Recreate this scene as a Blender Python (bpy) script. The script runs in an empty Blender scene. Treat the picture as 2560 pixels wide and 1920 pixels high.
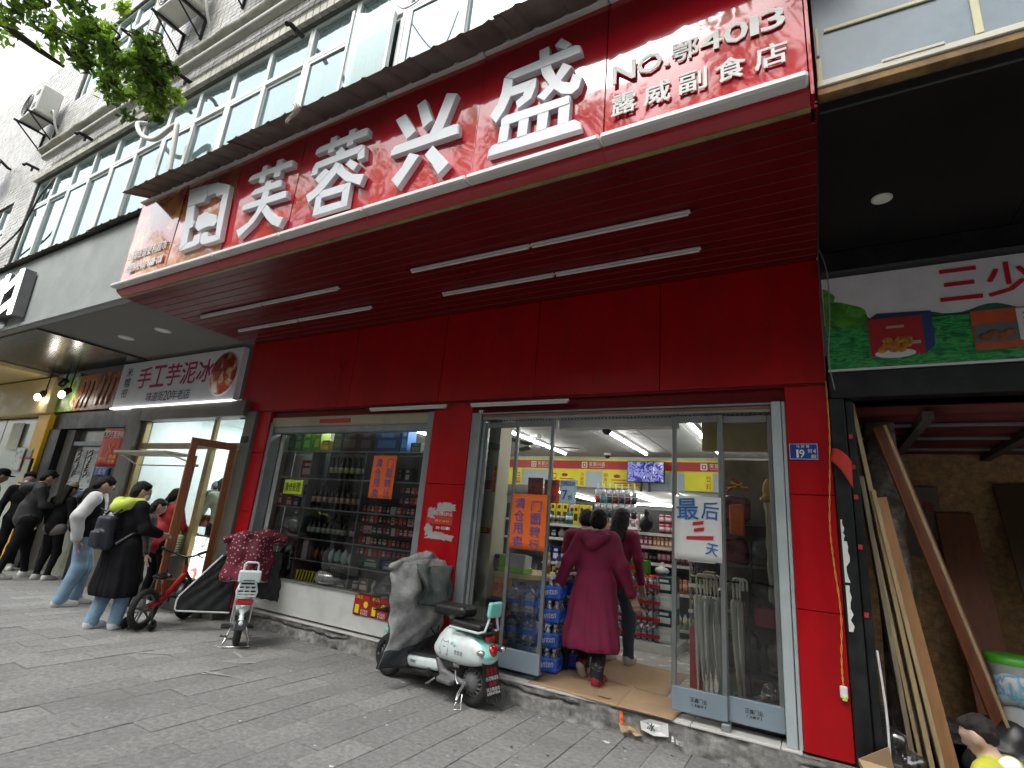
import bpy, math, random
import numpy as np
from mathutils import Vector, Matrix
random.seed(7); RNG = np.random.default_rng(7)
SC = bpy.context.scene
COL = SC.collection
# ---------------------------------------------------------------- camera
cam_d = bpy.data.cameras.new('camera'); cam = bpy.data.objects.new('camera', cam_d); COL.objects.link(cam)
cam_d.sensor_width = 36; cam_d.lens = 18.331; cam_d.clip_start = .05; cam_d.clip_end = 2000
def cam_axes(yaw, pitch, roll):
    yaw, pitch, roll = map(math.radians, (yaw, pitch, roll))
    fwd = Vector((math.sin(yaw), math.cos(yaw), 0)); right = Vector((math.cos(yaw), -math.sin(yaw), 0)); up = Vector((0, 0, 1))
    f2 = fwd*math.cos(pitch)+up*math.sin(pitch); u2 = up*math.cos(pitch)-fwd*math.sin(pitch)
    r3 = right*math.cos(roll)+u2*math.sin(roll); u3 = u2*math.cos(roll)-right*math.sin(roll)
    return r3, u3, f2
_r, _u, _f = cam_axes(-30.467, 15.2445, 4.984)
cam.matrix_world = Matrix(((_r.x, _u.x, -_f.x, 0), (_r.y, _u.y, -_f.y, 0), (_r.z, _u.z, -_f.z, 1.5), (0, 0, 0, 1)))
SC.camera = cam
# ---------------------------------------------------------------- sky, sun, exposure (overcast)
W = bpy.data.worlds.new('World'); SC.world = W; W.use_nodes = True
wn = W.node_tree; bg = wn.nodes['Background']
sky = wn.nodes.new('ShaderNodeTexSky'); sky.sky_type = 'NISHITA'; sky.sun_disc = False
SUN_EL, SUN_ROT = math.radians(58), math.radians(200)
sky.sun_elevation = SUN_EL; sky.sun_rotation = SUN_ROT; sky.dust_density = 4; sky.air_density = 1.2
hs = wn.nodes.new('ShaderNodeHueSaturation'); hs.inputs['Saturation'].default_value = .18
wn.links.new(sky.outputs[0], hs.inputs['Color']); wn.links.new(hs.outputs[0], bg.inputs['Color'])
bg.inputs['Strength'].default_value = .15
sd = bpy.data.lights.new('sun', 'SUN'); sun = bpy.data.objects.new('sun', sd); COL.objects.link(sun)
sd.energy = .8; sd.angle = math.radians(25); sd.color = (1, .97, .92)
_sdir = Vector((math.sin(SUN_ROT)*math.cos(SUN_EL), math.cos(SUN_ROT)*math.cos(SUN_EL), math.sin(SUN_EL)))
sun.rotation_euler = _sdir.to_track_quat('Z', 'Y').to_euler()
SC.view_settings.view_transform = 'Standard'; SC.view_settings.look = 'None'; SC.view_settings.gamma = 1
SC.view_settings.use_curve_mapping = False; SC.view_settings.exposure = 1.42
SC.render.engine = 'CYCLES'
SC.cycles.use_denoising = True; SC.cycles.max_bounces = 8; SC.cycles.transparent_max_bounces = 12
SC.cycles.sample_clamp_indirect = 6; SC.cycles.caustics_reflective = False; SC.cycles.caustics_refractive = False
# ---------------------------------------------------------------- materials
_M = {}
def srgb(h):
    h = h.lstrip('#'); c = [int(h[i:i+2], 16)/255 for i in (0, 2, 4)]
    return tuple(x/12.92 if x <= .04045 else ((x+.055)/1.055)**2.4 for x in c)
def mat(name, col=(.5, .5, .5), rough=.6, metal=0, var=.12, scale=6, bump=0, bscale=60, emit=0, coat=0, spec=.5, dirt=0, dirtcol=(.05, .045, .04), dscale=3, alpha=1, stretch=None, world=False):
    if name in _M: return _M[name]
    if isinstance(col, str): col = srgb(col)
    m = bpy.data.materials.new(name); m.use_nodes = True; _M[name] = m
    t = m.node_tree; N = t.nodes; L = t.links; b = N['Principled BSDF']
    b.inputs['Roughness'].default_value = rough; b.inputs['Metallic'].default_value = metal
    b.inputs['Coat Weight'].default_value = coat; b.inputs['Coat Roughness'].default_value = .04; b.inputs['Specular IOR Level'].default_value = spec
    b.inputs['Base Color'].default_value = (*col, 1)
    tc = N.new('ShaderNodeTexCoord'); vec = tc.outputs['Object']
    if world: vec = N.new('ShaderNodeNewGeometry').outputs['Position']
    if stretch:
        mp = N.new('ShaderNodeMapping'); mp.inputs['Scale'].default_value = stretch; L.new(vec, mp.inputs[0]); vec = mp.outputs[0]
    cur = None
    if var:
        n = N.new('ShaderNodeTexNoise'); n.inputs['Scale'].default_value = scale; n.inputs['Detail'].default_value = 6; n.inputs['Roughness'].default_value = .65
        L.new(vec, n.inputs['Vector'])
        r = N.new('ShaderNodeMapRange'); r.inputs[1].default_value = .3; r.inputs[2].default_value = .7; r.inputs[3].default_value = 1-var*1.4; r.inputs[4].default_value = 1+var
        L.new(n.outputs[0], r.inputs[0])
        h = N.new('ShaderNodeVectorMath'); h.operation = 'SCALE'; h.inputs[0].default_value = col; L.new(r.outputs[0], h.inputs['Scale'])
        cur = h.outputs[0]
        rr = N.new('ShaderNodeMapRange'); rr.inputs[1].default_value = .3; rr.inputs[2].default_value = .7
        rr.inputs[3].default_value = max(0, rough-.12*min(1, rough*2)); rr.inputs[4].default_value = min(1, rough+.12*min(1, rough*2))
        L.new(n.outputs[0], rr.inputs[0]); L.new(rr.outputs[0], b.inputs['Roughness'])
    if dirt:
        n2 = N.new('ShaderNodeTexNoise'); n2.inputs['Scale'].default_value = dscale; n2.inputs['Detail'].default_value = 9; n2.inputs['Roughness'].default_value = .72
        L.new(vec, n2.inputs['Vector'])
        r2 = N.new('ShaderNodeMapRange'); r2.inputs[1].default_value = .48; r2.inputs[2].default_value = .72; r2.inputs[4].default_value = dirt; L.new(n2.outputs[0], r2.inputs[0])
        mx = N.new('ShaderNodeMix'); mx.data_type = 'RGBA'; L.new(r2.outputs[0], mx.inputs[0]); mx.inputs[6].default_value = (*col, 1)
        if cur: L.new(cur, mx.inputs[6])
        mx.inputs[7].default_value = (*dirtcol, 1); cur = mx.outputs[2]
    if cur: L.new(cur, b.inputs['Base Color'])
    if bump:
        n3 = N.new('ShaderNodeTexNoise'); n3.inputs['Scale'].default_value = bscale; n3.inputs['Detail'].default_value = 5; L.new(vec, n3.inputs['Vector'])
        bp = N.new('ShaderNodeBump'); bp.inputs['Strength'].default_value = bump; bp.inputs['Distance'].default_value = .01
        L.new(n3.outputs[0], bp.inputs['Height']); L.new(bp.outputs[0], b.inputs['Normal'])
    if emit:
        b.inputs['Emission Color'].default_value = (*col, 1); b.inputs['Emission Strength'].default_value = emit
    return m
def glass(name, tint=(.93, .97, .96), refl=1.0, rough=.0, body=0, bodycol=(.6, .7, .68), gcol=(1, 1, 1)):
    if name in _M: return _M[name]
    m = bpy.data.materials.new(name); m.use_nodes = True; _M[name] = m
    t = m.node_tree; N = t.nodes; L = t.links; N.remove(N['Principled BSDF'])
    out = N['Material Output']; tr = N.new('ShaderNodeBsdfTransparent'); tr.inputs[0].default_value = (*tint, 1)
    gl = N.new('ShaderNodeBsdfGlossy'); gl.inputs['Roughness'].default_value = rough; gl.inputs[0].default_value = (*gcol, 1)
    fr = N.new('ShaderNodeFresnel'); fr.inputs[0].default_value = 1.52
    ml = N.new('ShaderNodeMath'); ml.operation = 'MULTIPLY'; ml.use_clamp = True; ml.inputs[1].default_value = 1.7*refl; L.new(fr.outputs[0], ml.inputs[0])
    base = tr.outputs[0]
    if body:
        df = N.new('ShaderNodeBsdfDiffuse'); df.inputs[0].default_value = (*bodycol, 1)
        m2 = N.new('ShaderNodeMixShader'); m2.inputs[0].default_value = body; L.new(base, m2.inputs[1]); L.new(df.outputs[0], m2.inputs[2]); base = m2.outputs[0]
    mx = N.new('ShaderNodeMixShader'); L.new(ml.outputs[0], mx.inputs[0]); L.new(base, mx.inputs[1]); L.new(gl.outputs[0], mx.inputs[2])
    L.new(mx.outputs[0], out.inputs[0]); return m
def colmat(prefix, c, **k):   # a plain material for any colour
    key = prefix+'_'+('%02x%02x%02x' % tuple(int(255*min(1, max(0, x))) for x in c) if not isinstance(c, str) else c.lstrip('#'))
    return mat(key, c, **k)
# ---------------------------------------------------------------- text glyph meshes
_TX = {}
def glyphs(s, bold=.0, ext=False):
    key = (s, bold, ext)
    if key in _TX: return _TX[key]
    c = bpy.data.curves.new('glyph', 'FONT'); c.body = s; c.size = 1; c.offset = bold; c.resolution_u = 2
    c.extrude = .5 if ext else 0
    o = bpy.data.objects.new('glyph', c)
    me = o.to_mesh()
    v = np.array([p.co[:] for p in me.vertices]) if len(me.vertices) else np.zeros((1, 3))
    f = [tuple(p.vertices) for p in me.polygons]
    o.to_mesh_clear(); bpy.data.objects.remove(o); bpy.data.curves.remove(c)
    lo, hi = v.min(0), v.max(0); d = np.maximum(hi-lo, 1e-6); d[2] = 1
    v = (v-[lo[0], lo[1], 0])/d            # unit box, z in -.5..5
    _TX[key] = (v, f, (hi[0]-lo[0])/(hi[1]-lo[1]+1e-9)); return _TX[key]
# ---------------------------------------------------------------- mesh builder
def A3(p): return np.array(p, float)
class MB:
    def __init__(s): s.v = []; s.f = []; s.mi = []; s.n = 0; s.sm = []
    def add(s, v, f, m=0, sm=False):
        v = np.asarray(v, float).reshape(-1, 3); s.v.append(v)
        for q in f: s.f.append(tuple(int(i)+s.n for i in q))
        s.mi += [m]*len(f) if not hasattr(m, '__len__') else list(m); s.sm += [sm]*len(f); s.n += len(v); return s
    def box(s, a, b, m=0, R=None, c=None):
        (x0, y0, z0), (x1, y1, z1) = a, b
        v = A3([(x0, y0, z0), (x1, y0, z0), (x1, y1, z0), (x0, y1, z0), (x0, y0, z1), (x1, y0, z1), (x1, y1, z1), (x0, y1, z1)])
        if R is not None:
            R = np.array(R); c = A3(c if c is not None else v.mean(0)); v = (v-c)@R.T+c
        return s.add(v, [(3, 2, 1, 0), (4, 5, 6, 7), (0, 1, 5, 4), (1, 2, 6, 5), (2, 3, 7, 6), (3, 0, 4, 7)], m)
    def bbox(s, a, b, bev=.006, m=0, R=None, c=None):      # box with chamfered edges
        a, b = A3(a), A3(b); a, b = np.minimum(a, b), np.maximum(a, b); e = min(bev, (b-a).min()*.45); P = []; 
        c0 = (a+b)/2; h = (b-a)/2
        idx = {}
        for sx in (-1, 1):
            for sy in (-1, 1):
                for sz in (-1, 1):
                    for ax in range(3):
                        q = h-e; q[ax] = h[ax]; idx[(sx, sy, sz, ax)] = len(P); P.append(c0+q*[sx, sy, sz])
        F = []
        for ax in range(3):
            o = [i for i in range(3) if i != ax]
            for sg in (-1, 1):
                cyc = [(-1, -1), (1, -1), (1, 1), (-1, 1)]; q = []
                for u, w in cyc:
                    k = [0, 0, 0]; k[ax] = sg; k[o[0]] = u; k[o[1]] = w; q.append(idx[(*k, ax)])
                if (sg == -1) ^ (ax == 1): q = q[::-1]
                F.append(q)
        for ax in range(3):
            o = [i for i in range(3) if i != ax]
            for u in (-1, 1):
                for w in (-1, 1):
                    k = [0, 0, 0]; k[o[0]] = u; k[o[1]] = w; k1 = list(k); k1[ax] = 1; k0 = list(k); k0[ax] = -1
                    F.append((idx[(*k0, o[0])], idx[(*k1, o[0])], idx[(*k1, o[1])], idx[(*k0, o[1])]))
        for sx in (-1, 1):
            for sy in (-1, 1):
                for sz in (-1, 1): F.append([idx[(sx, sy, sz, k)] for k in range(3)])
        P = A3(P); G = []
        for q in F:                                          # outward winding
            n = np.cross(P[q[1]]-P[q[0]], P[q[2]]-P[q[0]]); G.append(tuple(q) if n@(P[list(q)].mean(0)-c0) > 0 else tuple(q[::-1]))
        if R is not None: cc = A3(c if c is not None else c0); P = (P-cc)@np.array(R).T+cc
        return s.add(P, G, m)
    def quad(s, a, b, c, d, m=0): return s.add([a, b, c, d], [(0, 1, 2, 3)], m)
    def tube(s, pts, r, n=8, m=0, cap=True, sm=True, closed=False):
        pts = A3(pts); k = len(pts); rs = np.broadcast_to(np.asarray(r, float), (k,))
        T = np.gradient(pts, axis=0) if k > 2 else np.repeat((pts[-1:]-pts[:1]), k, 0)
        if closed: T = np.roll(pts, -1, 0)-np.roll(pts, 1, 0)
        T /= np.linalg.norm(T, axis=1, keepdims=True)+1e-12
        up = A3((0, 0, 1)) if abs(T[0][2]) < .9 else A3((1, 0, 0)); V = []; U = np.cross(up, T[0])
        for i in range(k):
            U = U-T[i]*(U@T[i]); U /= np.linalg.norm(U)+1e-12; B = np.cross(T[i], U)
            an = np.arange(n)*2*math.pi/n; V.append(pts[i]+rs[i]*(np.cos(an)[:, None]*U+np.sin(an)[:, None]*B))
        V = np.concatenate(V); F = []
        for i in range(k if closed else k-1):
            for j in range(n): a, b = i*n+j, i*n+(j+1) % n; c = ((i+1) % k)*n; F.append((a, b, c+(j+1) % n, c+j))
        s.add(V, F, m, sm)
        if cap and not closed: s.add(V[:n], [tuple(range(n))[::-1]], m); s.add(V[-n:], [tuple(range(n))], m)
        return s
    def lathe(s, prof, c=(0, 0, 0), n=16, m=0, ax=(0, 0, 1), sm=True, ms=None):
        ax = A3(ax); ax /= np.linalg.norm(ax); t = A3((1, 0, 0)) if abs(ax[0]) < .9 else A3((0, 1, 0)); U = np.cross(t, ax); U /= np.linalg.norm(U); B = np.cross(ax, U)
        an = np.arange(n)*2*math.pi/n; ring = np.cos(an)[:, None]*U+np.sin(an)[:, None]*B
        V = np.concatenate([A3(c)+ring*max(r, 1e-4)+ax*z for r, z in prof]); F = []; MI = []
        for i in range(len(prof)-1):
            for j in range(n): F.append((i*n+j, i*n+(j+1) % n, (i+1)*n+(j+1) % n, (i+1)*n+j)); MI.append(ms[i] if ms else m)
        s.add(V, F, MI, sm)
        if prof[0][0] > .001: s.add(V[:n], [tuple(range(n))[::-1]], ms[0] if ms else m)
        if prof[-1][0] > .001: s.add(V[-n:], [tuple(range(n))], ms[-1] if ms else m)
        return s
    def ring(s, c, R, r, ax=(0, 0, 1), n=24, k=8, m=0, sx=1, sq=1):
        ax = A3(ax); ax /= np.linalg.norm(ax); t = A3((0, 0, 1)) if abs(ax[2]) < .9 else A3((1, 0, 0)); U = np.cross(t, ax); U /= np.linalg.norm(U); B = np.cross(ax, U); V = []; F = []
        for i in range(n):
            a = 2*math.pi*i/n; d = math.cos(a)*U+math.sin(a)*B
            for j in range(k): b = 2*math.pi*j/k; V.append(A3(c)+d*(R+r*math.cos(b))+ax*r*sq*math.sin(b))
        for i in range(n):
            for j in range(k): F.append((i*k+j, ((i+1) % n)*k+j, ((i+1) % n)*k+(j+1) % k, i*k+(j+1) % k))
        return s.add(V, F, m, True)
    def prism(s, poly, o, ux, uy, d, m=0):     # 2-D outline -> solid; front at o, depth along d
        poly = A3(poly); o, ux, uy, d = map(A3, (o, ux, uy, d)); n = len(poly)
        ar = sum(poly[i][0]*poly[(i+1) % n][1]-poly[(i+1) % n][0]*poly[i][1] for i in range(n))
        if (ar > 0) ^ (np.cross(ux, uy)@d < 0): poly = poly[::-1]
        f = o+poly[:, :1]*ux+poly[:, 1:2]*uy; V = np.concatenate([f, f+d])
        return s.add(V, [tuple(range(n)), tuple(range(2*n-1, n-1, -1))]+[(i, i+n, (i+1) % n+n, (i+1) % n)[::-1] if 0 else ((i+1) % n, i, i+n, (i+1) % n+n) for i in range(n)], m)
    def ell(s, c, r, m=0, n=10, k=6, R=None):
        V = []; F = []
        for i in range(k+1):
            t = math.pi*i/k
            for j in range(n): a = 2*math.pi*j/n; V.append((r[0]*math.sin(t)*math.cos(a), r[1]*math.sin(t)*math.sin(a), r[2]*math.cos(t)))
        V = A3(V)
        if R is not None: V = V@np.array(R).T
        for i in range(k):
            for j in range(n): F.append((i*n+j, (i+1)*n+j, (i+1)*n+(j+1) % n, i*n+(j+1) % n))
        return s.add(V+A3(c), F, m, True)
    def grid(s, fn, nu, nv, m=0, sm=True, thick=0):
        P = A3([[fn(i/nu, j/nv) for j in range(nv+1)] for i in range(nu+1)]); q = nv+1
        F = [(i*q+j, (i+1)*q+j, (i+1)*q+j+1, i*q+j+1) for i in range(nu) for j in range(nv)]
        if not thick: return s.add(P.reshape(-1, 3), F, m, sm)
        du = np.gradient(P, axis=0); dv = np.gradient(P, axis=1); nn = np.cross(du, dv); nn /= np.linalg.norm(nn, axis=2, keepdims=True)+1e-9
        T = (nu+1)*q; V = np.concatenate([P.reshape(-1, 3), (P-nn*thick).reshape(-1, 3)])
        F2 = F+[tuple(i+T for i in f[::-1]) for f in F]
        bd = [(i*q, (i+1)*q) for i in range(nu)]+[((i+1)*q+nv, i*q+nv) for i in range(nu)]+[(j+1, j) for j in range(nv)]+[(nu*q+j, nu*q+j+1) for j in range(nv)]
        F2 += [(b, a, a+T, b+T) for a, b in bd]
        return s.add(V, F2, m, sm)
    def text(s, t, o, ux, uy, w, h, d=0, m=0, bold=.0, rot=0, jit=0):   # o = lower-left of the text box
        if bold > .0105:                                     # heavier brush: the same glyph laid again a hair aside
            e = (bold-.008)*h*.9; U = A3(ux)/np.linalg.norm(ux); Y = A3(uy)/np.linalg.norm(uy); nn = np.cross(U, Y)
            for i, (a, b) in enumerate(((-1, -.7), (1, -.7), (-1, .7), (1, .7))): s.text(t, A3(o)+U*a*e+Y*b*e+nn*.00025*i, ux, uy, w, h, d, m, .0, rot)
            return s
        v, f, asp = glyphs(t, bold, d > 0); o, ux, uy = A3(o), A3(ux), A3(uy); ux = ux/np.linalg.norm(ux); uy = uy/np.linalg.norm(uy)
        if w is None: w = h*asp
        x = (v[:, 0]-.5)*w; y = (v[:, 1]-.5)*h
        if rot: c, q = math.cos(rot), math.sin(rot); x, y = x*c-y*q, x*q+y*c
        nn = np.cross(ux, uy)
        P = o+np.outer(x+w/2, ux)+np.outer(y+h/2, uy)+np.outer((v[:, 2]+.5)*d, nn)
        return s.add(P, f, m)
    def build(s, name, mats, parent=None, local=False, label=None, kind=None, parentsub=None):
        me = bpy.data.meshes.new(name); V = np.concatenate(s.v) if s.v else np.zeros((0, 3))
        if parent is not None and not local:
            MW = np.array(wmat(parent).inverted()); V = V@MW[:3, :3].T+MW[:3, 3]
        me.from_pydata(V.tolist(), [], s.f)
        if not isinstance(mats, (list, tuple)): mats = [mats]
        for q in mats: me.materials.append(q)
        me.polygons.foreach_set('material_index', s.mi); me.polygons.foreach_set('use_smooth', s.sm)
        me.update()
        o = bpy.data.objects.new(name, me); COL.objects.link(o)
        if parent is not None: o.parent = parent
        if label: o['label'] = label
        if kind: o['kind'] = kind
        return o
def wmat(o):
    m = o.matrix_basis.copy()
    while o.parent: o = o.parent; m = o.matrix_basis @ m
    return m
def thing(name, label, cat, loc=(0, 0, 0), rz=0, group=None, kind=None):
    o = bpy.data.objects.new(name, None); COL.objects.link(o); o.empty_display_size = .1
    o.location = loc; o.rotation_euler = (0, 0, rz); return tag(o, label, cat, group, kind)
ORD = 'first second third fourth fifth sixth seventh eighth ninth tenth eleventh twelfth thirteenth fourteenth fifteenth sixteenth seventeenth eighteenth nineteenth twentieth'.split()
def nth(i): return ORD[i] if i < 20 else '%dth' % (i+1)
def tag(o, label=None, cat=None, group=None, kind=None):
    if label: o['label'] = label
    if cat: o['category'] = cat
    if group: o['group'] = group
    if kind: o['kind'] = kind
    return o
def copy_tree(o, parent=None, loc=None, rz=None, label=None):
    c = o.copy(); COL.objects.link(c)
    if parent is not None: c.parent = parent
    if loc is not None: c.location = loc
    if rz is not None: c.rotation_euler = (0, 0, rz)
    if label: c['label'] = label
    for ch in list(o.children): copy_tree(ch, c)
    return c
def inst(o, parent, loc=(0, 0, 0)):           # another object on the same mesh
    c = bpy.data.objects.new(o.name.split('.')[0], o.data); COL.objects.link(c); c.parent = parent; c.location = loc; return c
def boxpart(name, a, b, m, parent, bev=0, **k):
    q = MB(); (q.bbox(a, b, bev) if bev else q.box(a, b)); return q.build(name, m, parent, **k)
def rotm(ax, ang): return np.array(Matrix.Rotation(ang, 3, ax))
def eul(x, y, z): return rotm('Z', z)@rotm('Y', y)@rotm('X', x)
# ---------------------------------------------------------------- rounded organic surfaces (signed distance + surface nets)
def nets(D, org, h):
    S = D < 0; sh = np.array(D.shape)-1
    cs = [(i, j, k) for i in (0, 1) for j in (0, 1) for k in (0, 1)]
    sl = lambda c: tuple(slice(c[a], c[a]+sh[a]) for a in range(3))
    cnt = sum(S[sl(c)].astype(np.int8) for c in cs); mask = (cnt > 0) & (cnt < 8)
    I = np.argwhere(mask); acc = np.zeros((len(I), 3)); n = np.zeros(len(I))
    for a in cs:
        for ax in range(3):
            if a[ax]: continue
            b = list(a); b[ax] = 1
            da = D[tuple((I+a).T)]; db = D[tuple((I+b).T)]; x = (da < 0) != (db < 0); t = np.where(x, da/(da-db+1e-12), 0)
            p = np.tile(A3(a), (len(I), 1)); p[:, ax] = t; acc += p*x[:, None]; n += x
    V = (I+acc/np.maximum(n, 1)[:, None])*h+org
    ix = -np.ones(mask.shape, np.int64); ix[mask] = np.arange(len(I)); F = []
    for ax in range(3):
        o = [(1, 2), (2, 0), (0, 1)][ax]; a = [slice(None)]*3; b = [slice(None)]*3; a[ax] = slice(0, -1); b[ax] = slice(1, None)
        X = S[tuple(a)] != S[tuple(b)]; E = np.argwhere(X); ok = np.all([(E[:, q] > 0) & (E[:, q] < sh[q]) for q in o], axis=0); E = E[ok]
        ins = S[tuple(E.T)]; e1 = np.zeros(3, int); e1[o[0]] = 1; e2 = np.zeros(3, int); e2[o[1]] = 1
        q = np.stack([ix[tuple((E-e1-e2).T)], ix[tuple((E-e2).T)], ix[tuple(E.T)], ix[tuple((E-e1).T)]], 1)
        q[~ins] = q[~ins][:, ::-1]; F.append(q)
    return V, np.concatenate(F)
def pd(p, P):
    t = p[0]
    if t == 'c':
        a, b, ra, rb = A3(p[1]), A3(p[2]), p[3], p[4]; ba = b-a; L2 = ba@ba+1e-12; w = np.clip(((P-a)@ba)/L2, 0, 1)
        return np.linalg.norm(P-a-w[..., None]*ba, axis=-1)-(ra+(rb-ra)*w)
    Q = P-A3(p[1]); R = p[3] if len(p) > 3 and p[3] is not None and not np.isscalar(p[3]) else None
    if R is not None: Q = Q@np.array(R)
    r = A3(p[2])
    if t == 'e':
        k0 = np.linalg.norm(Q/r, axis=-1); k1 = np.linalg.norm(Q/(r*r), axis=-1); return k0*(k0-1)/np.maximum(k1, 1e-6)
    rr = p[4]; q = np.abs(Q)-(r-rr); return np.linalg.norm(np.maximum(q, 0), axis=-1)+np.minimum(q.max(-1), 0)-rr
def pext(p):
    if p[0] == 'c':
        a, b = A3(p[1]), A3(p[2]); r = max(p[3], p[4]); return np.minimum(a, b)-r, np.maximum(a, b)+r
    r = np.linalg.norm(p[2]) if len(p) > 3 and p[3] is not None else A3(p[2]); return A3(p[1])-r, A3(p[1])+r
def blob(prims, res=.012, k=.02, sub=(), wob=0, wsc=9, shell=None, cut=None):
    """prims: ('c',a,b,ra,rb,m) capsule | ('e',c,r,R,m) ellipsoid | ('b',c,half,R,round,m) box -> (verts, quads, material ids)"""
    lo = np.min([pext(p)[0] for p in prims], 0)-3*res-k; hi = np.max([pext(p)[1] for p in prims], 0)+3*res+k
    n = np.ceil((hi-lo)/res).astype(int)+1; D = np.full(n, .3)
    def local(p, f, pad):
        a, b = pext(p); i0 = np.maximum(((a-pad-lo)/res).astype(int), 0); i1 = np.minimum(((b+pad-lo)/res).astype(int)+2, n)
        if np.any(i1 <= i0): return
        g = np.stack(np.meshgrid(*[np.arange(i0[q], i1[q])*res+lo[q] for q in range(3)], indexing='ij'), -1)
        s = tuple(slice(i0[q], i1[q]) for q in range(3)); D[s] = f(D[s], pd(p, g))
    def smin(a, b):
        h = np.maximum(k-np.abs(a-b), 0)/k; return np.minimum(a, b)-h*h*k*.25
    for p in prims: local(p, smin, k+3*res)
    for p in sub: local(p, lambda a, b: np.maximum(a, -b), 3*res)
    if wob:
        g = np.stack(np.meshgrid(*[np.arange(n[q])*res+lo[q] for q in range(3)], indexing='ij'), -1)
        D = D+wob*(np.sin(g[..., 0]*wsc*2.1+1.3*np.sin(g[..., 2]*wsc))*np.sin(g[..., 1]*wsc*1.7+g[..., 2]*wsc*.9)+.6*np.sin(g[..., 2]*wsc*2.3+2*np.sin(g[..., 0]*wsc*1.4)+g[..., 1]*wsc))
    D[0] = D[-1] = .3; D[:, 0] = D[:, -1] = .3; D[:, :, 0] = D[:, :, -1] = .3
    V, F = nets(D, lo, res)
    ms = [p[5] if p[0] in 'cb' else p[4] for p in prims]
    if len(set(ms)) > 1:
        C = V[F].mean(1); best = np.full(len(C), 9.); mi = np.zeros(len(C), int)
        for p, m in zip(prims, ms): d = pd(p, C); w = d < best; best[w] = d[w]; mi[w] = m
    else: mi = np.full(len(F), ms[0])
    return V, F, mi
def blobpart(name, prims, mats, parent, res=.012, k=.02, local=True, label=None, **kw):
    V, F, mi = blob(prims, res, k, **kw); q = MB(); q.add(V, F.tolist(), mi.tolist(), True); return q.build(name, mats, parent, local, label)
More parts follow.
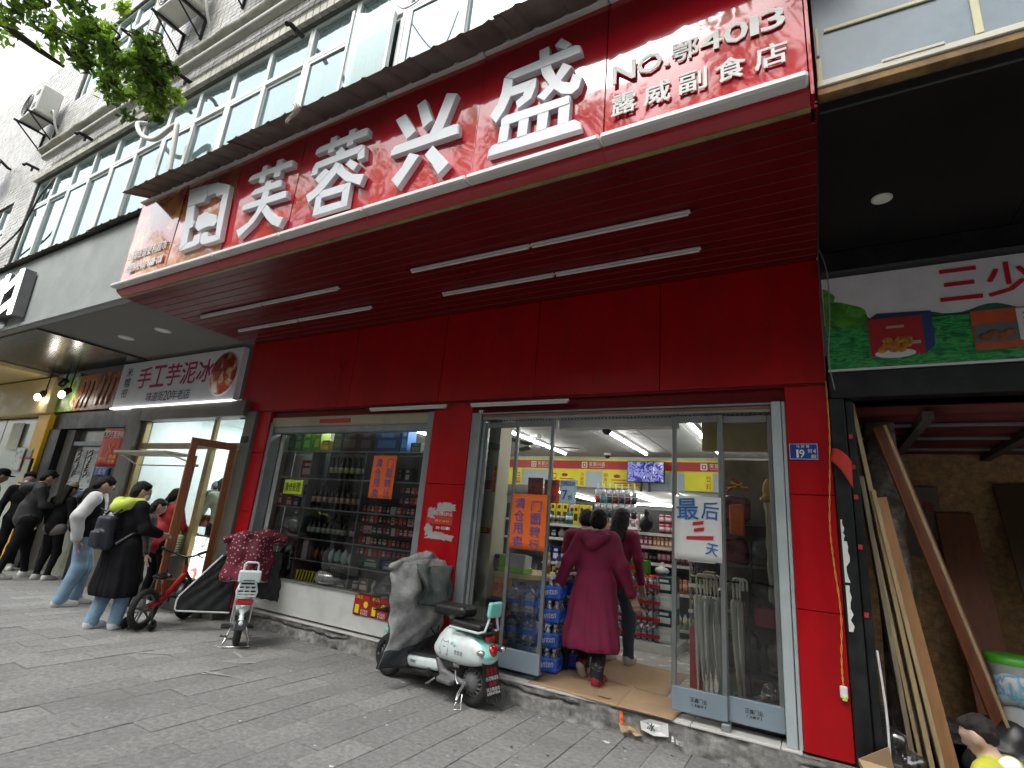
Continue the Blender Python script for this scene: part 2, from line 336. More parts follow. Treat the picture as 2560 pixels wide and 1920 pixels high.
STROKES = {
 'logo': [[(-6066,4935),(-5711,4902),(-5645,4740),(-5667,4674),(-5857,4685),(-6015,4700)],[(-6015,4700),(-5857,4685),(-5803,4478),(-5769,4431),(-5766,4380),(-5831,4370),(-5800,4187),(-5926,4113),(-5975,4493)],[(-5923,4106),(-5800,4187),(-5694,4189),(-5684,4255),(-5559,4251),(-5546,4132),(-5623,4112)],[(-5711,4902),(-5500,4874),(-5239,4767),(-5237,4666),(-5452,4681),(-5482,4734),(-5645,4740)],[(-5334,4684),(-5236,4760),(-5168,4093),(-5268,4168),(-5302,4344),(-5332,4586)],[(-5168,4093),(-5268,4168),(-5409,4181),(-5433,4241),(-5515,4260),(-5558,4226),(-5547,4157),(-5510,4113),(-5429,4095)],[(-5732,4505),(-5598,4529),(-5364,4433),(-5306,4333),(-5345,4294),(-5474,4318),(-5556,4312),(-5646,4302),(-5734,4372)]],
 'fu': [[(-4905,4709),(-4890,4750),(-4843,4768),(-4251,4765),(-4211,4754),(-4204,4683)],[(-4699,4829),(-4619,4830),(-4616,4613),(-4710,4639)],[(-4477,4832),(-4387,4829),(-4377,4623),(-4480,4630)],[(-4796,4506),(-4791,4546),(-4748,4571),(-4371,4578),(-4324,4564),(-4315,4493)],[(-4897,4360),(-4898,4404),(-4868,4427),(-4250,4420),(-4204,4407),(-4195,4334)],[(-4591,4625),(-4500,4622),(-4495,4412),(-4493,4339),(-4547,4272),(-4636,4161),(-4838,4038),(-4905,4132),(-4736,4184),(-4640,4279),(-4609,4376),(-4600,4487)],[(-4491,4332),(-4392,4230),(-4282,4151),(-4169,4111),(-4210,4016),(-4335,4076),(-4453,4174),(-4546,4268)]],
 'rong': [[(-3894,4715),(-3888,4760),(-3849,4780),(-3253,4787),(-3223,4778),(-3216,4699)],[(-3706,4837),(-3620,4836),(-3633,4666),(-3714,4664)],[(-3469,4836),(-3387,4836),(-3388,4661),(-3469,4661)],[(-3602,4642),(-3537,4687),(-3476,4622),(-3482,4540),(-3570,4561)],[(-3887,4572),(-3858,4613),(-3272,4621),(-3228,4601),(-3297,4539),(-3807,4537)],[(-3891,4478),(-3887,4572),(-3809,4545),(-3804,4476)],[(-3304,4534),(-3229,4594),(-3211,4468),(-3293,4467)],[(-3826,4427),(-3709,4511),(-3636,4457),(-3761,4363)],[(-3445,4471),(-3390,4510),(-3276,4428),(-3321,4369)],[(-3582,4545),(-3505,4500),(-3547,4403),(-3635,4320),(-3732,4238),(-3856,4183),(-3910,4277),(-3804,4313),(-3689,4432),(-3604,4496)],[(-3505,4500),(-3426,4407),(-3322,4336),(-3173,4291),(-3204,4190),(-3309,4247),(-3397,4285),(-3551,4418)],[(-3768,4276),(-3328,4258),(-3417,4185),(-3682,4191)],[(-3328,4258),(-3323,4021),(-3407,4091),(-3417,4185)],[(-3323,4021),(-3758,4024),(-3679,4100),(-3407,4091)],[(-3758,4024),(-3768,4276),(-3682,4191),(-3679,4100)]],
 'xing': [[(-2899,4741),(-2795,4764),(-2645,4540),(-2732,4486),(-2805,4594)],[(-2678,4810),(-2596,4838),(-2479,4586),(-2571,4540),(-2618,4659)],[(-2371,4811),(-2265,4764),(-2361,4464),(-2504,4430),(-2439,4593)],[(-2896,4376),(-2897,4424),(-2863,4465),(-2253,4464),(-2209,4451),(-2200,4362)],[(-2681,4343),(-2567,4284),(-2755,4037),(-2836,4130),(-2739,4229)],[(-2444,4335),(-2256,4114),(-2347,4035),(-2423,4152),(-2515,4268)]],
 'sheng': [[(-1372,4884),(-1291,4794),(-1333,4762),(-1420,4837)],[(-1828,4731),(-1792,4758),(-1258,4767),(-1221,4749),(-1208,4683),(-1746,4681)],[(-1828,4731),(-1749,4683),(-1755,4529),(-1794,4427),(-1860,4328),(-1923,4414),(-1864,4498),(-1839,4600)],[(-1764,4614),(-1550,4612),(-1639,4526),(-1752,4528)],[(-1550,4612),(-1550,4533),(-1579,4444),(-1687,4390),(-1708,4466),(-1650,4494),(-1642,4556)],[(-1550,4861),(-1471,4865),(-1460,4755),(-1433,4648),(-1384,4541),(-1334,4484),(-1280,4455),(-1260,4523),(-1188,4464),(-1213,4379),(-1259,4350),(-1340,4383),(-1434,4484),(-1509,4623),(-1537,4739)],[(-1345,4660),(-1273,4595),(-1395,4461),(-1474,4381),(-1536,4437),(-1418,4527)],[(-1819,4285),(-1823,4351),(-1788,4373),(-1283,4353),(-1274,4346),(-1273,4283)],[(-1821,4293),(-1742,4289),(-1748,4143),(-1830,4147)],[(-1668,4290),(-1586,4287),(-1592,4141),(-1671,4141)],[(-1518,4286),(-1432,4287),(-1440,4138),(-1518,4136)],[(-1358,4283),(-1272,4284),(-1276,4135),(-1357,4138)],[(-1915,4062),(-1910,4117),(-1883,4150),(-1259,4139),(-1229,4138),(-1189,4103),(-1181,4045)]],
}
# ================================================================ ground
def seen(p):      # rough size order: how large a piece at p shows from the camera
    d = Vector(p)-cam.matrix_world.translation; L = d.length
    u, v, w = d.dot(_r), d.dot(_u), d.dot(_f)
    ok = w > .2 and abs(u/w) < 1.02 and abs(v/w) < .78
    return (1/L**2.5)*(1 if ok else 1e-6)
M_stone = [mat('paving_grey_%d' % i, c, .85, var=.26, scale=26, bump=.3, bscale=70, dirt=.5, dirtcol=(.1, .098, .093), dscale=.9, world=True, spec=.25) for i, c in enumerate([(.225, .223, .217), (.2, .2, .196), (.245, .242, .235), (.212, .211, .207)])]
M_joint = mat('joint_dirt', (.125, .122, .115), .95, var=.3, scale=30)
g = MB(); g.quad((-150, -150, -.06), (150, -150, -.06), (150, 150, -.06), (-150, 150, -.06))
tag(g.build('ground', mat('asphalt', (.06, .06, .062), .9, var=.2, scale=3)), kind='structure')
pv = MB(); pv.box((-30, -2.4, -.12), (8, 4.75, -.009)); pav = pv.build('pavement', M_joint, kind='structure')
cells = []
for i in range(-70, 9):
    for j in range(-3, 11):
        y0 = .78+j*.515+(.2575 if i % 2 else 0)
        if y0 > 4.72: continue
        cells.append((i*.25-.13, y0, min(y0+.515, 4.74)))
cells.sort(key=lambda c: -seen((c[0]+.125, (c[1]+c[2])/2, 0)))
slabs = []
for v in range(6):
    w, h = .246, .511
    s = MB(); V = []; e = .004
    n = 4
    def top(a, b): return (a*w-w/2, b*h-h/2, .0015*math.sin(3*a+v)*math.cos(4*b-v))
    s.bbox((-w/2, -h/2, -.02), (w/2, h/2, 0), .003)
    me = s.build('paving_stone', M_stone[v % 4]).data; slabs.append(me)
for o in list(bpy.data.objects):
    if o.name.startswith('paving_stone'): bpy.data.objects.remove(o)
st = MB()
for k, (x, y0, y1) in enumerate(cells):
    tilt = RNG.normal(0, .0035, 2); dz = RNG.normal(0, .0016)
    if k < 300:
        me = slabs[RNG.integers(6)]; o = bpy.data.objects.new('paving_stone', me); COL.objects.link(o); o.parent = pav
        o.location = (x+.125, (y0+y1)/2, dz); o.rotation_euler = (tilt[0], tilt[1], RNG.normal(0, .002)); o.scale = (1, (y1-y0-.004)/.511, 1)
    else:
        st.bbox((x+.002, y0+.002, -.02+dz), (x+.248, y1-.002, dz), .003, m=int(RNG.integers(4)))
st.build('paving_stone', M_stone, pav, kind='stuff')
lit = MB()          # trodden specks, gum and scraps on the paving
for i in range(230):
    x = RNG.uniform(-9, .4) if i % 2 else RNG.uniform(-3.6, .4); y = RNG.uniform(2.2, 4.55) if i % 3 else 4.5-abs(RNG.normal(0, .25)); r = abs(RNG.normal(.005, .004))+.003
    n = 6; an = np.sort(RNG.uniform(0, 6.28, n)); P = [(x+r*1.6*math.cos(a)*RNG.uniform(.5, 1.3), y+r*math.sin(a)*RNG.uniform(.5, 1.3), .004+.001*RNG.random()) for a in an]
    lit.add(P, [tuple(range(n))], int(RNG.integers(3)), False)
for i in range(5):
    x, y = RNG.uniform(-5.8, -4.6), RNG.uniform(3.2, 3.9); a = RNG.uniform(-.4, 1.0); L = RNG.uniform(.06, .22); n = 11
    P = [(x+L*math.cos(t)*math.cos(a)-.02*(k1)*math.sin(t)*math.sin(a), y+L*math.cos(t)*math.sin(a)+.02*k1*math.sin(t)*math.cos(a), .0042) for t, k1 in zip(np.linspace(0, 5.6, n), RNG.uniform(.2, 1.6, n))]; lit.add(P, [tuple(range(n))], 3, False)
lit.build('litter', [mat('scrap_white', (.6, .6, .58), .9, var=0), mat('scrap_grey', (.35, .34, .33), .9, var=0), mat('scrap_dark', (.03, .03, .03), .9, var=0), mat('scuff_pale', (.3, .297, .29), .95, var=.4, scale=60)], kind='stuff', label='small white and dark scraps trodden into the grey paving')
# concrete step along the shop fronts, rough faced and cracked
M_conc = mat('old_concrete', (.25, .245, .23), .95, var=.45, scale=8, bump=1.0, bscale=17, dirt=.9, dirtcol=(.07, .066, .06), dscale=5.5, spec=.2)
def stepface(name, x0, x1, y, z1, yb, seed):
    s = MB(); nx = int((x1-x0)/.022); nz = 12; r = np.random.default_rng(seed)
    pert = r.normal(0, 1, (nx+1, nz+1))
    for _ in range(2): pert[1:-1] = (pert[:-2]+2*pert[1:-1]+pert[2:])/4; pert[:, 1:-1] = (pert[:, :-2]+2*pert[:, 1:-1]+pert[:, 2:])/4
    def f(u, w):
        x = x0+(x1-x0)*u; z = z1*w; i, k = int(round(u*nx)), int(round(w*nz))
        d = .015*pert[i, k]+.03*(1-w)**3*(.6+.4*math.sin(x*7+seed))+.006*math.sin(x*23)
        crack = abs(w-(.68+.07*math.sin(x*3.1+seed)+.06*math.sin(x*9.3)+.03*math.sin(x*31))) < .058 and math.sin(x*1.3+seed*2) > -.5
        chip = max(0, math.sin(x*2.7+seed)*math.sin(x*6.1)-.45)*.06*(1 if w > .75 else 0)
        return (x, y-d+(.03 if crack else 0)+chip, z)
    s.grid(f, nx, nz)
    s.quad((x0, y-.0, z1), (x1, y-.0, z1), (x1, yb, z1), (x0, yb, z1)); s.quad((x0, y, 0), (x0, y, z1), (x0, yb, z1), (x0, yb, 0)); s.quad((x1, y, 0), (x1, yb, 0), (x1, yb, z1), (x1, y, z1))
    return s.build(name, M_conc, kind='structure')
stepR = stepface('step', -3.32, .42, 4.57, .172, 4.95, 3)
stepL = stepface('step', -7.2, -3.325, 4.74, .172, 4.95, 8)
stepF = stepface('step', .425, 3.2, 4.62, .12, 6, 5)
M_wtile = mat('white_threshold_tile', (.62, .61, .58), .35, var=.1, scale=5, dirt=.5, dirtcol=(.25, .23, .2), dscale=5)
for x in np.arange(-3.3, -.2, .602): boxpart('tile', (x, 4.575, .172), (min(x+.598, -.16), 4.79, .19), M_wtile, stepR, .003)
for x in np.arange(-7.1, -3.4, .602): boxpart('tile', (x, 4.745, .172), (min(x+.598, -3.33), 4.86, .188), M_wtile, stepL, .003)
# ================================================================ old apartment building above the shops
YF = 2.95
apt = thing('apartment_building', 'old apartment block with pale tiled wall and aluminium window rows above the shop signs', 'building', (-6, 3, 5))
M_wall = mat('wall_mortar', (.12, .115, .105), .9, var=.2, scale=4)
M_tile = [mat('facade_tile_%d' % i, c, .42, world=True, var=.16, scale=5, dirt=.45, dirtcol=(.24, .23, .2), dscale=1.6) for i, c in enumerate([(.52, .51, .485), (.47, .46, .44), (.56, .55, .53)])]
M_alu = mat('white_aluminium', (.66, .7, .69), .38, var=.06, dirt=.25, dirtcol=(.35, .35, .33))
M_wglass = glass('window_glass', (.72, .84, .84), 1.5, .02, .2, (.5, .68, .68), (.66, .8, .8))
X0, X1 = -22, 4
OPEN = [(-13.02, -.3, 5.3, 7.27), (-12.6, -10.2, 9.1, 10.75), (-9.75, -8.75, 9.1, 10.6), (-6.4, -4.2, 9.1, 10.9), (-18.2, -13.95, 5.3, 7.1)]
def solid(x, z):
    return not any(a < x < b and c < z < d for a, b, c, d in OPEN)
xs = sorted({X0, X1, *[o[0] for o in OPEN], *[o[1] for o in OPEN]}); zs = sorted({5.22, 10.8, 14, *[o[2] for o in OPEN], *[o[3] for o in OPEN]})
wl = MB()
for a, b in zip(xs, xs[1:]):
    for c, d in zip(zs, zs[1:]):
        if solid((a+b)/2, (c+d)/2) and not (b <= -13 and c >= 10.8): wl.box((a, YF+.012, c), (b, YF+.25, d))
wl.box((X0, YF+.25, 5.22), (X0+.3, 12, 10.8)); wl.box((X0, 3.2, 10.6), (-13, 12, 10.8)); wl.box((-13, 3.2, 5.3), (-12.8, 12, 14)); wl.box((X0, YF+.26, 5.0), (X1, 12, 5.22)); wl.box((X1-.2, 3.2, 5.3), (X1, 12, 14)); wl.box((X0, 11.8, 5.3), (X1, 12, 10.6))
wall = wl.build('wall', M_wall, apt)
tw, th = .12, .08; tl = []
for i in range(int((X1-X0)/tw)):
    for k in range(int(7/th)):
        x = X0+i*tw; z = 5.24+k*th
        if x > -.2 or z > 12.2 or (x < -13.1 and z > 10.72): continue
        if solid(x+.02, z+.02) and solid(x+tw-.02, z+th-.02) and solid(x+.02, z+th-.02) and solid(x+tw-.02, z+.02): tl.append((x, z))
tl = [t for t in tl if seen((t[0], YF, t[1])) > 1e-8]
tl.sort(key=lambda t: -seen((t[0], YF, t[1])))
tm = []
for i in range(3):
    q = MB(); q.bbox((-.055, 0, -.035), (.055, .014, .035), .003); o = q.build('wall_tile', M_tile[i]); tm.append(o.data); bpy.data.objects.remove(o)
Minv = wmat(apt).inverted()
stt = MB()
for n, (x, z) in enumerate(tl):
    c = Vector((x+.06, YF+RNG.normal(0, .0012), z+.04))
    if n < 300:
        o = bpy.data.objects.new('wall_tile', tm[RNG.integers(3)]); COL.objects.link(o); o.parent = wall; o.location = Minv @ c; o.rotation_euler = (RNG.normal(0, .006), 0, RNG.normal(0, .006))
    else:
        y0 = c.y; a = RNG.normal(0, .0005, 4)
        V = [(x+.005, y0+a[0], z+.005), (x+.115, y0+a[1], z+.005), (x+.115, y0+a[2], z+.075), (x+.005, y0+a[3], z+.075)]
        V += [(p[0], YF+.014, p[2]) for p in V]
        stt.add(V, [(0, 1, 2, 3), (1, 0, 4, 5), (2, 1, 5, 6), (3, 2, 6, 7), (0, 3, 7, 4)], int(RNG.integers(3)))
stt.build('wall_tile', M_tile, wall, kind='stuff')
# brick-on-edge lintel course, mouldy string course
M_edge = mat('edge_tile', (.45, .43, .37), .6, var=.25, scale=8, dirt=.7, dirtcol=(.13, .14, .09))
q = MB()
for x in np.arange(-13.1, -.3, .125): q.bbox((x, YF-.05, 7.275), (x+.115, YF+.011, 7.40), .006)
q.build('lintel_course', M_edge, apt, kind='stuff')
M_mould = mat('mouldy_render', (.4, .39, .34), .95, var=.35, scale=6, bump=.6, bscale=20, dirt=.95, dirtcol=(.09, .09, .06), dscale=3)
q = MB(); q.grid(lambda u, v: (-13+13*u, YF-.17*math.sin(v*math.pi)**.6+.012*math.sin(u*90), 7.82+.2*v), 40, 10); q.box((-13, YF-.05, 7.78), (0, YF+.01, 7.83)); q.build('string_course', M_mould, apt)
q = MB(); q.tube([(-12.6, YF-.12, 7.62), (-6, YF-.12, 7.66), (-.3, YF-.12, 7.7)], .055, 10, 0); q.build('drain_pipe', mat('grey_pipe', (.42, .42, .38), .5, dirt=.6, dirtcol=(.12, .12, .09)), apt)
def window_unit(x0, x1, z0, z1, zt, cols, open_at=None):
    f = MB(); y0, y1 = YF+.05, YF+.115; w = .045
    f.bbox((x0, y0, z0), (x0+w, y1, z1), .006); f.bbox((x1-w, y0, z0), (x1, y1, z1), .006); f.box((x0+w, y0, z1-w), (x1-w, y1, z1)); f.box((x0+w, y0, z0), (x1-w, y1, z0+w))
    cw = (x1-x0-w*2)/cols; pan = []
    f.bbox((x0+w, y0-.004, zt-.035), (x1-w, y1-.002, zt+.035), .005)
    for i in range(cols):
        a, b = x0+w+i*cw, x0+w+(i+1)*cw
        if i: f.bbox((a-.035, y0-.003, z0+w), (a+.035, y1-.003, z1-w), .006)
        pan.append((a, b, zt+.035, z1-w, 0)); pan.append((a, b, z0+w, zt-.035, 1 if i % 2 else 2))
    fr = f.build('window', M_alu, apt)
    for a, b, c, d, kd in pan:
        dy = {0: .03, 1: .045, 2: .02}[kd]
        if kd:
            s = MB(); yy = y0+dy-.02
            for (p0, p1) in (((a+.005, c), (a+.045, d)), ((b-.045, c), (b-.005, d)), ((a+.045, c), (b-.045, c+.05)), ((a+.045, d-.04), (b-.045, d))): s.box((p0[0], yy, p0[1]), (p1[0], yy+.025, p1[1]))
            s.build('sash', M_alu, fr)
        if open_at is not None and kd and a <= open_at < b: continue
        p = MB(); t = RNG.normal(0, .004, 2); yb = y0+dy
        p.quad((a+.01, yb+t[0], c), (b-.01, yb+t[1], c), (b-.01, yb+t[1]+.002, d), (a+.01, yb+t[0]-.002, d)); p.build('pane', M_wglass, fr)
for i in range(8):
    x = -13.0+i*1.59
    window_unit(x, x+1.585, 5.3, 7.26, 6.72, 2, -4.0 if i == 5 else None)
window_unit(-12.6, -10.2, 9.1, 10.75, 10.2, 3); window_unit(-9.75, -8.75, 9.1, 10.6, 10.1, 2); window_unit(-6.4, -4.2, 9.1, 10.9, 10.3, 3)
window_unit(-18.2, -16.1, 5.3, 7.1, 6.5, 3); window_unit(-16.05, -13.95, 5.3, 7.1, 6.5, 3)
M_room = mat('room_wall', (.62, .68, .68), .9, var=.15, scale=2)
q = MB(); q.box((-20, YF+1.6, 5.25), (0, YF+1.7, 11.5)); q.box((-20, YF+.26, 7.45), (0, YF+1.6, 7.5)); q.box((-20, YF+.26, 8.9), (0, YF+1.6, 8.95)); q.build('room_wall', M_room, apt)
M_cur = mat('pale_curtain', (.66, .74, .74), .85, var=.12, scale=3); M_gcur = mat('green_curtain', (.03, .22, .1), .8, var=.3)
for x0, x1, m in ((-12.6, -10.1, M_cur), (-9.6, -8.3, M_cur), (-7.6, -5.2, M_cur), (-4.75, -4.28, M_gcur), (-3.4, -1.2, M_cur)):
    q = MB(); q.grid(lambda u, v: (x0+(x1-x0)*u, YF+.42+.035*math.sin(u*(x1-x0)*28)+.01*math.sin(u*60), 5.4+1.8*v), int((x1-x0)*50), 2); q.build('curtain', m, apt)
q = MB(); s = [(0, 0), (.7, .32)]
for a, b, c, d in ((0, .04, 0, 1.3), (.44, .48, 0, 1.3)): q.box((-4.0+a*.9, YF-.2+a*.42, 5.38+c), (-4.0+b*.9, YF-.17+b*.42, 5.38+d))
q.build('open_sash', M_alu, apt); q = MB(); q.quad((-3.97, YF-.185, 5.4), (-3.6, YF-.01, 5.4), (-3.6, YF-.01, 6.66), (-3.97, YF-.185, 6.66)); q.build('pane', M_wglass, apt)
# wall stubs, hose, cable
M_black = mat('black_plastic', (.012, .012, .013), .45, var=.1); M_dsteel = mat('dark_steel', (.03, .03, .032), .5, metal=.6, var=.2)
M_hose = mat('white_hose', (.6, .6, .57), .5, dirt=.3)
for si, (x, z) in enumerate(((-13.2, 7.62), (-10.9, 7.55), (-8.5, 7.62), (-7.7, 7.45), (-5.15, 7.1))):
    q = MB(); q.tube([(x, YF, z), (x, YF-.2, z), (x+.02, YF-.24, z-.06)], .03, 8); q.tube([(x, YF-.1, z), (x, YF-.1, z-.1)], .02, 6); tag(q.build('pipe_stub', M_dsteel), nth(si)+' black pipe stub from the left on the wall above the window row', 'pipe', 'pipe stubs above the window row')
def bez(P, n=24):
    P = A3(P); k = len(P); out = []
    for i in range(k-1):
        p0, p1, p2, p3 = P[max(i-1, 0)], P[i], P[i+1], P[min(i+2, k-1)]
        for t in np.linspace(0, 1, n//(k-1)+1)[:-1 if i < k-2 else None]:
            out.append(.5*((2*p1)+(-p0+p2)*t+(2*p0-5*p1+4*p2-p3)*t*t+(-p0+3*p1-3*p2+p3)*t**3))
    return A3(out)
q = MB(); q.tube(bez([(-8.75, YF-.02, 7.1), (-8.75, YF-.14, 7.0), (-8.45, YF-.14, 6.68), (-7.95, YF-.14, 6.45), (-7.5, YF-.14, 6.52), (-7.4, YF-.14, 6.4), (-7.3, YF-.12, 5.7), (-7.28, YF-.1, 5.3)], 42), .035, 8); tag(q.build('drain_hose', M_hose), 'white drain hose looping down across the window row', 'hose')
q = MB(); q.tube(bez([(-12.0, YF-.03, 7.05), (-12.05, YF-.12, 6.6), (-12.5, YF-.1, 6.1), (-13.3, YF-.08, 5.85), (-14.5, YF-.06, 5.6)], 28), .016, 6); tag(q.build('wall_cable', M_black), 'dark cable hanging down past the left end of the window row', 'cable')
q = MB(); q.tube(bez([(-3.55, YF-.03, 8.6), (-3.6, YF-.08, 7.2), (-3.62, YF-.09, 6.9), (-3.2, YF-.2, 6.3), (-2.9, YF-.1, 6.6)], 28), .008, 6); tag(q.build('wall_cable', M_hose), 'thin pale cable dangling over the right hand windows', 'cable')
# air conditioners
M_acw = mat('ac_white', (.6, .6, .56), .5, var=.08, dirt=.5, dirtcol=(.25, .24, .2)); M_acd = mat('ac_grille', (.12, .12, .12), .6)
def ac(x, z, lab):
    t = thing('air_conditioner', lab, 'air conditioner', (x, YF, z), 0, 'air conditioners on the tiled wall')
    q = MB(); q.bbox((0, -.44, 0), (.86, -.1, .62), .02); q.build('case', M_acw, t, True)
    q = MB()
    for r in (.1, .15, .2, .25): q.ring((.3, -.445, .31), r, .006, (0, 1, 0), 24, 4)
    for a in range(8): q.tube([(.3, -.445, .31), (.3+.25*math.cos(a*.785), -.445, .31+.25*math.sin(a*.785))], .004, 4)
    q.build('fan_grille', M_acd, t, True)
    q = MB(); q.bbox((.65, -.448, .08), (.8, -.43, .2), .005); q.box((.66, -.449, .4), (.8, -.441, .5)); q.build('label_plate', M_acd, t, True)
    for xx in (.12, .74):
        b = MB(); b.box((xx-.018, -.52, -.045), (xx+.018, 0, -.01)); b.box((xx-.018, -.035, -.42), (xx+.018, 0, -.045)); b.tube([(xx, -.48, -.03), (xx, -.02, -.4)], .014, 6); b.build('bracket', M_dsteel, t, True)
    q = MB(); q.tube(bez([(.84, -.2, .12), (.98, -.2, .1), (1.0, -.12, -.15), (.96, -.02, -.3)], 16), .022, 6); q.build('refrigerant_pipe', M_hose, t, True)
ac(-13.75, 8.62, 'white air conditioner on black brackets at the far left end of the tiled wall')
ac(-8.6, 8.78, 'white air conditioner on black brackets to the right of the leaves')
ac(-6.95, 8.86, 'topmost air conditioner half cut off at the upper edge, two from the leaves')
q = thing('wall_lamp', 'black round hooded box hung on the far left of the tiled wall', 'lamp', (-15.2, YF, 7.9))  # black covered outdoor unit, not a lamp
b = MB(); b.lathe([(.02, 0), (.34, .02), (.36, .1), (.36, .22), (.05, .26)], (0, -.2, .1), 24, ax=(0, -1, 0)); b.build('hood', M_black, q, True)
b = MB(); b.tube([(.1, -.22, .4), (.1, -.05, .3), (.1, 0, .3)], .03, 6); b.tube([(.36, -.3, .2), (.1, -.5, -.5)], .02, 6); b.build('bracket', M_dsteel, q, True)
b = MB(); b.bbox((-15.5, YF-.05, 6.75), (-14, YF+.01, 6.95), .01)
# ================================================================ sheet metal awnings over the signs
M_sheet = mat('awning_sheet', (.16, .14, .12), .7, metal=.2, var=.25, scale=4, dirt=.5, dirtcol=(.05, .045, .04)); M_sheetend = mat('awning_sheet_light', (.5, .52, .5), .6)
def awning(name, lab, x0, x1, yf, zf, yb, zb, m, sheets, cat='awning'):
    t = thing(name, lab, cat, ((x0+x1)/2, yb, zb)); w = (x1-x0)/sheets
    for i in range(sheets):
        q = MB(); a = x0+i*w; dz = RNG.normal(0, .002)
        def f(u, v):
            x = a+(w+.06)*u-.03; ph = (x % .25)/.25; r = .028*max(0, 1-abs(ph-.5)/.13) if abs(ph-.5) < .13 else 0
            return (x, yf+(yb-yf)*v+(.012*math.sin(i*2.1) if v == 0 else 0), zf+(zb-zf)*v+min(r, .022)+dz+(.004 if i % 2 else 0))
        q.grid(f, int(w*40), 2, 0, False, .003); q.build('sheet', m, t)
    q = MB(); q.bbox((x0+.05, yb-.1, zb-.06), (x1-.05, yb-.06, zb-.005), .004); q.build('rail', M_dsteel, t)
    return t
awning('sheet_awning', 'brown corrugated sheet awning jutting out above the long red shop sign', -7.15, .35, 2.37, 5.05, 2.94, 5.26, M_sheet, 7)
awning('sheet_awning', 'thin dark corrugated sheet edge running over the grey canopy on the left', -14.2, -7.0, 2.74, 5.16, 2.94, 5.24, M_sheet, 7)
q = MB(); q.grid(lambda u, v: (-4.02+.06*math.sin(v*5)+.05*u, 2.36-.02*math.sin(u*9+v*4), 5.12-.2*v), 4, 8, thick=.002); tag(q.build('torn_rag', mat('rag', (.4, .32, .26), .9)), 'dirty torn rag hanging from the edge of the brown awning', 'rag')
# ================================================================ long red shop sign
M_sign = [mat('sign_red_%d' % i, c, .16, var=.07, scale=2, coat=1, spec=.15, dirt=.1, dirtcol=(.2, .01, .02)) for i, c in enumerate([(.46, .005, .018), (.42, .005, .018)])]
for m in M_sign:      # warped acrylic: the gloss ripples
    N = m.node_tree.nodes; L = m.node_tree.links; b = N['Principled BSDF']; tc = N.new('ShaderNodeTexCoord'); n = N.new('ShaderNodeTexNoise'); n.inputs['Scale'].default_value = 1.3; n.inputs['Detail'].default_value = 2
    L.new(tc.outputs['Object'], n.inputs['Vector']); bp = N.new('ShaderNodeBump'); bp.inputs['Strength'].default_value = .3; bp.inputs['Distance'].default_value = .03; L.new(n.outputs[0], bp.inputs['Height'])
    L.new(bp.outputs[0], b.inputs['Normal']); L.new(bp.outputs[0], b.inputs['Coat Normal'])
def ramp_mat(name, stops, scale, rough=.2, coat=0, stretch=(1, 1, 1), detail=4, dist=1.2):   # printed picture in several inks
    if name in _M: return _M[name]
    m = mat(name, (.5, .5, .5), rough, var=0, coat=coat); N = m.node_tree.nodes; L = m.node_tree.links; b = N['Principled BSDF']
    tc = N.new('ShaderNodeTexCoord'); mp = N.new('ShaderNodeMapping'); mp.inputs['Scale'].default_value = stretch; n = N.new('ShaderNodeTexNoise'); n.inputs['Scale'].default_value = scale; n.inputs['Detail'].default_value = detail; n.inputs['Distortion'].default_value = dist
    r = N.new('ShaderNodeValToRGB'); L.new(tc.outputs['Object'], mp.inputs[0]); L.new(mp.outputs[0], n.inputs['Vector']); L.new(n.outputs[0], r.inputs[0]); L.new(r.outputs[0], b.inputs['Base Color'])
    e = r.color_ramp.elements
    while len(e) < len(stops): e.new(.5)
    for k, (p, c) in enumerate(stops): e[k].position = p; e[k].color = (*(srgb(c) if isinstance(c, str) else c), 1)
    return m
M_lotus = ramp_mat('sign_print_lotus', [(.3, '#8e1a1e'), (.47, '#a5221f'), (.52, '#b5622a'), (.6, '#c08a35'), (.66, '#a33a1f')], 2.2, .14, 1)
M_orange = ramp_mat('sign_print_orange', [(.3, '#9a2018'), (.5, '#b04a24'), (.62, '#c0803a'), (.72, '#a8381e')], 1.7, .14, 1)
M_paperw = mat('white_paper', (.72, .72, .7), .8, var=.06, dirt=.2, dirtcol=(.45, .44, .4))
M_white = mat('white_letter', (.58, .61, .65), .42, var=.05, dirt=.12, dirtcol=(.4, .4, .4))
M_trim = mat('white_trim', (.7, .71, .7), .45, var=.08, dirt=.35, dirtcol=(.35, .33, .3))
M_gold = mat('brass_edge', (.3, .29, .12), .5, metal=.4, var=.2)
sg = thing('shop_sign', 'long glossy red shop sign with big raised white Chinese characters over the convenience store', 'sign', (-3.65, 2.7, 3.9))
JX = [-7.42, -6.345, -5.28, -4.215, -3.15, -2.1, -1.06, .115]
for i in range(7):
    a, b = JX[i]+.004, JX[i+1]-.004; q = MB(); tx, tz = RNG.normal(0, .006), RNG.normal(0, .004)
    def f(u, v):
        bow = .012*math.sin(u*math.pi)*math.sin(v*math.pi)
        return (a+(b-a)*u, 2.7-bow+tx*(u-.5)+tz*(v-.5), 3.985+1.16*v)
    q.grid(f, 10, 10); q.box((a, 2.704, 3.985), (a+.012, 2.77, 5.145)); q.box((b-.012, 2.704, 3.985), (b, 2.77, 5.145))
    pan = q.build('sign_panel', M_lotus if i == 0 else M_orange if i == 1 else M_sign[i % 2], sg)
    q = MB(); q.bbox((a, 2.62, 3.93), (b, 2.76, 3.983), .014); q.build('trim_strip', M_trim, sg)
    q = MB(); q.bbox((a, 2.66, 5.147), (b, 2.78, 5.205), .01); q.build('trim_strip', M_trim, sg)
    q = MB(); q.grid(lambda u, v: (a-.003+(b-a+.006)*u, 2.70+.075*v**2, 3.928-.066*v), 2, 5); q.build('valance', M_sign[0], sg)
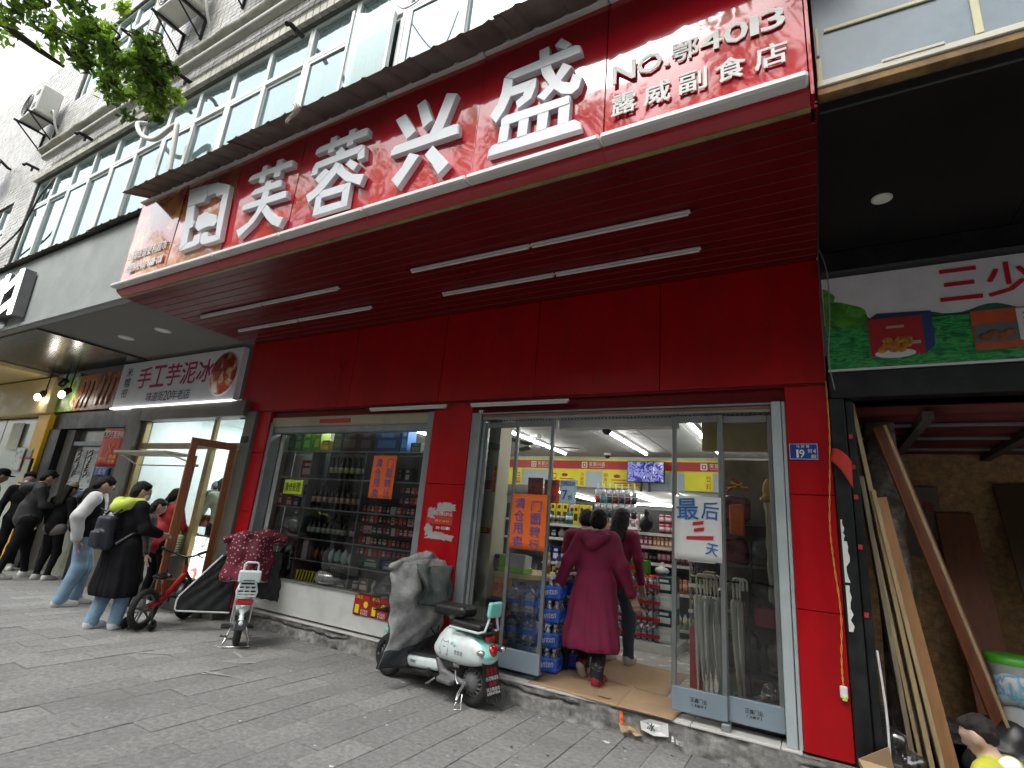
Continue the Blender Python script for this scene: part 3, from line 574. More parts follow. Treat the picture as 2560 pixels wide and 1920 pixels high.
q = MB(); q.box((-7.42, 2.772, 3.845), (.115, 2.80, 3.86)); q.build('metal_edge', M_gold, sg)
q = MB(); q.box((-7.418, 2.78, 3.872), (.113, 2.93, 5.2)); q.build('backing', M_dsteel, sg)
q = MB(); q.box((.118, 2.69, 3.87), (.135, 2.93, 5.2)); q.build('side_cheek', M_sign[0], sg)
for k, ps in STROKES.items():
    q = MB(); yb = 2.694
    for n, p in enumerate(ps):
        P = [(x/1000*2.638/2.6, 1.5+(z/1000-1.5)*2.638/2.6) for x, z in p]; yf = 2.638+.0009*n
        c = np.mean(P, 0)
        inn = [tuple(c+(np.array(v)-c)*(1-.02)) for v in P]
        q.prism(P, (0, yf+.008, 0), (1, 0, 0), (0, 0, 1), (0, yb-yf-.008, 0))
        q.prism(inn, (0, yf, 0), (1, 0, 0), (0, 0, 1), (0, .0075, 0))
    q.build('emblem' if k == 'logo' else 'letter', M_white, sg, label='white raised emblem frame on the orange printed panel' if k == 'logo' else None)
def line(txts, x0, x1, z, h, y, d, m, name='letter', parent=None, bold=.012, gap=.1, zs=0):
    n = len(txts); wsum = sum(w for _, w in txts); tot = (x1-x0); g = tot*gap/max(n-1, 1); u = (tot-g*(n-1))/wsum; x = x0
    for t, w in txts:
        q = MB(); hh = h if t not in '.-:' else h*{'.': .2, '-': .14, ':': .6}[t]; zz = z if t != '-' else z+h*.4
        q.text(t, (x, y, zz), (1, 0, 0), (0, 0, 1), u*w, hh, d, bold=bold); q.build(name, m, parent); x += u*w+g
line([('N', 1.05), ('O', 1.1), ('.', .25), ('鄂', 1.1), ('4', .85), ('0', .9), ('1', .3), ('3', .85)], -1.0, .02, 4.385, .145, 2.682, .007, M_paperw, parent=sg, bold=.03)
line([(c, 1) for c in '露威副食店'], -1.0, .02, 4.125, .155, 2.682, .007, M_paperw, parent=sg, bold=.03, gap=.2)
line([(c, 1) for c in '全国连锁便利超市'], -7.3, -6.42, 4.29, .12, 2.68, .003, M_paperw, parent=sg, bold=.025)
line([(c, 1) for c in '加盟热线']+[(':', .3)]+[(c, .55) if c != '1' else (c, .35) for c in '400-6611-001'], -7.26, -6.44, 4.115, .1, 2.68, .003, M_paperw, parent=sg, bold=.025)
# ================================================================ convenience store front
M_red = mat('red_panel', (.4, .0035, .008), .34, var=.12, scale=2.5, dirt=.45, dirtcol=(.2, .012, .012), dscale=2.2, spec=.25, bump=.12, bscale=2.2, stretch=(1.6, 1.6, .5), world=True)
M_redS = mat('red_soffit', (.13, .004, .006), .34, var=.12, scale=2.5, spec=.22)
M_grey = mat('grey_steel', (.27, .3, .31), .45, metal=.3, var=.15, dirt=.5, dirtcol=(.1, .1, .09))
M_greyL = mat('pale_steel', (.48, .54, .56), .4, metal=.2, var=.12, dirt=.4, dirtcol=(.2, .2, .18))
M_cream = mat('cream_shutter', (.42, .38, .27), .6, var=.15, dirt=.5, dirtcol=(.15, .13, .1))
M_wpaint = mat('white_board', (.6, .61, .59), .5, var=.08, scale=2, dirt=.35, dirtcol=(.3, .29, .27))
shop = thing('convenience_store', 'red clad convenience store front with plank soffit, glass doors and display window', 'shop', (-3.6, 4.6, 0))
XL, XR = -7.37, .15
pl = (4.62-2.80)/15
for k in range(15):
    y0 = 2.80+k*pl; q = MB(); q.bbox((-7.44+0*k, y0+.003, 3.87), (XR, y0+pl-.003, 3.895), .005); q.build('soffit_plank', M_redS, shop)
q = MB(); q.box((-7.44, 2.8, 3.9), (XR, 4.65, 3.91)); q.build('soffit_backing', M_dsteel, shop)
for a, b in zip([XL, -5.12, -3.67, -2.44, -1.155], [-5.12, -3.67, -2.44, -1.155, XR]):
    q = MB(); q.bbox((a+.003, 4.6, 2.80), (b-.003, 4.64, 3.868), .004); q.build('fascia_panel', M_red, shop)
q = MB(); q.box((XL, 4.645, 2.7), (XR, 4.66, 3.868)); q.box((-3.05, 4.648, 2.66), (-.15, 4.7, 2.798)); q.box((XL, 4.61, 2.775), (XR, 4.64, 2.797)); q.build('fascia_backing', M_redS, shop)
def pillar(x0, x1, y, cuts, z0=.17, yb=4.75):
    for a, b in zip([z0]+cuts, cuts+[2.775]):
        q = MB(); q.bbox((x0, y, a+.002), (x1, yb, b-.002), .004); q.build('pillar_panel', M_red, shop)
pillar(-.15, .145, 4.6, [1.1, 1.92], .188, 4.9); pillar(-3.70, -3.19, 4.6, [1.88]); pillar(-6.86, -6.60, 4.6, [1.4, 2.2])
# scraped stickers on the centre pillar
def tornpatch(cx, cz, w, h, seed, y, up=(0, 0, 1)):
    r = np.random.default_rng(seed); n = 26; P = []
    for i in range(n): a = 6.283*i/n; k = 1+.28*r.normal(); P.append((cx+w/2*math.copysign(abs(math.cos(a))**.6, math.cos(a))*min(1.25, max(.6, k)), cz+h/2*math.copysign(abs(math.sin(a))**.6, math.sin(a))*min(1.2, max(.6, k))))
    return P
M_paperw = mat('white_paper', (.72, .72, .7), .8, var=.06, dirt=.2, dirtcol=(.45, .44, .4)); M_paperg = mat('torn_paper', (.42, .4, .38), .9, var=.15)
M_redpaper = mat('red_paper', (.5, .03, .035), .6, var=.08); M_yellow = mat('yellow_paper', (.75, .6, .03), .6, var=.05)
t = thing('torn_sticker', 'upper scraped off red sticker with torn white patches on the centre pillar', 'sticker', (-3.45, 4.6, 1.5))
q = MB(); q.box((-3.62, 4.597, 1.46), (-3.28, 4.5995, 1.62)); q.build('backing', M_redpaper, t)
q = MB()
for s, (a, b, w, h) in enumerate([(-3.38, 1.64, .24, .08), (-3.56, 1.57, .1, .11), (-3.45, 1.63, .1, .1)]): q.prism(tornpatch(a, b, w, h, s, 0), (0, 4.5955-.0003*s, 0), (1, 0, 0), (0, 0, 1), (0, .001, 0))
q.build('torn_patch', M_paperg, t); line([(c, 1) for c in '回收名烟名酒礼品'], -3.52, -3.29, 1.55, .035, 4.5955, 0, M_paperw, parent=t); line([(c, 1) for c in '高价诚信'], -3.5, -3.32, 1.485, .022, 4.5955, 0, M_yellow, parent=t)
t = thing('torn_sticker', 'lower scraped off sticker with a grey smear on the centre pillar', 'sticker', (-3.45, 4.6, 1.35))
q = MB()
for s, (a, b, w, h) in enumerate([(-3.43, 1.335, .36, .085), (-3.56, 1.39, .12, .12)]): q.prism(tornpatch(a, b, w, h, s+7, 0), (0, 4.596-.0004*s, 0), (1, 0, 0), (0, 0, 1), (0, .001, 0))
q.build('torn_patch', M_paperg, t); line([(c, 1) for c in '88-83818'], -3.48, -3.3, 1.41, .03, 4.5955, 0, M_paperw, parent=t)
# display window frame and the white board below
WX0, WX1, WY = -6.57, -3.75, 4.72
q = MB()
for a, b in (((WX0-.03, 4.62, .2), (WX0+.035, WY+.06, 2.62)), ((WX1-.05, 4.62, .2), (WX1+.04, WY+.06, 2.7)), ((WX0+.037, 4.66, 2.485), (WX1-.052, WY+.05, 2.565))): q.bbox(a, b, .006)
q.build('window_frame', M_grey, shop)
q = MB(); q.bbox((WX0-.03, 4.64, 2.567), (WX1-.052, WY+.06, 2.70), .01)
for k in range(5): q.box((WX0, 4.637, 2.58+k*.022), (WX1-.06, 4.64, 2.584+k*.022))
q.build('shutter_box', M_cream, shop)
q = MB(); q.bbox((-5.62, 4.634, 2.60), (-5.05, 4.64, 2.655), .001); q.build('red_tape', M_redpaper, shop)
q = MB(); q.bbox((WX0+.03, 4.80, .21), (WX1-.05, 4.86, .60), .006); q.build('window_board', M_wpaint, shop)
q = MB(); q.bbox((WX0+.03, 4.785, .602), (WX1-.05, 4.9, .622), .004); q.build('window_ledge', M_trim, shop)
q = MB(); q.box((WX0+.036, 4.79, .62), (WX0+.125, 4.86, 2.48)); q.build('window_post', M_wpaint, shop)
M_sg = glass('shop_glass', (.95, .97, .965), .75, .0)
for a, b in ((WX0+.13, -5.56), (-5.555, -4.6), (-4.595, WX1-.052)):
    q = MB(); tt = RNG.normal(0, .002, 2); q.quad((a, WY+.045+tt[0], .62), (b, WY+.045+tt[1], .62), (b, WY+.045+tt[1], 2.483), (a, WY+.045+tt[0], 2.483)); q.build('window_pane', M_sg, shop)
# door frame and lintel
q = MB()
for a, b in (((-3.19, 4.62, .19), (-3.07, 4.78, 2.66)), ((-3.065, 4.66, .19), (-3.03, 4.76, 2.6))): q.bbox(a, b, .006)
q.build('door_jamb', M_grey, shop)
q = MB(); q.bbox((-.255, 4.60, .19), (-.185, 4.8, 2.66), .006); q.bbox((-.18, 4.615, .19), (-.153, 4.8, 2.66), .004); q.build('door_jamb', M_greyL, shop)
q = MB(); q.bbox((-3.06, 4.64, 2.585), (-.26, 4.78, 2.612), .004); q.bbox((-3.06, 4.65, 2.615), (-.26, 4.79, 2.64), .004); q.bbox((-3.06, 4.63, 2.642), (-.26, 4.8, 2.66), .003); q.build('door_lintel', M_grey, shop)
q = MB(); q.box((-3.06, 4.636, 2.612), (-.26, 4.648, 2.626)); q.build('orange_tape', mat('rust_tape', (.38, .12, .05), .8, var=.3), shop)
q = MB()
for x in np.arange(-3.0, -.3, .035): q.tube([(x, 4.652, 2.575), (x, 4.66, 2.566)], .006, 5)
q.build('door_track', M_dsteel, shop, kind='stuff')
q = MB(); q.bbox((-2.22, 4.79, 2.50), (-1.04, 4.9, 2.59), .006); q.build('header_beam', M_wpaint, shop)
M_ds = mat('door_steel', (.2, .21, .21), .4, metal=.5, var=.12); M_kick = mat('kick_plate', (.2, .255, .3), .5, var=.1, dirt=.35, dirtcol=(.12, .13, .14))
M_dg = glass('door_glass', (.9, .93, .915), .75, .0)
def door(x0, x1, y, lab):
    f = MB()
    for a, b in (((x0, y, .255), (x0+.035, y+.035, 2.56)), ((x1-.035, y, .255), (x1, y+.035, 2.56)), ((x0+.035, y+.001, 2.5), (x1-.035, y+.034, 2.56))): f.bbox(a, b, .004)
    d = f.build('glass_door', M_ds, shop, label=lab)
    boxpart('kick_plate', (x0+.002, y-.004, .25), (x1-.002, y+.038, .42), M_kick, d, .004)
    q = MB(); q.quad((x0+.035, y+.016, .42), (x1-.035, y+.016, .42), (x1-.035, y+.016, 2.5), (x0+.035, y+.016, 2.5)); q.build('pane', M_dg, d)
    if lab and 'right' in lab: line([(c, 1) for c in '正鑫门业'], (x0+x1)/2-.06, (x0+x1)/2+.06, .335, .03, y-.006, 0, M_dsteel, 'lettering', d); line([('13871', 1)], (x0+x1)/2-.05, (x0+x1)/2+.05, .305, .018, y-.006, 0, M_dsteel, 'lettering', d)
    return d
door(-3.025, -2.615, 4.67, 'glass door behind the scooter'); door(-2.63, -2.195, 4.635, 'folded glass door with the orange poster')
door(-1.045, -.635, 4.62, 'glass door on the right with the white poster'); door(-.665, -.258, 4.66, 'rightmost glass door before the white hung things')
q = MB(); q.bbox((-.68, 4.6, .19), (-.62, 4.7, .24), .006); q.build('door_stop', M_grey, shop)
# tube lamps under the soffit and along the fascia (off)
M_tube = mat('unlit_tube', (.62, .62, .62), .35, var=.04)
def tubelamp(x0, x1, y, z, lab, n=2, ang=0):
    t = thing('tube_lamp', lab, 'lamp', ((x0+x1)/2, y, z), 0, 'tube lamps on the red store front')
    L = (x1-x0)/n
    for i in range(n):
        a = x0+i*L; q = MB(); q.bbox((a+.006, y-.018, z-.03), (a+L-.006, y+.018, z-.008), .004); q.build('housing', M_trim, t)
        q = MB(); q.tube([(a+.02, y, z-.038), (a+L-.02, y, z-.038)], .014, 8); q.build('tube', M_tube, t)
    q = MB(); q.tube([(x0, y, z-.02), (x0-.05, y, z-.02), (x0-.07, y, z-.003)], .006, 5); q.tube([(x1, y, z-.02), (x1+.05, y, z-.02), (x1+.06, y, z-.003)], .006, 5); q.build('end_wire', M_black, t)
tubelamp(-6.97, -4.36, 3.53, 3.87, 'unlit tube lamp on the red soffit, nearer the street on the left side'); tubelamp(-6.95, -4.38, 4.06, 3.87, 'unlit tube lamp on the red soffit, nearer the wall on the left side')
tubelamp(-3.33, -.66, 3.5, 3.87, 'unlit tube lamp on the red soffit, nearer the street on the right side'); tubelamp(-3.35, -.68, 4.05, 3.87, 'unlit tube lamp on the red soffit, nearer the wall on the right side')
tubelamp(-4.68, -3.5, 4.57, 2.765, 'single tube lamp under the red fascia above the display window', 1); tubelamp(-3.19, -2.02, 4.57, 2.762, 'single tube lamp under the red fascia above the glass doors', 1)
# house number plate
M_blue = mat('plate_blue', (.012, .045, .26), .35, var=.06)
t = thing('house_number_plate', 'small blue enamel house number plate reading 19 on the right red pillar', 'sign', (-.04, 4.6, 2.25))
boxpart('plate', (-.14, 4.588, 2.182), (.058, 4.599, 2.312), M_blue, t, .003)
M_pw = mat('plate_white', (.75, .76, .74), .5, var=0)
q = MB()
for a, b in (((-.136, 4.586, 2.304), (.054, 4.5875, 2.307)), ((-.136, 4.586, 2.187), (.054, 4.5875, 2.19)), ((-.136, 4.586, 2.19), (-.133, 4.5875, 2.304)), ((.051, 4.586, 2.19), (.054, 4.5875, 2.304))): q.box(a, b)
q.build('border', M_pw, t)
line([(c, 1) for c in '马蹄营'], -.09, 0, 2.276, .022, 4.587, 0, M_pw, parent=t, gap=.25); line([('1', .42), ('9', 1)], -.09, -.035, 2.2, .062, 4.587, 0, M_pw, parent=t, bold=.02); line([('附', 1), ('4', .7)], -.01, .042, 2.235, .033, 4.587, 0, M_pw, parent=t)
q = MB(); q.bbox((.008, 4.586, 2.195), (.043, 4.5875, 2.223), .0005); q.build('sticker', M_paperg, t)
# yellow twisted wire with plug, pennant, thin wire
M_yw = mat('yellow_cord', (.72, .3, .05), .5, var=.1)
P = bez([(.142, 4.585, 2.8), (.14, 4.585, 2.4), (.122, 4.585, 2.08), (.098, 4.585, 1.72), (.105, 4.585, 1.45), (.125, 4.585, 1.11), (.108, 4.585, .8), (.108, 4.585, .64)], 140)
q = MB()
for s in (0, math.pi): q.tube([p+A3((.004*math.cos(i*.55+s), -.003+.004*math.sin(i*.55+s), 0)) for i, p in enumerate(P)], .0032, 5)
t = thing('twisted_wire', 'twisted yellow and red cord with a plug hanging down the right red pillar', 'cord', (.11, 4.58, .6)); q.build('cord', M_yw, t)
q = MB(); q.bbox((.085, 4.565, .575), (.13, 4.592, .65), .006); q.build('plug', M_paperw, t); q = MB(); q.bbox((.095, 4.56, .56), (.125, 4.585, .592), .005); q.build('plug_tip', mat('green_tip', (.45, .6, .12), .5), t)
q = MB(); q.grid(lambda u, v: (.15+.115*u*(1-.05*v)-.02*(1-u)*v, 4.57-.035*math.sin(u*2.4), 2.27-.2*v*(.45+.55*u)-.1*u*u+0*.07*v), 6, 6, thick=.002)
tag(q.build('pennant', mat('red_pennant', (.55, .03, .02), .6)), 'small red paper pennant curling off the right edge of the red pillar', 'flag')
q = MB(); q.tube(bez([(.16, 4.4, 3.86), (.2, 4.35, 3.6), (.19, 4.4, 3.2), (.17, 4.5, 2.95), (.2, 4.57, 2.7)], 30), .005, 5); tag(q.build('loose_wire', M_grey), 'thin loose wire drooping beside the right end of the red fascia', 'wire')
# ================================================================ inside the convenience store
M_in = mat('interior_wall', (.5, .52, .5), .8, var=.08); M_floor = mat('shop_floor', (.5, .48, .44), .25, var=.12, dirt=.4, dirtcol=(.2, .18, .16)); M_ceil = mat('ceiling_tile', (.36, .37, .36), .85, var=.07, bump=.2, bscale=120)
M_lit = mat('lit_tube', (1, .98, .95), .5, var=0, emit=15)
room = thing('shop_interior', 'lit inside of the convenience store seen through its glass front', 'shop', (-3.4, 8, .2))
q = MB(); q.box((-6.75, 4.9, .05), (-.05, 12.6, .188)); fl = q.build('floor', M_floor, room)
for i in range(9):
    for j in range(7): boxpart('floor_tile', (-5.6+i*.6, 4.96+j*.6, .188), (-5.004+i*.6, 5.556+j*.6, .194), M_floor, fl) if -3.2 < -5.6+i*.6 < -.7 else None
q = MB(); q.box((-6.75, 4.9, .19), (-6.66, 12.6, 2.95)); q.box((-.1, 4.9, .19), (-.04, 12.6, 2.95)); q.box((-6.75, 12.5, .19), (-.05, 12.6, 2.95)); q.box((-6.66, 8.5, 2.25), (-.1, 8.6, 2.78)); q.box((-6.66, 8.6, 2.25), (-.1, 12.5, 2.3)); q.box((-3.66, 4.76, .19), (-3.2, 4.9, 2.7)); q.box((-6.75, 4.7, 2.79), (-.05, 4.9, 2.95)); q.box((-6.75, 4.9, 2.82), (-.05, 8.6, 2.95)); q.box((-6.75, 8.6, 2.7), (-.05, 12.6, 2.95))
q.build('wall', M_in, room)
q = MB(); q.box((-6.66, 4.9, 2.79), (-.1, 8.5, 2.815)); cg = q.build('ceiling', M_dsteel, room)
for i in range(11):
    for j in range(6): boxpart('ceiling_tile', (-6.62+i*.597, 4.92+j*.597, 2.777), (-6.03+i*.597, 5.51+j*.597, 2.789), M_ceil, cg, .003)
M_lf = mat('lamp_housing', (.6, .6, .6), .4, var=0)
def intube(x, y0, y1, z, n, lab, along='y'):
    t = thing('ceiling_lamp', lab, 'lamp', (x, y0, z), 0, 'lit tube lamps inside the store'); L = (y1-y0)/n
    for i in range(n):
        q = MB(); h = MB(); a, b = y0+i*L+.03, y0+(i+1)*L-.03
        if along == 'y': q.tube([(x, a, z-.03), (x, b, z-.03)], .015, 8); h.box((x-.025, a-.02, z-.012), (x+.025, b+.02, z+.02))
        else: q.tube([(a, x, z-.03), (b, x, z-.03)], .015, 8); h.box((a-.02, x-.025, z-.012), (b+.02, x+.025, z+.02))
        h.build('housing', M_lf, t); q.build('tube', M_lit, t)
for x, lab in ((-3.5, 'lit ceiling tube lamps on the left beside the ceiling fan'), (-2.16, 'lit ceiling tube lamps above the doorway opening'), (-1.11, 'lit ceiling tube lamps behind the right glass door'), (-5.0, 'lit ceiling tube lamps above the display window shelves')): intube(x, 5.4, 7.9, 2.755, 2, lab)
for k, (x, lab) in enumerate(((-4.2, 'leftmost lit tube lamp under the low rear ceiling'), (-2.7, 'lit tube lamp under the low rear ceiling below the yellow signs'), (-1.95, 'lit tube lamp under the low rear ceiling below the screen'))): intube(x, 8.8, 11.2, 2.235, 2, lab)
intube(5.05, -6.3, -3.9, 2.62, 2, 'added unseen tube lamps brightening the display window shelves, just behind its header', 'x'); intube(11.0, -3.3, -2.1, 2.2, 1, 'lit tube lamp running across the very back of the store', 'x')  # first pair is added, hidden by the header, to brighten the display shelves
M_yel = mat('sign_yellow', (.72, .68, .02), .5, var=.05); M_sred = mat('sign_red', (.42, .02, .03), .5, var=.05); M_pale = mat('pale_blue_wall', (.42, .5, .54), .7, var=.05)
bn = thing('header_banner', 'red banner edged in yellow with white repeating shop name across the rear of the store', 'banner', (-3.4, 8.49, 2.6))
q = MB(); q.box((-6.6, 8.47, 2.53), (-.12, 8.495, 2.73)); q.build('backing', M_yel, bn); q = MB(); q.box((-6.6, 8.46, 2.56), (-.12, 8.469, 2.7)); q.build('red_band', M_sred, bn)
for i in range(6):
    x = -5.4+i*.98; line([(c, 1) for c in '芙蓉兴盛'], x+.13, x+.42, 2.61, .07, 8.458, 0, M_paperw, parent=bn); q = MB(); q.box((x+.14, 8.457, 2.588), (x+.41, 8.459, 2.593))
    for a, b in (((x, 2.58), (x+.1, 2.595)), ((x, 2.66), (x+.1, 2.68)), ((x, 2.595), (x+.018, 2.66)), ((x+.082, 2.595), (x+.1, 2.66)), ((x+.035, 2.61), (x+.065, 2.645))): q.box((a[0], 8.457, a[1]), (b[0], 8.459, b[1]))
    q.build('logo', M_paperw, bn)
q = MB(); q.box((-6.6, 8.478, 2.255), (-.12, 8.497, 2.528)); tag(q.build('rear_fascia', M_pale), 'plain pale blue panel under the red banner at the rear', 'panel')
for x0, x1, a, b, lab in ((-5.1, -4.6, '纸', '品', 'yellow aisle sign on the far left behind the folded glass door'), (-4.0, -3.36, '日', '方便面', 'yellow aisle sign reading instant noodles above the blue discount notice'), (-3.06, -2.4, '副食区', '饮料', 'yellow aisle sign partly behind the screen'), (-1.72, -1.3, '', '饮料', 'yellow aisle sign glimpsed through the right glass door')):
    t = thing('aisle_sign', lab, 'sign', (x0, 8.47, 2.4)); q = MB(); q.box((x0, 8.462, 2.258), (x1, 8.475, 2.53)); q.build('board', M_yel, t)
    for s, xx in ((a, x0+.02), (b, x1-.1)):
        hh = .23/max(len(s), 1)
        for i, c in enumerate(s): q = MB(); q.text(c, (xx, 8.46, 2.51-hh*(i+1)), (1, 0, 0), (0, 0, 1), .07, hh*.85, 0, bold=.015); q.build('letter', M_sred, t)
    if x1-x0 > .5:
        q = MB(); q.ell((x0+.25, 8.462, 2.45), (.06, .003, .03), 0); q.box((x0+.16, 8.459, 2.38), (x0+.42, 8.461, 2.395)); q.box((x0+.2, 8.459, 2.33), (x0+.5, 8.461, 2.345)); q.box((x0+.3, 8.459, 2.3), (x0+.5, 8.461, 2.315)); q.build('logo', M_sred, t)
tv = thing('wall_screen', 'wide wall screen showing security camera pictures under the rear ceiling', 'screen', (-2.27, 8.2, 2.5))
boxpart('casing', (-2.56, 8.2, 2.335), (-1.97, 8.26, 2.67), M_black, tv, .008)
m = ramp_mat('screen_picture', [(.3, '#0a0c24'), (.45, '#3a3f8c'), (.52, '#8f95d8'), (.6, '#14183c'), (.7, '#d4d2f0')], 11, .2); b = m.node_tree.nodes['Principled BSDF']; m.node_tree.links.new(m.node_tree.nodes['Color Ramp'].outputs[0], b.inputs['Emission Color']); b.inputs['Emission Strength'].default_value = .16
for i in range(2):
    for j in range(2): boxpart('picture', (-2.545+i*.282, 8.195, 2.35+j*.153), (-2.266+i*.282, 8.199, 2.5+j*.153), m, tv)
q = MB(); q.bbox((-2.35, 8.21, 2.2), (-2.31, 8.24, 2.335), .004); q.bbox((-2.22, 8.21, 2.2), (-2.18, 8.24, 2.335), .004); q.build('bracket', M_black, tv)
fan = thing('ceiling_fan', 'dark bladed ceiling fan at rest near the left tube lamps', 'fan', (-3.36, 6.5, 2.78))
q = MB(); q.bbox((-.06, -.06, -.05), (.06, .06, 0), .01); q.tube([(0, 0, -.05), (0, 0, -.14)], .014, 8); q.build('rod', M_lf, fan, True)
q = MB(); q.lathe([(.02, -.13), (.07, -.14), (.085, -.17), (.06, -.2), (.01, -.205)], n=16); q.build('motor', M_lf, fan, True)
for a in (20, 140, 260):
    R = rotm('Z', math.radians(a)); q = MB(); q.bbox((.09, -.06, -.165), (.62, .06, -.155), .004, R=R@rotm('X', .12), c=(0, 0, -.16)); q.build('blade', M_dsteel, fan, True)
for p, lab in (((-2.86, 8.1, 2.775), 'white dome camera on the ceiling near the rear banner'), ((-1.73, 4.86, 2.53), 'white dome camera at the top of the door opening')):
    t = thing('security_camera', lab, 'camera', p); q = MB(); q.lathe([(.055, 0), (.055, -.03), (.048, -.035)], n=14); q.build('base', M_lf, t, True); q = MB(); q.lathe([(.048, -.036), (.044, -.06), (.025, -.08), (.001, -.085)], n=14); q.build('dome', M_dsteel, t, True)
    q = MB(); q.ell((0, -.04, -.055), (.02, .012, .02)); q.build('lens', M_black, t, True)
# ---------------------------------------------------------------- goods: one mesh per kind and colour, many separate things
_G = {}
def good(kind, x, y, z, w, h, c, name, lab, cat, group, c2=(.7, .68, .6), d=None, rz=0):
    key = (kind, round(w, 3), round(h, 3), c, c2)
    d = d or w
    if key not in _G:
        q = MB(); m = [colmat('pack', c, rough=.35, var=.06), colmat('pack', c2, rough=.45, var=.05), M_black]
        r = w/2
        if kind == 'bottle':
            q.lathe([(r*.9, 0), (r, .01), (r, h*.28), (r*1.012, h*.28), (r*1.012, h*.52), (r, h*.52), (r*.98, h*.6), (r*.45, h*.72), (r*.34, h*.76), (r*.34, h*.86), (r*.38, h*.86), (r*.38, h), (.001, h)], n=12, ms=[0, 0, 1, 1, 1, 0, 0, 0, 0, 0, 2, 2])
        elif kind == 'can': q.lathe([(r*.85, 0), (r, .008), (r, h*.25), (r*1.005, h*.25), (r*1.005, h*.7), (r, h*.7), (r, h-.01), (r*.85, h)], n=12, ms=[0, 0, 0, 1, 0, 0, 1])
        elif kind == 'vase': q.lathe([(r*.5, 0), (r*.85, h*.15), (r, h*.35), (r*.8, h*.6), (r*.3, h*.78), (r*.22, h*.85), (r*.3, h*.92), (.001, h*.95)], n=14, ms=[0]*5+[2, 1])
        elif kind == 'box': q.bbox((-r, -d/2, 0), (r, d/2, h), .004); q.box((-r*.7, -d/2-.001, h*.2), (r*.7, -d/2, h*.55), 1); q.box((-r*.5, -d/2-.001, h*.68), (r*.5, -d/2, h*.84), 1)
        elif kind == 'pouch':
            q.grid(lambda u, v: ((u-.5)*w*(1-.12*math.sin(v*math.pi)), -d/2*math.sin(u*math.pi)**.7*math.sin(min(1, max(0, v))*math.pi)**.6-.002*math.sin(u*40), v*h), 8, 8, 0, thick=.002); q.ell((0, -d/2*.9, h*.55), (w*.25, .006, h*.2), 1, 8, 4)
        elif kind == 'bag':
            V, F, mi = blob([('e', (0, 0, h*.42), (w*.5, d*.45, h*.42), None, 0), ('c', (0, 0, h*.7), (0, 0, h), w*.14, w*.2, 0)], max(.012, w/14), .03, wob=w*.05, wsc=1.3/w); q.add(V, F.tolist(), 0, True)
        _G[key] = q.build(name, m).data; bpy.data.objects.remove(bpy.data.objects[-1]) if 0 else None
        for o in [o for o in COL.objects if o.data is _G[key]]: bpy.data.objects.remove(o)
    o = bpy.data.objects.new(name, _G[key]); COL.objects.link(o); o.location = (x, y, z); o.rotation_euler = (0, 0, rz)
    return tag(o, lab, cat, group)
# display window shelves
M_shelfglass = glass('shelf_glass', (.95, .98, .97), .8, .03, .04, (.5, .6, .58)); M_backp = mat('display_back', (.34, .33, .28), .6, var=.15, dirt=.3)
ds = thing('display_shelves', 'glass shelving filled with bottles and boxes behind the display window', 'shelves', (-5.2, 5, .6))
for z in (2.26, 1.9, 1.515, 1.14, .88): boxpart('shelf', (-6.6, 4.83, z-.012), (-3.9, 5.12, z), M_shelfglass, ds); boxpart('shelf_edge', (-6.6, 4.822, z-.014), (-3.9, 4.829, z+.002), M_grey, ds)
boxpart('shelf_base', (-6.6, 4.9, .2), (-3.85, 5.14, .615), M_wpaint, ds)
for x in (-6.62, -5.87, -4.88, -3.9): boxpart('divider', (x, 4.83, .62), (x+.015, 5.12, 2.26), M_grey, ds)
boxpart('back_panel', (-6.6, 5.125, .62), (-5.87, 5.15, 2.26), mat('white_back', (.75, .74, .68), .5, var=.06), ds); boxpart('back_panel', (-5.86, 5.125, .62), (-3.88, 5.15, 2.25), mat('dark_back', (.05, .045, .04), .6), ds)
BG = 'bottles in the display window'
_ri = [0]
def row(x0, x1, n, y, z, fn):
    for i in range(n): _ri[0] = i; fn(x0+(x1-x0)*(i+.5)/n+RNG.normal(0, .004), y+RNG.normal(0, .008), z, i)
def wine(lc, lab, h=.3): return lambda x, y, z, i: good('bottle', x, y, z, .074, h, (.012, .014, .012), 'bottle', lab+', '+nth(i)+' from left', 'bottle', BG, lc, rz=RNG.uniform(0, 6))
row(-5.6, -4.92, 7, 4.92, 1.9, wine((.42, .44, .2), 'dark wine bottle with yellow green label on the second glass shelf')); row(-5.6, -4.92, 7, 5.04, 1.9, wine((.45, .43, .38), 'dark wine bottle with pale label at rear of the second glass shelf'))
row(-5.84, -4.9, 9, 4.93, 1.515, wine((.5, .32, .2), 'dark wine bottle with peach label on the third glass shelf')); row(-5.84, -4.9, 8, 5.05, 1.515, wine((.1, .08, .06), 'dark wine bottle with dark label at rear of the third glass shelf', .33))
row(-5.84, -4.9, 10, 4.93, 1.14, wine((.4, .41, .38), 'dark wine bottle with greyish white label on the fourth glass shelf', .27)); row(-5.8, -4.9, 7, 5.05, 1.14, wine((.3, .2, .15), 'dark wine bottle with brown label at rear of the fourth glass shelf', .32))
row(-5.36, -4.9, 4, 4.95, .88, lambda x, y, z, i: good('vase', x, y, z, .11, .2, (.5, .66, .64), 'liquor_jar', 'pale celadon porcelain liquor jar on the fifth glass shelf, '+nth(i)+' from left', 'jar', 'porcelain jars in the display window', (.4, .1, .08)))
row(-5.66, -5.4, 3, 4.97, .88, lambda x, y, z, i: good('vase', x, y, z, .09, .17, (.28, .03, .01) if i == 0 else (.06, .01, .01), 'liquor_jar', 'orange red round liquor jar on the fifth glass shelf' if i == 0 else 'dark red liquor jar, '+nth(i-1)+' to the right of the orange red jar', 'jar', 'porcelain jars in the display window'))
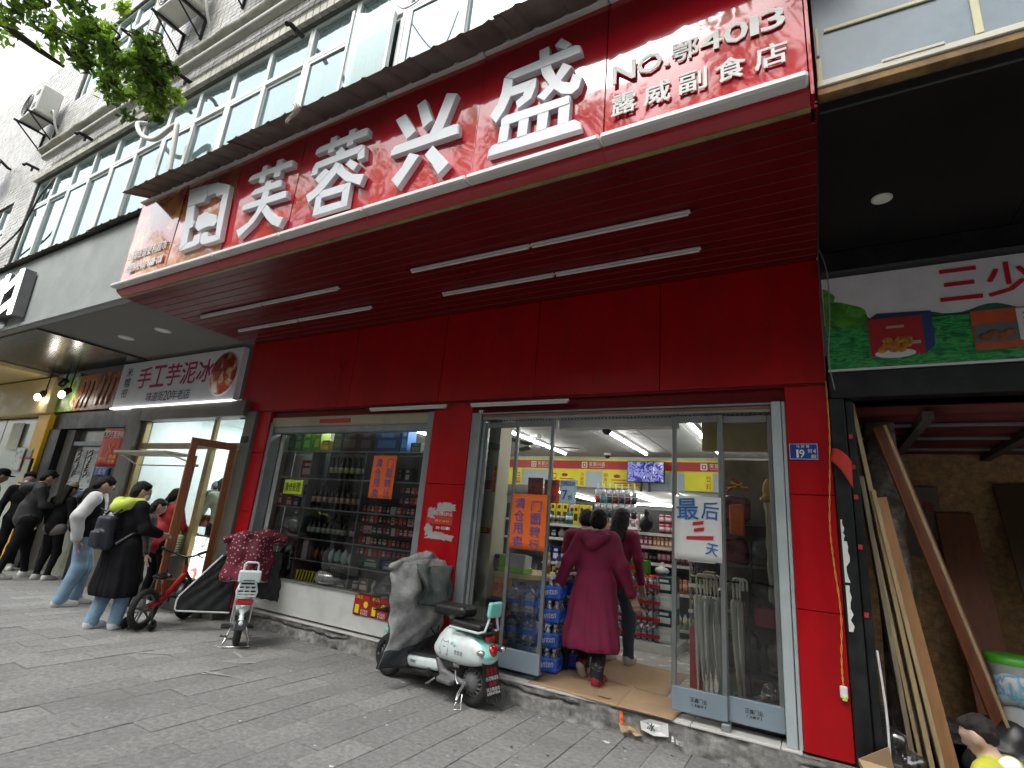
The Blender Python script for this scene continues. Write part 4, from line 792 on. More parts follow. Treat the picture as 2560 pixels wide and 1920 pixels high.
for x, w, h, c, lab in ((-6.5, .24, .3, '#173c1c', 'dark green carton at the left end of the top shelf'), (-6.28, .14, .26, '#2e6b1e', 'mid green carton second on the top shelf'), (-6.1, .16, .3, '#57a32a', 'bright green carton third on the top shelf'), (-5.9, .13, .33, '#6f9a22', 'yellow green pointed carton fourth on the top shelf'), (-5.72, .14, .16, '#b8991e', 'low yellow carton in the middle of the top shelf'), (-5.5, .17, .31, '#123018', 'very dark green carton beside the brown cartons'), (-5.26, .26, .3, '#2a1512', 'dark brown carton on the top shelf, left one'), (-4.98, .24, .29, '#21110f', 'dark brown carton on the top shelf, right one'), (-4.62, .42, .28, '#123f74', 'wide blue carton on the top shelf'), (-4.34, .1, .3, '#2a77c4', 'bright blue narrow carton next to the wide blue one'), (-4.15, .16, .12, '#28513a', 'low grey green carton at the right end of the top shelf')):
    good('box', x, 4.97, 2.26, w, h, srgb(c), 'carton', lab, 'carton', 'cartons on the top display shelf', tuple(min(1, v*2.2+.05) for v in srgb(c)), d=.16)
for x, w, h, c, lab, z in ((-5.98, .24, .24, '#7c2018', 'red boxed gift set beside the white reflected patch', 1.9), (-6.42, .1, .2, '#8c1c1c', 'red tin left of the yellow note', 1.515), (-6.22, .12, .14, '#a8331c', 'orange red tin below the yellow note', 1.515), (-6.08, .1, .13, '#30406a', 'blue tin right of the yellow note', 1.515), (-5.93, .09, .3, '#6d6d66', 'tall grey carton at the divider', 1.515), (-5.74, .1, .24, '#9aa19a', 'white carton with dark print at the left of the liquor jars', .88), (-4.58, .26, .12, '#0e5a3a', 'green plastic basket under the packet rack', .885), (-4.3, .2, .1, '#16408a', 'blue plastic basket under the packet rack', .885), (-4.32, .08, .17, '#202622', 'black square bottle box on the right of the second shelf', 1.9), (-4.2, .08, .17, '#2a3230', 'second black square bottle box on the right of the second shelf', 1.9)):
    good('box', x, 4.94, z, w, h, srgb(c), 'carton', lab, 'carton', 'boxes in the display window', (.4, .4, .38), d=.14)
PG = 'small packets on the rack in the display window'
cols = [('#a3141c', 'red packet'), ('#16100f', 'black packet'), ('#b9b3ab', 'white packet'), ('#2a2422', 'dark brown packet'), ('#b01822', 'bright red packet'), ('#1a2748', 'navy packet')]
for k, z in enumerate((1.76, 1.64, 1.52, 1.40, 1.275, 1.15, 1.02)):
    boxpart('packet_shelf', (-4.87, 4.87, z-.008), (-3.9, 5.1, z), M_dsteel, ds)
    x = -4.85 if k > 1 else -4.28; pi = 0
    while x < -3.98:
        c, nm = cols[int(RNG.choice(6, p=[.26, .3, .1, .18, .1, .06]))]; w = .058 if RNG.random() < .7 else .085
        good('box', x+w/2, 4.9+RNG.normal(0, .004), z, w, .088, srgb(c), 'packet', nm+', '+nth(pi)+' from left on the '+nth(k)+' row of the packet rack', 'packet', PG, (.5, .42, .36) if RNG.random() < .5 else (.55, .05, .06), d=.03, rz=RNG.normal(0, .06)); x += w+.006; pi += 1
M_bagt = glass('plastic_bag', (.8, .82, .83), 1.6, .12, .3, (.5, .5, .5))
def bag(x, y, z, w, h, m, name, lab, wob=.05, d=None):
    V, F, mi = blob([('e', (x, y, z+h*.42), (w*.5, (d or w)*.45, h*.43), None, 0), ('c', (x, y, z+h*.7), (x+.02, y, z+h), w*.14, w*.18, 0)], max(.01, w/16), .03, wob=w*wob, wsc=1.4/w); q = MB(); q.add(V, F.tolist(), 0, True); return tag(q.build(name, m), lab, 'bag')
bag(-6.12, 4.98, 1.14, .36, .34, M_bagt, 'plastic_bag', 'pale translucent plastic bag on the fourth shelf at left'); bag(-5.2, 4.95, .62, .5, .22, M_bagt, 'plastic_bag', 'clear crumpled bag on the window floor'); bag(-4.35, 4.93, .62, .3, .17, M_bagt, 'plastic_bag', 'clear crumpled bag near the red posters'); bag(-6.1, 4.97, .88, .3, .14, mat('grey_bag', (.2, .2, .2), .4), 'plastic_bag', 'grey bag on the fifth shelf at left'); bag(-6.2, 4.95, .62, .3, .16, mat('black_white_bag', (.1, .1, .1), .3), 'plastic_bag', 'dark bag at the left of the window floor')
q = MB()
for i in range(7): q.box((-5.78+i*.055, 4.86, .625), (-5.76+i*.055, 4.868, .74), 1, R=rotm('Y', .25))
q.bbox((-5.83, 4.87, .622), (-5.42, 4.95, .74), .005); tag(q.build('price_fan', [M_yel, M_black]), 'yellow and black striped packet on the window floor', 'packet')
for x, w, h, c, lab, k in ((-4.63, .15, .14, '#80683a', 'small brown carton on the window floor', 'box'), (-4.78, .1, .1, '#8a5f48', 'pinkish tin on the window floor', 'can'), (-4.5, .06, .16, '#c9cec8', 'white capped bottle on the window floor', 'bottle'), (-5.0, .2, .06, '#505050', 'flat grey packet on the window floor', 'box')):
    good(k, x, 4.9, .622, w, h, srgb(c), 'item_'+k if 0 else {'box': 'carton', 'can': 'tin', 'bottle': 'bottle'}[k], lab, 'goods', None, (.6, .6, .55), d=.1)
# posters on the glass
M_or = mat('orange_poster', (.95, .16, .012), .6, var=.05); M_ink = mat('blue_ink', (.03, .1, .42), .6, var=.25, scale=25); M_lime = mat('lime_paper', (.55, .72, .03), .6, var=.04)
def vtext(s, x, ztop, h, w, y, m, parent, sl=.0, bold=.014):
    for i, c in enumerate(s):
        q = MB(); q.text(c, (x+sl*i, y, ztop-h*(i+1)), (1, 0, 0), (0, 0, 1), w, h*.84, 0, bold=bold, rot=RNG.normal(0, .05)); q.build('character', m, parent)
def poster(x0, x1, z0, z1, y, m, lab, name='poster', curl=.004):
    t = thing(name, lab, 'poster', ((x0+x1)/2, y, z0)); q = MB(); ph = RNG.uniform(0, 6)
    q.grid(lambda u, v: (x0+(x1-x0)*u, y-curl*(1+math.sin(u*5+v*4+ph))*.5, z0+(z1-z0)*v), 6, 8, thick=.0015); q.build('sheet', m, t); return t
t = poster(-4.67, -4.295, 1.69, 2.2, WY+.036, M_or, 'orange poster with blue handwriting on the display window'); vtext('清仓甩卖', -4.61, 2.18, .12, .1, WY+.026, M_ink, t); vtext('门面转让', -4.43, 2.18, .12, .1, WY+.026, M_ink, t)
t = poster(-2.6, -2.215, 1.3, 1.82, 4.628, M_or, 'orange poster with blue handwriting on the folded glass door'); vtext('清仓甩卖', -2.56, 1.8, .12, .11, 4.617, M_ink, t); vtext('门面转行', -2.38, 1.78, .12, .11, 4.617, M_ink, t)
t = poster(-6.23, -5.86, 1.67, 1.86, WY+.036, M_lime, 'lime yellow note with black brush writing on the display window'); line([(c, 1) for c in '清仓处理'], -6.2, -5.9, 1.71, .11, WY+.026, 0, M_black, parent=t, gap=.05)
t = poster(-1.02, -.65, 1.36, 1.87, 4.612, M_paperw, 'white poster with blue and red brush writing on the right glass door', curl=.003); M_bink = mat('bright_blue_ink', (.02, .16, .42), .5, var=.3, scale=20); M_rink = mat('red_ink', (.55, .01, .03), .5, var=.1)
for c, x, z, w, h, m, r in (('最', -1.0, 1.68, .17, .17, M_bink, .05), ('后', -.8, 1.69, .13, .14, M_bink, -.06), ('天', -.77, 1.41, .09, .09, M_bink, -.15)):
    q = MB(); q.text(c, (x, 4.604, z), (1, 0, 0), (0, 0, 1), w, h, 0, bold=.022, rot=r); q.build('character', m, t)
q = MB()
for k, (a, b, z) in enumerate(((-.875, -.79, 1.635), (-.865, -.785, 1.585), (-.925, -.715, 1.52))): q.prism([(a, z), (b, z+.012), (b+.004, z+.042), (a+.003, z+.026)], (0, 4.604, 0), (1, 0, 0), (0, 0, 1), (0, .001, 0))
q.build('character', M_rink, t)
for x0, x1, z0, z1, m, s1, s2, lab in ((-2.475, -2.31, 1.78, 1.99, mat('faded_orange', (.5, .09, .02), .7), '日化', '7', 'faded orange discount notice behind the folded door'), (-2.29, -2.13, 1.75, 1.975, mat('deep_orange', (.6, .06, .012), .7), '文具', '5', 'deep orange discount notice next to the pale blue one'), (-2.125, -1.955, 1.755, 1.98, mat('pale_blue_paper', (.5, .68, .74), .7, var=.04), '日用百货', '7', 'pale blue discount notice reading seven in the doorway')):
    t = poster(x0, x1, z0, z1, 4.7, m, lab); line([(c, 1) for c in s1], x0+.01, x1-.01, z1-.06, .045, 4.692, 0, M_ink, parent=t, gap=.05); q = MB(); q.text(s2, (x0+.03, 4.692, z0+.035), (1, 0, 0), (0, 0, 1), .05, .09, 0, bold=.02); q.build('character', M_ink, t); q = MB(); q.text('折', (x0+.09, 4.692, z0+.03), (1, 0, 0), (0, 0, 1), .045, .05, 0, bold=.012); q.build('character', M_ink, t)
M_pred = ramp_mat('promo_red', [(.3, '#8f0f0f'), (.55, '#b8201a'), (.8, '#a01414')], 3, .5)
for x0, x1, lab, s in ((-4.66, -4.41, 'left red promotion poster on the white board below the window', '口味王'), (-4.4, -4.14, 'right red promotion poster half hidden by the scooter', '新品')):
    t = poster(x0, x1, .39, .62, 4.786, M_pred, lab); line([(c, 1) for c in s], x0+.02, x0+.13, .565, .035, 4.776, 0, M_yel, parent=t); q = MB(); q.box((x0+.03, 4.776, .41), (x0+.09, 4.778, .5)); q.ell((x0+.19, 4.777, .51), (.035, .002, .035)); q.build('picture', M_yel, t); line([(c, 1) for c in '槟口香甜'], x0+.12, x0+.23, .43, .026, 4.776, 0, M_paperw, parent=t); line([(c, 1) for c in '生津爽口'], x0+.12, x0+.23, .4, .026, 4.776, 0, M_paperw, parent=t)
# column inside the left door, its notices, counter
M_crm = mat('cream_wall', (.55, .53, .4), .6, var=.08, dirt=.2)
col = thing('door_column', 'cream column with stuck notices just inside the left glass doors', 'column', (-3.0, 4.95, .19)); boxpart('column', (-3.2, 4.85, .19), (-2.94, 5.1, 2.75), M_crm, col)
for x0, x1, z0, z1, m, lab in ((-3.17, -3.01, 2.0, 2.32, mat('old_paper', (.5, .5, .42), .8, var=.1), 'old white licence sheet on the cream column'), (-3.17, -2.985, 1.87, 1.96, M_redpaper, 'red notice below the licence sheet'), (-2.975, -2.945, 1.84, 2.12, mat('orange_red', (.6, .08, .02), .7), 'narrow orange strip on the column edge'), (-3.15, -2.955, 1.41, 1.47, mat('brick_red', (.45, .04, .02), .7), 'short red strip lower on the column'), (-3.18, -3.08, 1.1, 1.28, mat('dark_red', (.35, .05, .02), .7), 'crumpled red scrap low on the column')):
    t = poster(x0, x1, z0, z1, 4.843, m, lab, 'notice'); q = MB()
    for k in range(3): q.box((x0+.2*(x1-x0), 4.835, z1-(k+1)*(z1-z0)/4), (x1-.2*(x1-x0), 4.837, z1-(k+1)*(z1-z0)/4+min(.008, (z1-z0)*.1)))
    q.build('print', M_yel if 'old' not in lab and 'licence' not in lab else M_dsteel, t)
q = MB(); q.grid(lambda u, v: (-3.17+.25*u, 4.83-.03*math.sin(u*3), 2.28+.12*v+.06*u*(1-v)-.05*u), 6, 4, thick=.002); tag(q.build('green_flyer', mat('dark_green_flyer', (.05, .1, .09), .5)), 'dark green flyer curling off the top of the cream column', 'flyer')
M_wood = mat('pale_wood', (.5, .38, .2), .45, var=.15, scale=4, stretch=(1, 6, 6))
ct = thing('shop_counter', 'pale wooden counter with cut corner inside the left glass doors', 'counter', (-2.8, 5.2, .19)); q = MB(); q.prism([(-3.2, 4.93), (-2.62, 4.93), (-2.4, 5.1), (-2.4, 5.7), (-3.2, 5.7)], (0, 0, 1.0), (1, 0, 0), (0, 1, 0), (0, 0, .045)); q.build('counter_top', M_wood, ct); boxpart('counter_body', (-3.18, 4.96, .19), (-2.74, 5.68, 1.0), M_crm, ct, .005)
M_dogp = ramp_mat('pet_poster', [(.35, '#c86a10'), (.5, '#d88a18'), (.66, '#b8500c')], 3, .5)
t = thing('pet_food_poster', 'orange and blue pet food poster on the front of the counter', 'poster', (-2.9, 4.95, .4)); boxpart('sheet', (-3.14, 4.948, .36), (-2.71, 4.957, .985), M_dogp, t); boxpart('blue_panel', (-3.12, 4.944, .5), (-2.74, 4.947, .8), M_blue, t)
line([(c, 1) for c in '够真才够'], -3.1, -2.76, .86, .085, 4.943, 0, M_rink, parent=t, bold=.02); line([(c, 1) for c in '狗粮'], -3.1, -2.8, .52, .12, 4.94, 0, M_rink, parent=t, bold=.022); line([(c, 1) for c in '猫粮'], -2.9, -2.76, .7, .07, 4.94, 0, M_rink, parent=t, bold=.022)
q = MB(); q.ell((-3.0, 4.943, .71), (.05, .003, .045)); q.ell((-3.03, 4.943, .765), (.015, .003, .02)); q.ell((-2.97, 4.943, .765), (.015, .003, .02)); q.build('picture', M_yw, t)
t = thing('storage_tub', 'grey see through tub with blue lid on the counter', 'tub', (-2.97, 5.02, 1.046)); q = MB(); q.bbox((-.09, -.07, 0), (.09, .07, .13), .015); q.build('tub', glass('tub_plastic', (.6, .6, .58), .8, .1, .4, (.3, .3, .28)), t, True); q = MB(); q.bbox((-.095, -.075, .131), (.095, .075, .165), .02); q.build('lid', mat('purple_blue', (.05, .05, .3), .4), t, True)
t = thing('paper_box', 'lime green box with a grey sheet on the counter', 'box', (-2.72, 5.02, 1.046)); R = rotm('Z', .15); q = MB(); q.bbox((-.15, -.1, 0), (.15, .1, .06), .01); q.bbox((-.15, -.1, .06), (-.08, .1, .17), .01); q.build('box', mat('lime_green', (.2, .5, .02), .4), t, True); q = MB(); q.bbox((-.07, -.09, .04), (.15, .07, .18), .008, R=rotm('X', -.15)); q.build('sheet', mat('pale_grey_card', (.45, .46, .44), .6), t, True)
# big water jugs and shrink packs behind the folded doors
M_pet = glass('clear_bottle', (.74, .84, .92), 1.0, .08, .22, (.5, .62, .74)); M_cap = mat('blue_cap', (.03, .1, .4), .4); M_gant = mat('blue_wrap', (.035, .14, .68), .25, var=.2, scale=14, coat=.4)
_jm = None
def jug(x, y, z, lab):
    global _jm
    t = thing('water_jug', lab, 'jug', (x, y, z), RNG.uniform(0, 6), 'clear water jugs inside the glass doors')
    if _jm is None:
        q = MB(); q.lathe([(.075, 0), (.085, .012), (.085, .06), (.08, .065), (.085, .07), (.085, .13), (.08, .135), (.085, .14), (.082, .17), (.035, .215), (.024, .22), (.024, .235)], n=14); a = q.build('bottle', M_pet, t, True)
        q = MB(); q.lathe([(.027, .225), (.027, .25), (.001, .252)], n=12); b = q.build('cap', M_cap, t, True); q = MB(); q.lathe([(.0865, .075), (.0865, .125)], n=14); c = q.build('wrapper_label', M_gant, t, True); _jm = (a, b, c)
    else:
        for o in _jm: inst(o, t)
for lv in range(3):
    for i in range(2):
        for j in range(2): jug(-2.63+i*.175+RNG.normal(0, .004), 4.87+j*.18, .2+lv*.255, 'clear water jug on the %s layer, %s %s of the jug stack' % (['lowest', 'middle', 'top'][lv], ['front', 'rear'][j], ['left', 'right'][i]))
_pm = {}
def wpack(x, y, z, w, d, h, wrap, cap, lab, group, brand=None, rz=0, wz=(.02, .6)):
    t = thing('water_pack', lab, 'water pack', (x, y, z), rz, group)
    key = (wrap.name, w, h)
    if key not in _pm:
        n = max(3, int(w/.065)); nd = max(2, int(d/.065)); r = w/n/2; q = MB(); q.lathe([(r*.9, 0), (r, .008), (r, h*.66), (r*.85, h*.72), (r*.4, h*.88), (r*.4, h*.9)], n=8); bt = q.build('bottle', M_pet, t, True); bt.location = (-w/2+r, -d/2+r, 0)
        q = MB(); q.lathe([(r*.48, h*.88), (r*.48, h), (.001, h)], n=8); cp = q.build('cap', cap, t, True); cp.location = bt.location
        rest = [(-w/2+r+i*2*r, -d/2+r+j*2*r, 0) for i in range(n) for j in range(nd)][1:]
        q = MB(); e = .004; q.grid(lambda u, v: ((u-.5)*(w+.006), -d/2-e-.003*math.sin(u*n*math.pi*2)-.002*math.sin(v*9+u*7), h*(wz[0]+wz[1]*v)), n*4, 5, thick=.001); q.grid(lambda u, v: (w/2+e+.002*math.sin(u*20), (u-.5)*d, h*(wz[0]+wz[1]*v)), 6, 5, thick=-.001); wp = q.build('wrap', wrap, t, True)
        _pm[key] = (bt, cp, wp, rest)
        for l in rest:
            inst(bt, t, l); inst(cp, t, l)
    else:
        bt, cp, wp, rest = _pm[key]
        inst(wp, t)
        for l in [tuple(bt.location)]+rest:
            inst(cp, t, l)
            if l[1] < -d/2+.05 or l[0] > w/2-.05: inst(bt, t, l)
    if brand:
        q = MB(); q.text(brand, (-w*.4, -d/2-.012, h*.15), (1, 0, .15), (0, 0, 1), w*.8, h*.3, 0, bold=.02); q.build('lettering', M_paperw, t, True)
    return t
BW = 'blue shrink packs of water bottles by the left glass door'
for lv in range(4): wpack(-2.32, 5.1, .2+lv*.215, .22, .22, .21, M_gant, M_paperw, 'blue wrapped water pack on level %s of the stack by the folded door' % ['one', 'two', 'three', 'four'][lv], BW, 'Ganten', .12)
for lv in range(4): wpack(-2.24, 5.42, .2+lv*.225, .34, .24, .22, mat('deep_blue_wrap', (.03, .06, .4), .25, var=.2), M_paperw, 'deep blue water pack on level %s of the rear stack by the folded door' % ['one', 'two', 'three', 'four'][lv], BW)
for i in range(3): good('bottle', -2.55+i*.14, 5.42, 1.046, .075, .27, [(.5, .3, .02), (.03, .05, .2), (.05, .08, .06)][i], 'bottle', ['yellow drink bottle standing on the counter end', 'dark blue bottle standing on the counter end', 'dark green bottle standing on the counter end'][i], 'bottle', None, (.6, .6, .5))
q = MB(); q.bbox((-2.22, 5.25, .2), (-2.19, 5.75, .5), .005); tag(q.build('lion_box', mat('black_carton', (.03, .03, .035), .4)), 'black carton edge at the foot of the blue water packs', 'carton')
M_rwrap = mat('red_wrap', (.34, .012, .025), .22, var=.25, scale=10, coat=.4); M_capr = mat('red_cap', (.5, .02, .03), .4)
WG = 'red wrapped water packs right of the customers'
for lv in range(4):
    for i in range(2):
        for j in range(1): wpack(-2.17+i*.31, 7.05+j*.3, .3+lv*.19, .3, .3, .188, M_rwrap, M_capr, 'red wrapped water pack, %s layer, %s column of the pallet' % (['bottom', 'second', 'third', 'top'][lv], ['first', 'second'][i]), WG, wz=(.22, .24))
for lv in range(4): good('box', -1.66, 7.12, .3+lv*.19, .22, .187, srgb('#12403a') if lv % 2 else srgb('#b9c2bd'), 'carton', '%s water carton at the right side of the pallet, level %s' % ('dark green' if lv % 2 else 'white', ['one', 'two', 'three', 'four'][lv]), 'carton', 'water cartons on the pallet', (.6, .65, .62), d=.36)
boxpart('pallet_board', (-2.36, 6.84, .195), (-1.5, 7.5, .295), M_wpaint, None); tag(bpy.data.objects['pallet_board'], 'low white platform under the red water packs', 'platform')
good('box', -2.0, 7.05, 1.065, .24, .16, srgb('#2f7d16'), 'carton', 'green and yellow carton on top of the red water packs', 'carton', None, srgb('#a31a12'), d=.2); good('bag', -1.72, 7.1, 1.06, .18, .14, srgb('#b9bcb8'), 'snack_bag', 'white crumpled bag on the pallet beside the green carton', 'bag', None)
# gondola shelving and its goods
M_gon = mat('shelf_steel', (.34, .35, .35), .4, metal=.2, var=.08); M_gonb = mat('shelf_back', (.09, .09, .09), .6)
def gondola(lab, x0, x1, y, zs, d=.4):
    t = thing('shelf_unit', lab, 'shelves', ((x0+x1)/2, y, .19))
    for z in zs: boxpart('shelf', (x0, y-.01, z-.03), (x1, y+d, z), M_gon, t); boxpart('price_rail', (x0, y-.022, z-.035), (x1, y-.011, z+.004), M_wpaint, t)
    boxpart('back_panel', (x0, y+d, .19), (x1, y+d+.02, zs[-1]+.35), M_gonb, t)
    for x in (x0, x1-.025): boxpart('upright', (x, y+.05, .19), (x+.025, y+.09, zs[-1]+.3), M_gon, t)
    return t
def fill(x0, x1, y, z, items, grp, hmax=.3):
    x = x0; ii = 0
    while x < x1-.04:
        k, c, w, h, nm, where, c2 = items[int(RNG.integers(len(items)))]; n = int(RNG.integers(2, 4))
        for _ in range(n):
            if x+w > x1: break
            good(k, x+w/2, y+.06, z+.004, w*.95, min(h, hmax), srgb(c), {'box': 'carton', 'can': 'can', 'bottle': 'bottle', 'pouch': 'snack_pouch', 'bag': 'snack_bag'}[k], nm+' on '+where+', '+nth(ii)+' from left', {'box': 'carton', 'can': 'can', 'bottle': 'bottle', 'pouch': 'pouch', 'bag': 'bag'}[k], grp, srgb(c2), d=min(w, .09)); x += w+.004; ii += 1
        x += .006
def pal(where, *specs): return [(k, c, w, h, nm, where, c2) for k, c, w, h, nm, c2 in specs]
gondola('grey shelf unit left of the customers full of cans and bottles', -3.75, -2.6, 7.5, [.35, .7, 1.05, 1.4, 1.58, 1.6][0:4]+[1.6])
L1 = pal('the left shelf unit', ('can', '#a9a49a', .07, .13, 'grey striped tin', '#3c3a38'), ('box', '#8a4aa0', .09, .15, 'purple carton', '#d8c8e0'), ('bottle', '#1c7a70', .06, .24, 'teal bottle', '#d8e8e0'), ('bottle', '#1c3f9a', .06, .24, 'blue bottle', '#d0d8f0'), ('box', '#d0c228', .09, .3, 'yellow carton', '#302a10'), ('bottle', '#c9a48a', .06, .2, 'peach bottle', '#f0e4d8'), ('box', '#c8ccd0', .08, .2, 'white carton', '#30405a'))
fill(-3.72, -2.62, 7.5, 1.6, L1, 'goods on the left shelf unit', .34); fill(-3.72, -2.62, 7.64, 1.6, pal('the rear row of the left shelf unit', ('box', '#d4c430', .1, .34, 'yellow tall carton', '#40300a'), ('box', '#b8a8a0', .11, .3, 'beige tall carton', '#603030'), ('bottle', '#28609a', .07, .33, 'blue tall bottle', '#d8e0f0')), 'goods on the left shelf unit', .36); fill(-3.72, -2.62, 7.5, 1.4, pal('the second level of the left shelf unit', ('bag', '#8a8a88', .12, .14, 'grey wrapped bowl', '#fff'*2 if 0 else '#d0d0d0'), ('box', '#202020', .1, .12, 'black carton', '#b0b0b0')), 'goods on the left shelf unit', .16)
fill(-3.72, -2.62, 7.5, 1.05, pal('the third level of the left shelf unit', ('box', '#16386e', .12, .22, 'navy carton', '#d8d8e8'), ('bottle', '#c8c8d0', .07, .22, 'white bottle', '#304080'), ('box', '#b88a98', .1, .16, 'pink carton', '#f0e0e4')), 'goods on the left shelf unit', .24)
fill(-3.72, -2.62, 7.5, .7, [i_[:5]+('the lowest level of the left shelf unit',)+i_[6:] for i_ in L1], 'goods on the left shelf unit', .28)
gondola('grey shelf unit right of the customers with red cans and cartons', -2.3, -1.35, 7.9, [.35, .8, 1.17, 1.395, 1.58])
fill(-2.28, -1.95, 7.9, 1.58, pal('the top of the right shelf unit', ('bag', '#101010', .22, .3, 'black shiny bag', '#303030')), 'goods on the right shelf unit', .3)
for i in range(5):
    for j in range(2): good('can', -1.94+i*.085, 7.96, 1.585+j*.135, .08, .132, srgb('#9c1838'), 'can', 'big crimson and white can on the right shelf unit, '+nth(i)+' of its '+['lower', 'upper'][j]+' row', 'can', 'crimson cans on the right shelf unit', srgb('#d8c0c8'))
fill(-2.26, -1.36, 7.9, 1.395, pal('the second level of the right shelf unit', ('box', '#a84a52', .06, .15, 'pink red carton', '#e0d0d0'), ('box', '#c88a4a', .05, .15, 'amber carton', '#e8d8c8'), ('box', '#b8bcb8', .1, .12, 'white carton', '#203020'), ('box', '#3a9a4a', .07, .13, 'green carton', '#e0f0e0')), 'goods on the right shelf unit', .16)
fill(-2.26, -1.36, 7.9, 1.17, pal('the third level of the right shelf unit', ('can', '#7c1a30', .06, .18, 'dark red tall can', '#c89aa0'), ('bottle', '#15100e', .055, .17, 'black small bottle', '#6a5a40'), ('box', '#b4b8b8', .1, .11, 'grey white carton', '#404848')), 'goods on the right shelf unit', .19)
fill(-2.26, -1.36, 7.9, .8, pal('the fourth level of the right shelf unit', ('can', '#c06a20', .07, .18, 'orange can', '#e0b080'), ('can', '#6a9a30', .07, .18, 'green can', '#d0e0b0')), 'goods on the right shelf unit', .2); fill(-2.26, -1.36, 7.9, .35, pal('the lowest level of the right shelf unit', ('bottle', '#c0c8c8', .07, .22, 'pale bottle', '#c0c060')), 'goods on the right shelf unit', .24)
for z in (.55, .95, 1.3, 1.62): pass
rs2 = gondola('long rear shelf unit full of goods at the back of the store', -6.2, -.6, 10.4, [.5, .9, 1.3, 1.68])
for z in (.9, 1.3, 1.68): fill(-5.4, -1.0, 10.4, z, pal('the rear shelf level %s' % {.9: 'two', 1.3: 'three', 1.68: 'four'}[z], ('box', '#a03038', .13, .28, 'red carton', '#e0d0c0'), ('bottle', '#2a5aa0', .1, .3, 'blue bottle', '#d0d8e8'), ('pouch', '#c0902a', .14, .26, 'amber pouch', '#402010'), ('box', '#c8c8c0', .14, .26, 'white carton', '#a03030'), ('bottle', '#3a8a4a', .1, .3, 'green bottle', '#e0e8d0')), 'goods on the rear shelf unit', .3)
gondola('side shelf glimpsed through the right glass door', -1.42, -1.0, 7.2, [.35, .7, 1.0, 1.3]); 
for z in (.7, 1.0, 1.3): fill(-1.4, -1.02, 7.2, z, pal('side shelf level %s behind right door' % {.7: 'one', 1.0: 'two', 1.3: 'three'}[z], ('bottle', '#2c3028', .06, .2, 'dark bottle with yellow label', '#b8b020'), ('can', '#c8ccca', .07, .14, 'white jar', '#708080')), 'goods on the side shelf', .22)
for i in range(7): # strips of snack pouches hanging above the customers
    t = thing('snack_strip', nth(i)+' hanging strip of shiny snack pouches from the left above the customers', 'snack strip', (-2.72+i*.09, 7.35, 1.6), 0, 'hanging strips of snack pouches'); c = ['#8a2a20', '#3a8090', '#1a4a3a', '#6a1a20', '#20304a', '#5a2030', '#30303a'][i]
    for k in range(5):
        q = MB(); q.grid(lambda u, v: ((u-.5)*.075, -.018*math.sin(u*3.14)*math.sin(v*3.14), .04+k*.1+.09*v), 4, 4, thick=.002); q.build('pouch', colmat('foil', srgb(c) if k % 2 else (.5, .5, .55), rough=.2, metal=.5), t, True)
    q = MB(); q.box((-.01, .002, .03), (.01, .004, .62)); q.build('strip', M_lf, t, True)
for i, (x, z, c, l) in enumerate(((-2.55, 1.42, '#6a5230', 'brown foil bag hanging behind the customers'), (-2.4, 1.45, '#8a6a3a', 'golden foil bag hanging behind the customers'), (-2.68, 1.45, '#6c7076', 'silver foil bag hanging behind the customers'))): good('bag', x, 7.3, z, .2, .3, srgb(c), 'snack_bag', l, 'bag', None)
t = thing('dark_coat', 'dark coat and white cord hanging left behind the folded door', 'coat', (-3.4, 6.6, 1)); q = MB(); V, F, mi = blob([('c', (-3.55, 6.6, 1.7), (-3.5, 6.6, 1.1), .12, .2, 0), ('c', (-3.4, 6.6, 1.65), (-3.3, 6.6, 1.2), .1, .16, 0)], .02, .06, wob=.015, wsc=8); q.add(V, F.tolist(), 0, True); q.build('cloth', M_black, t); q = MB(); q.tube(bez([(-3.45, 6.45, 1.5), (-3.44, 6.45, 1.75), (-3.35, 6.45, 1.8)]), .015, 6); q.build('cord', M_paperw, t)
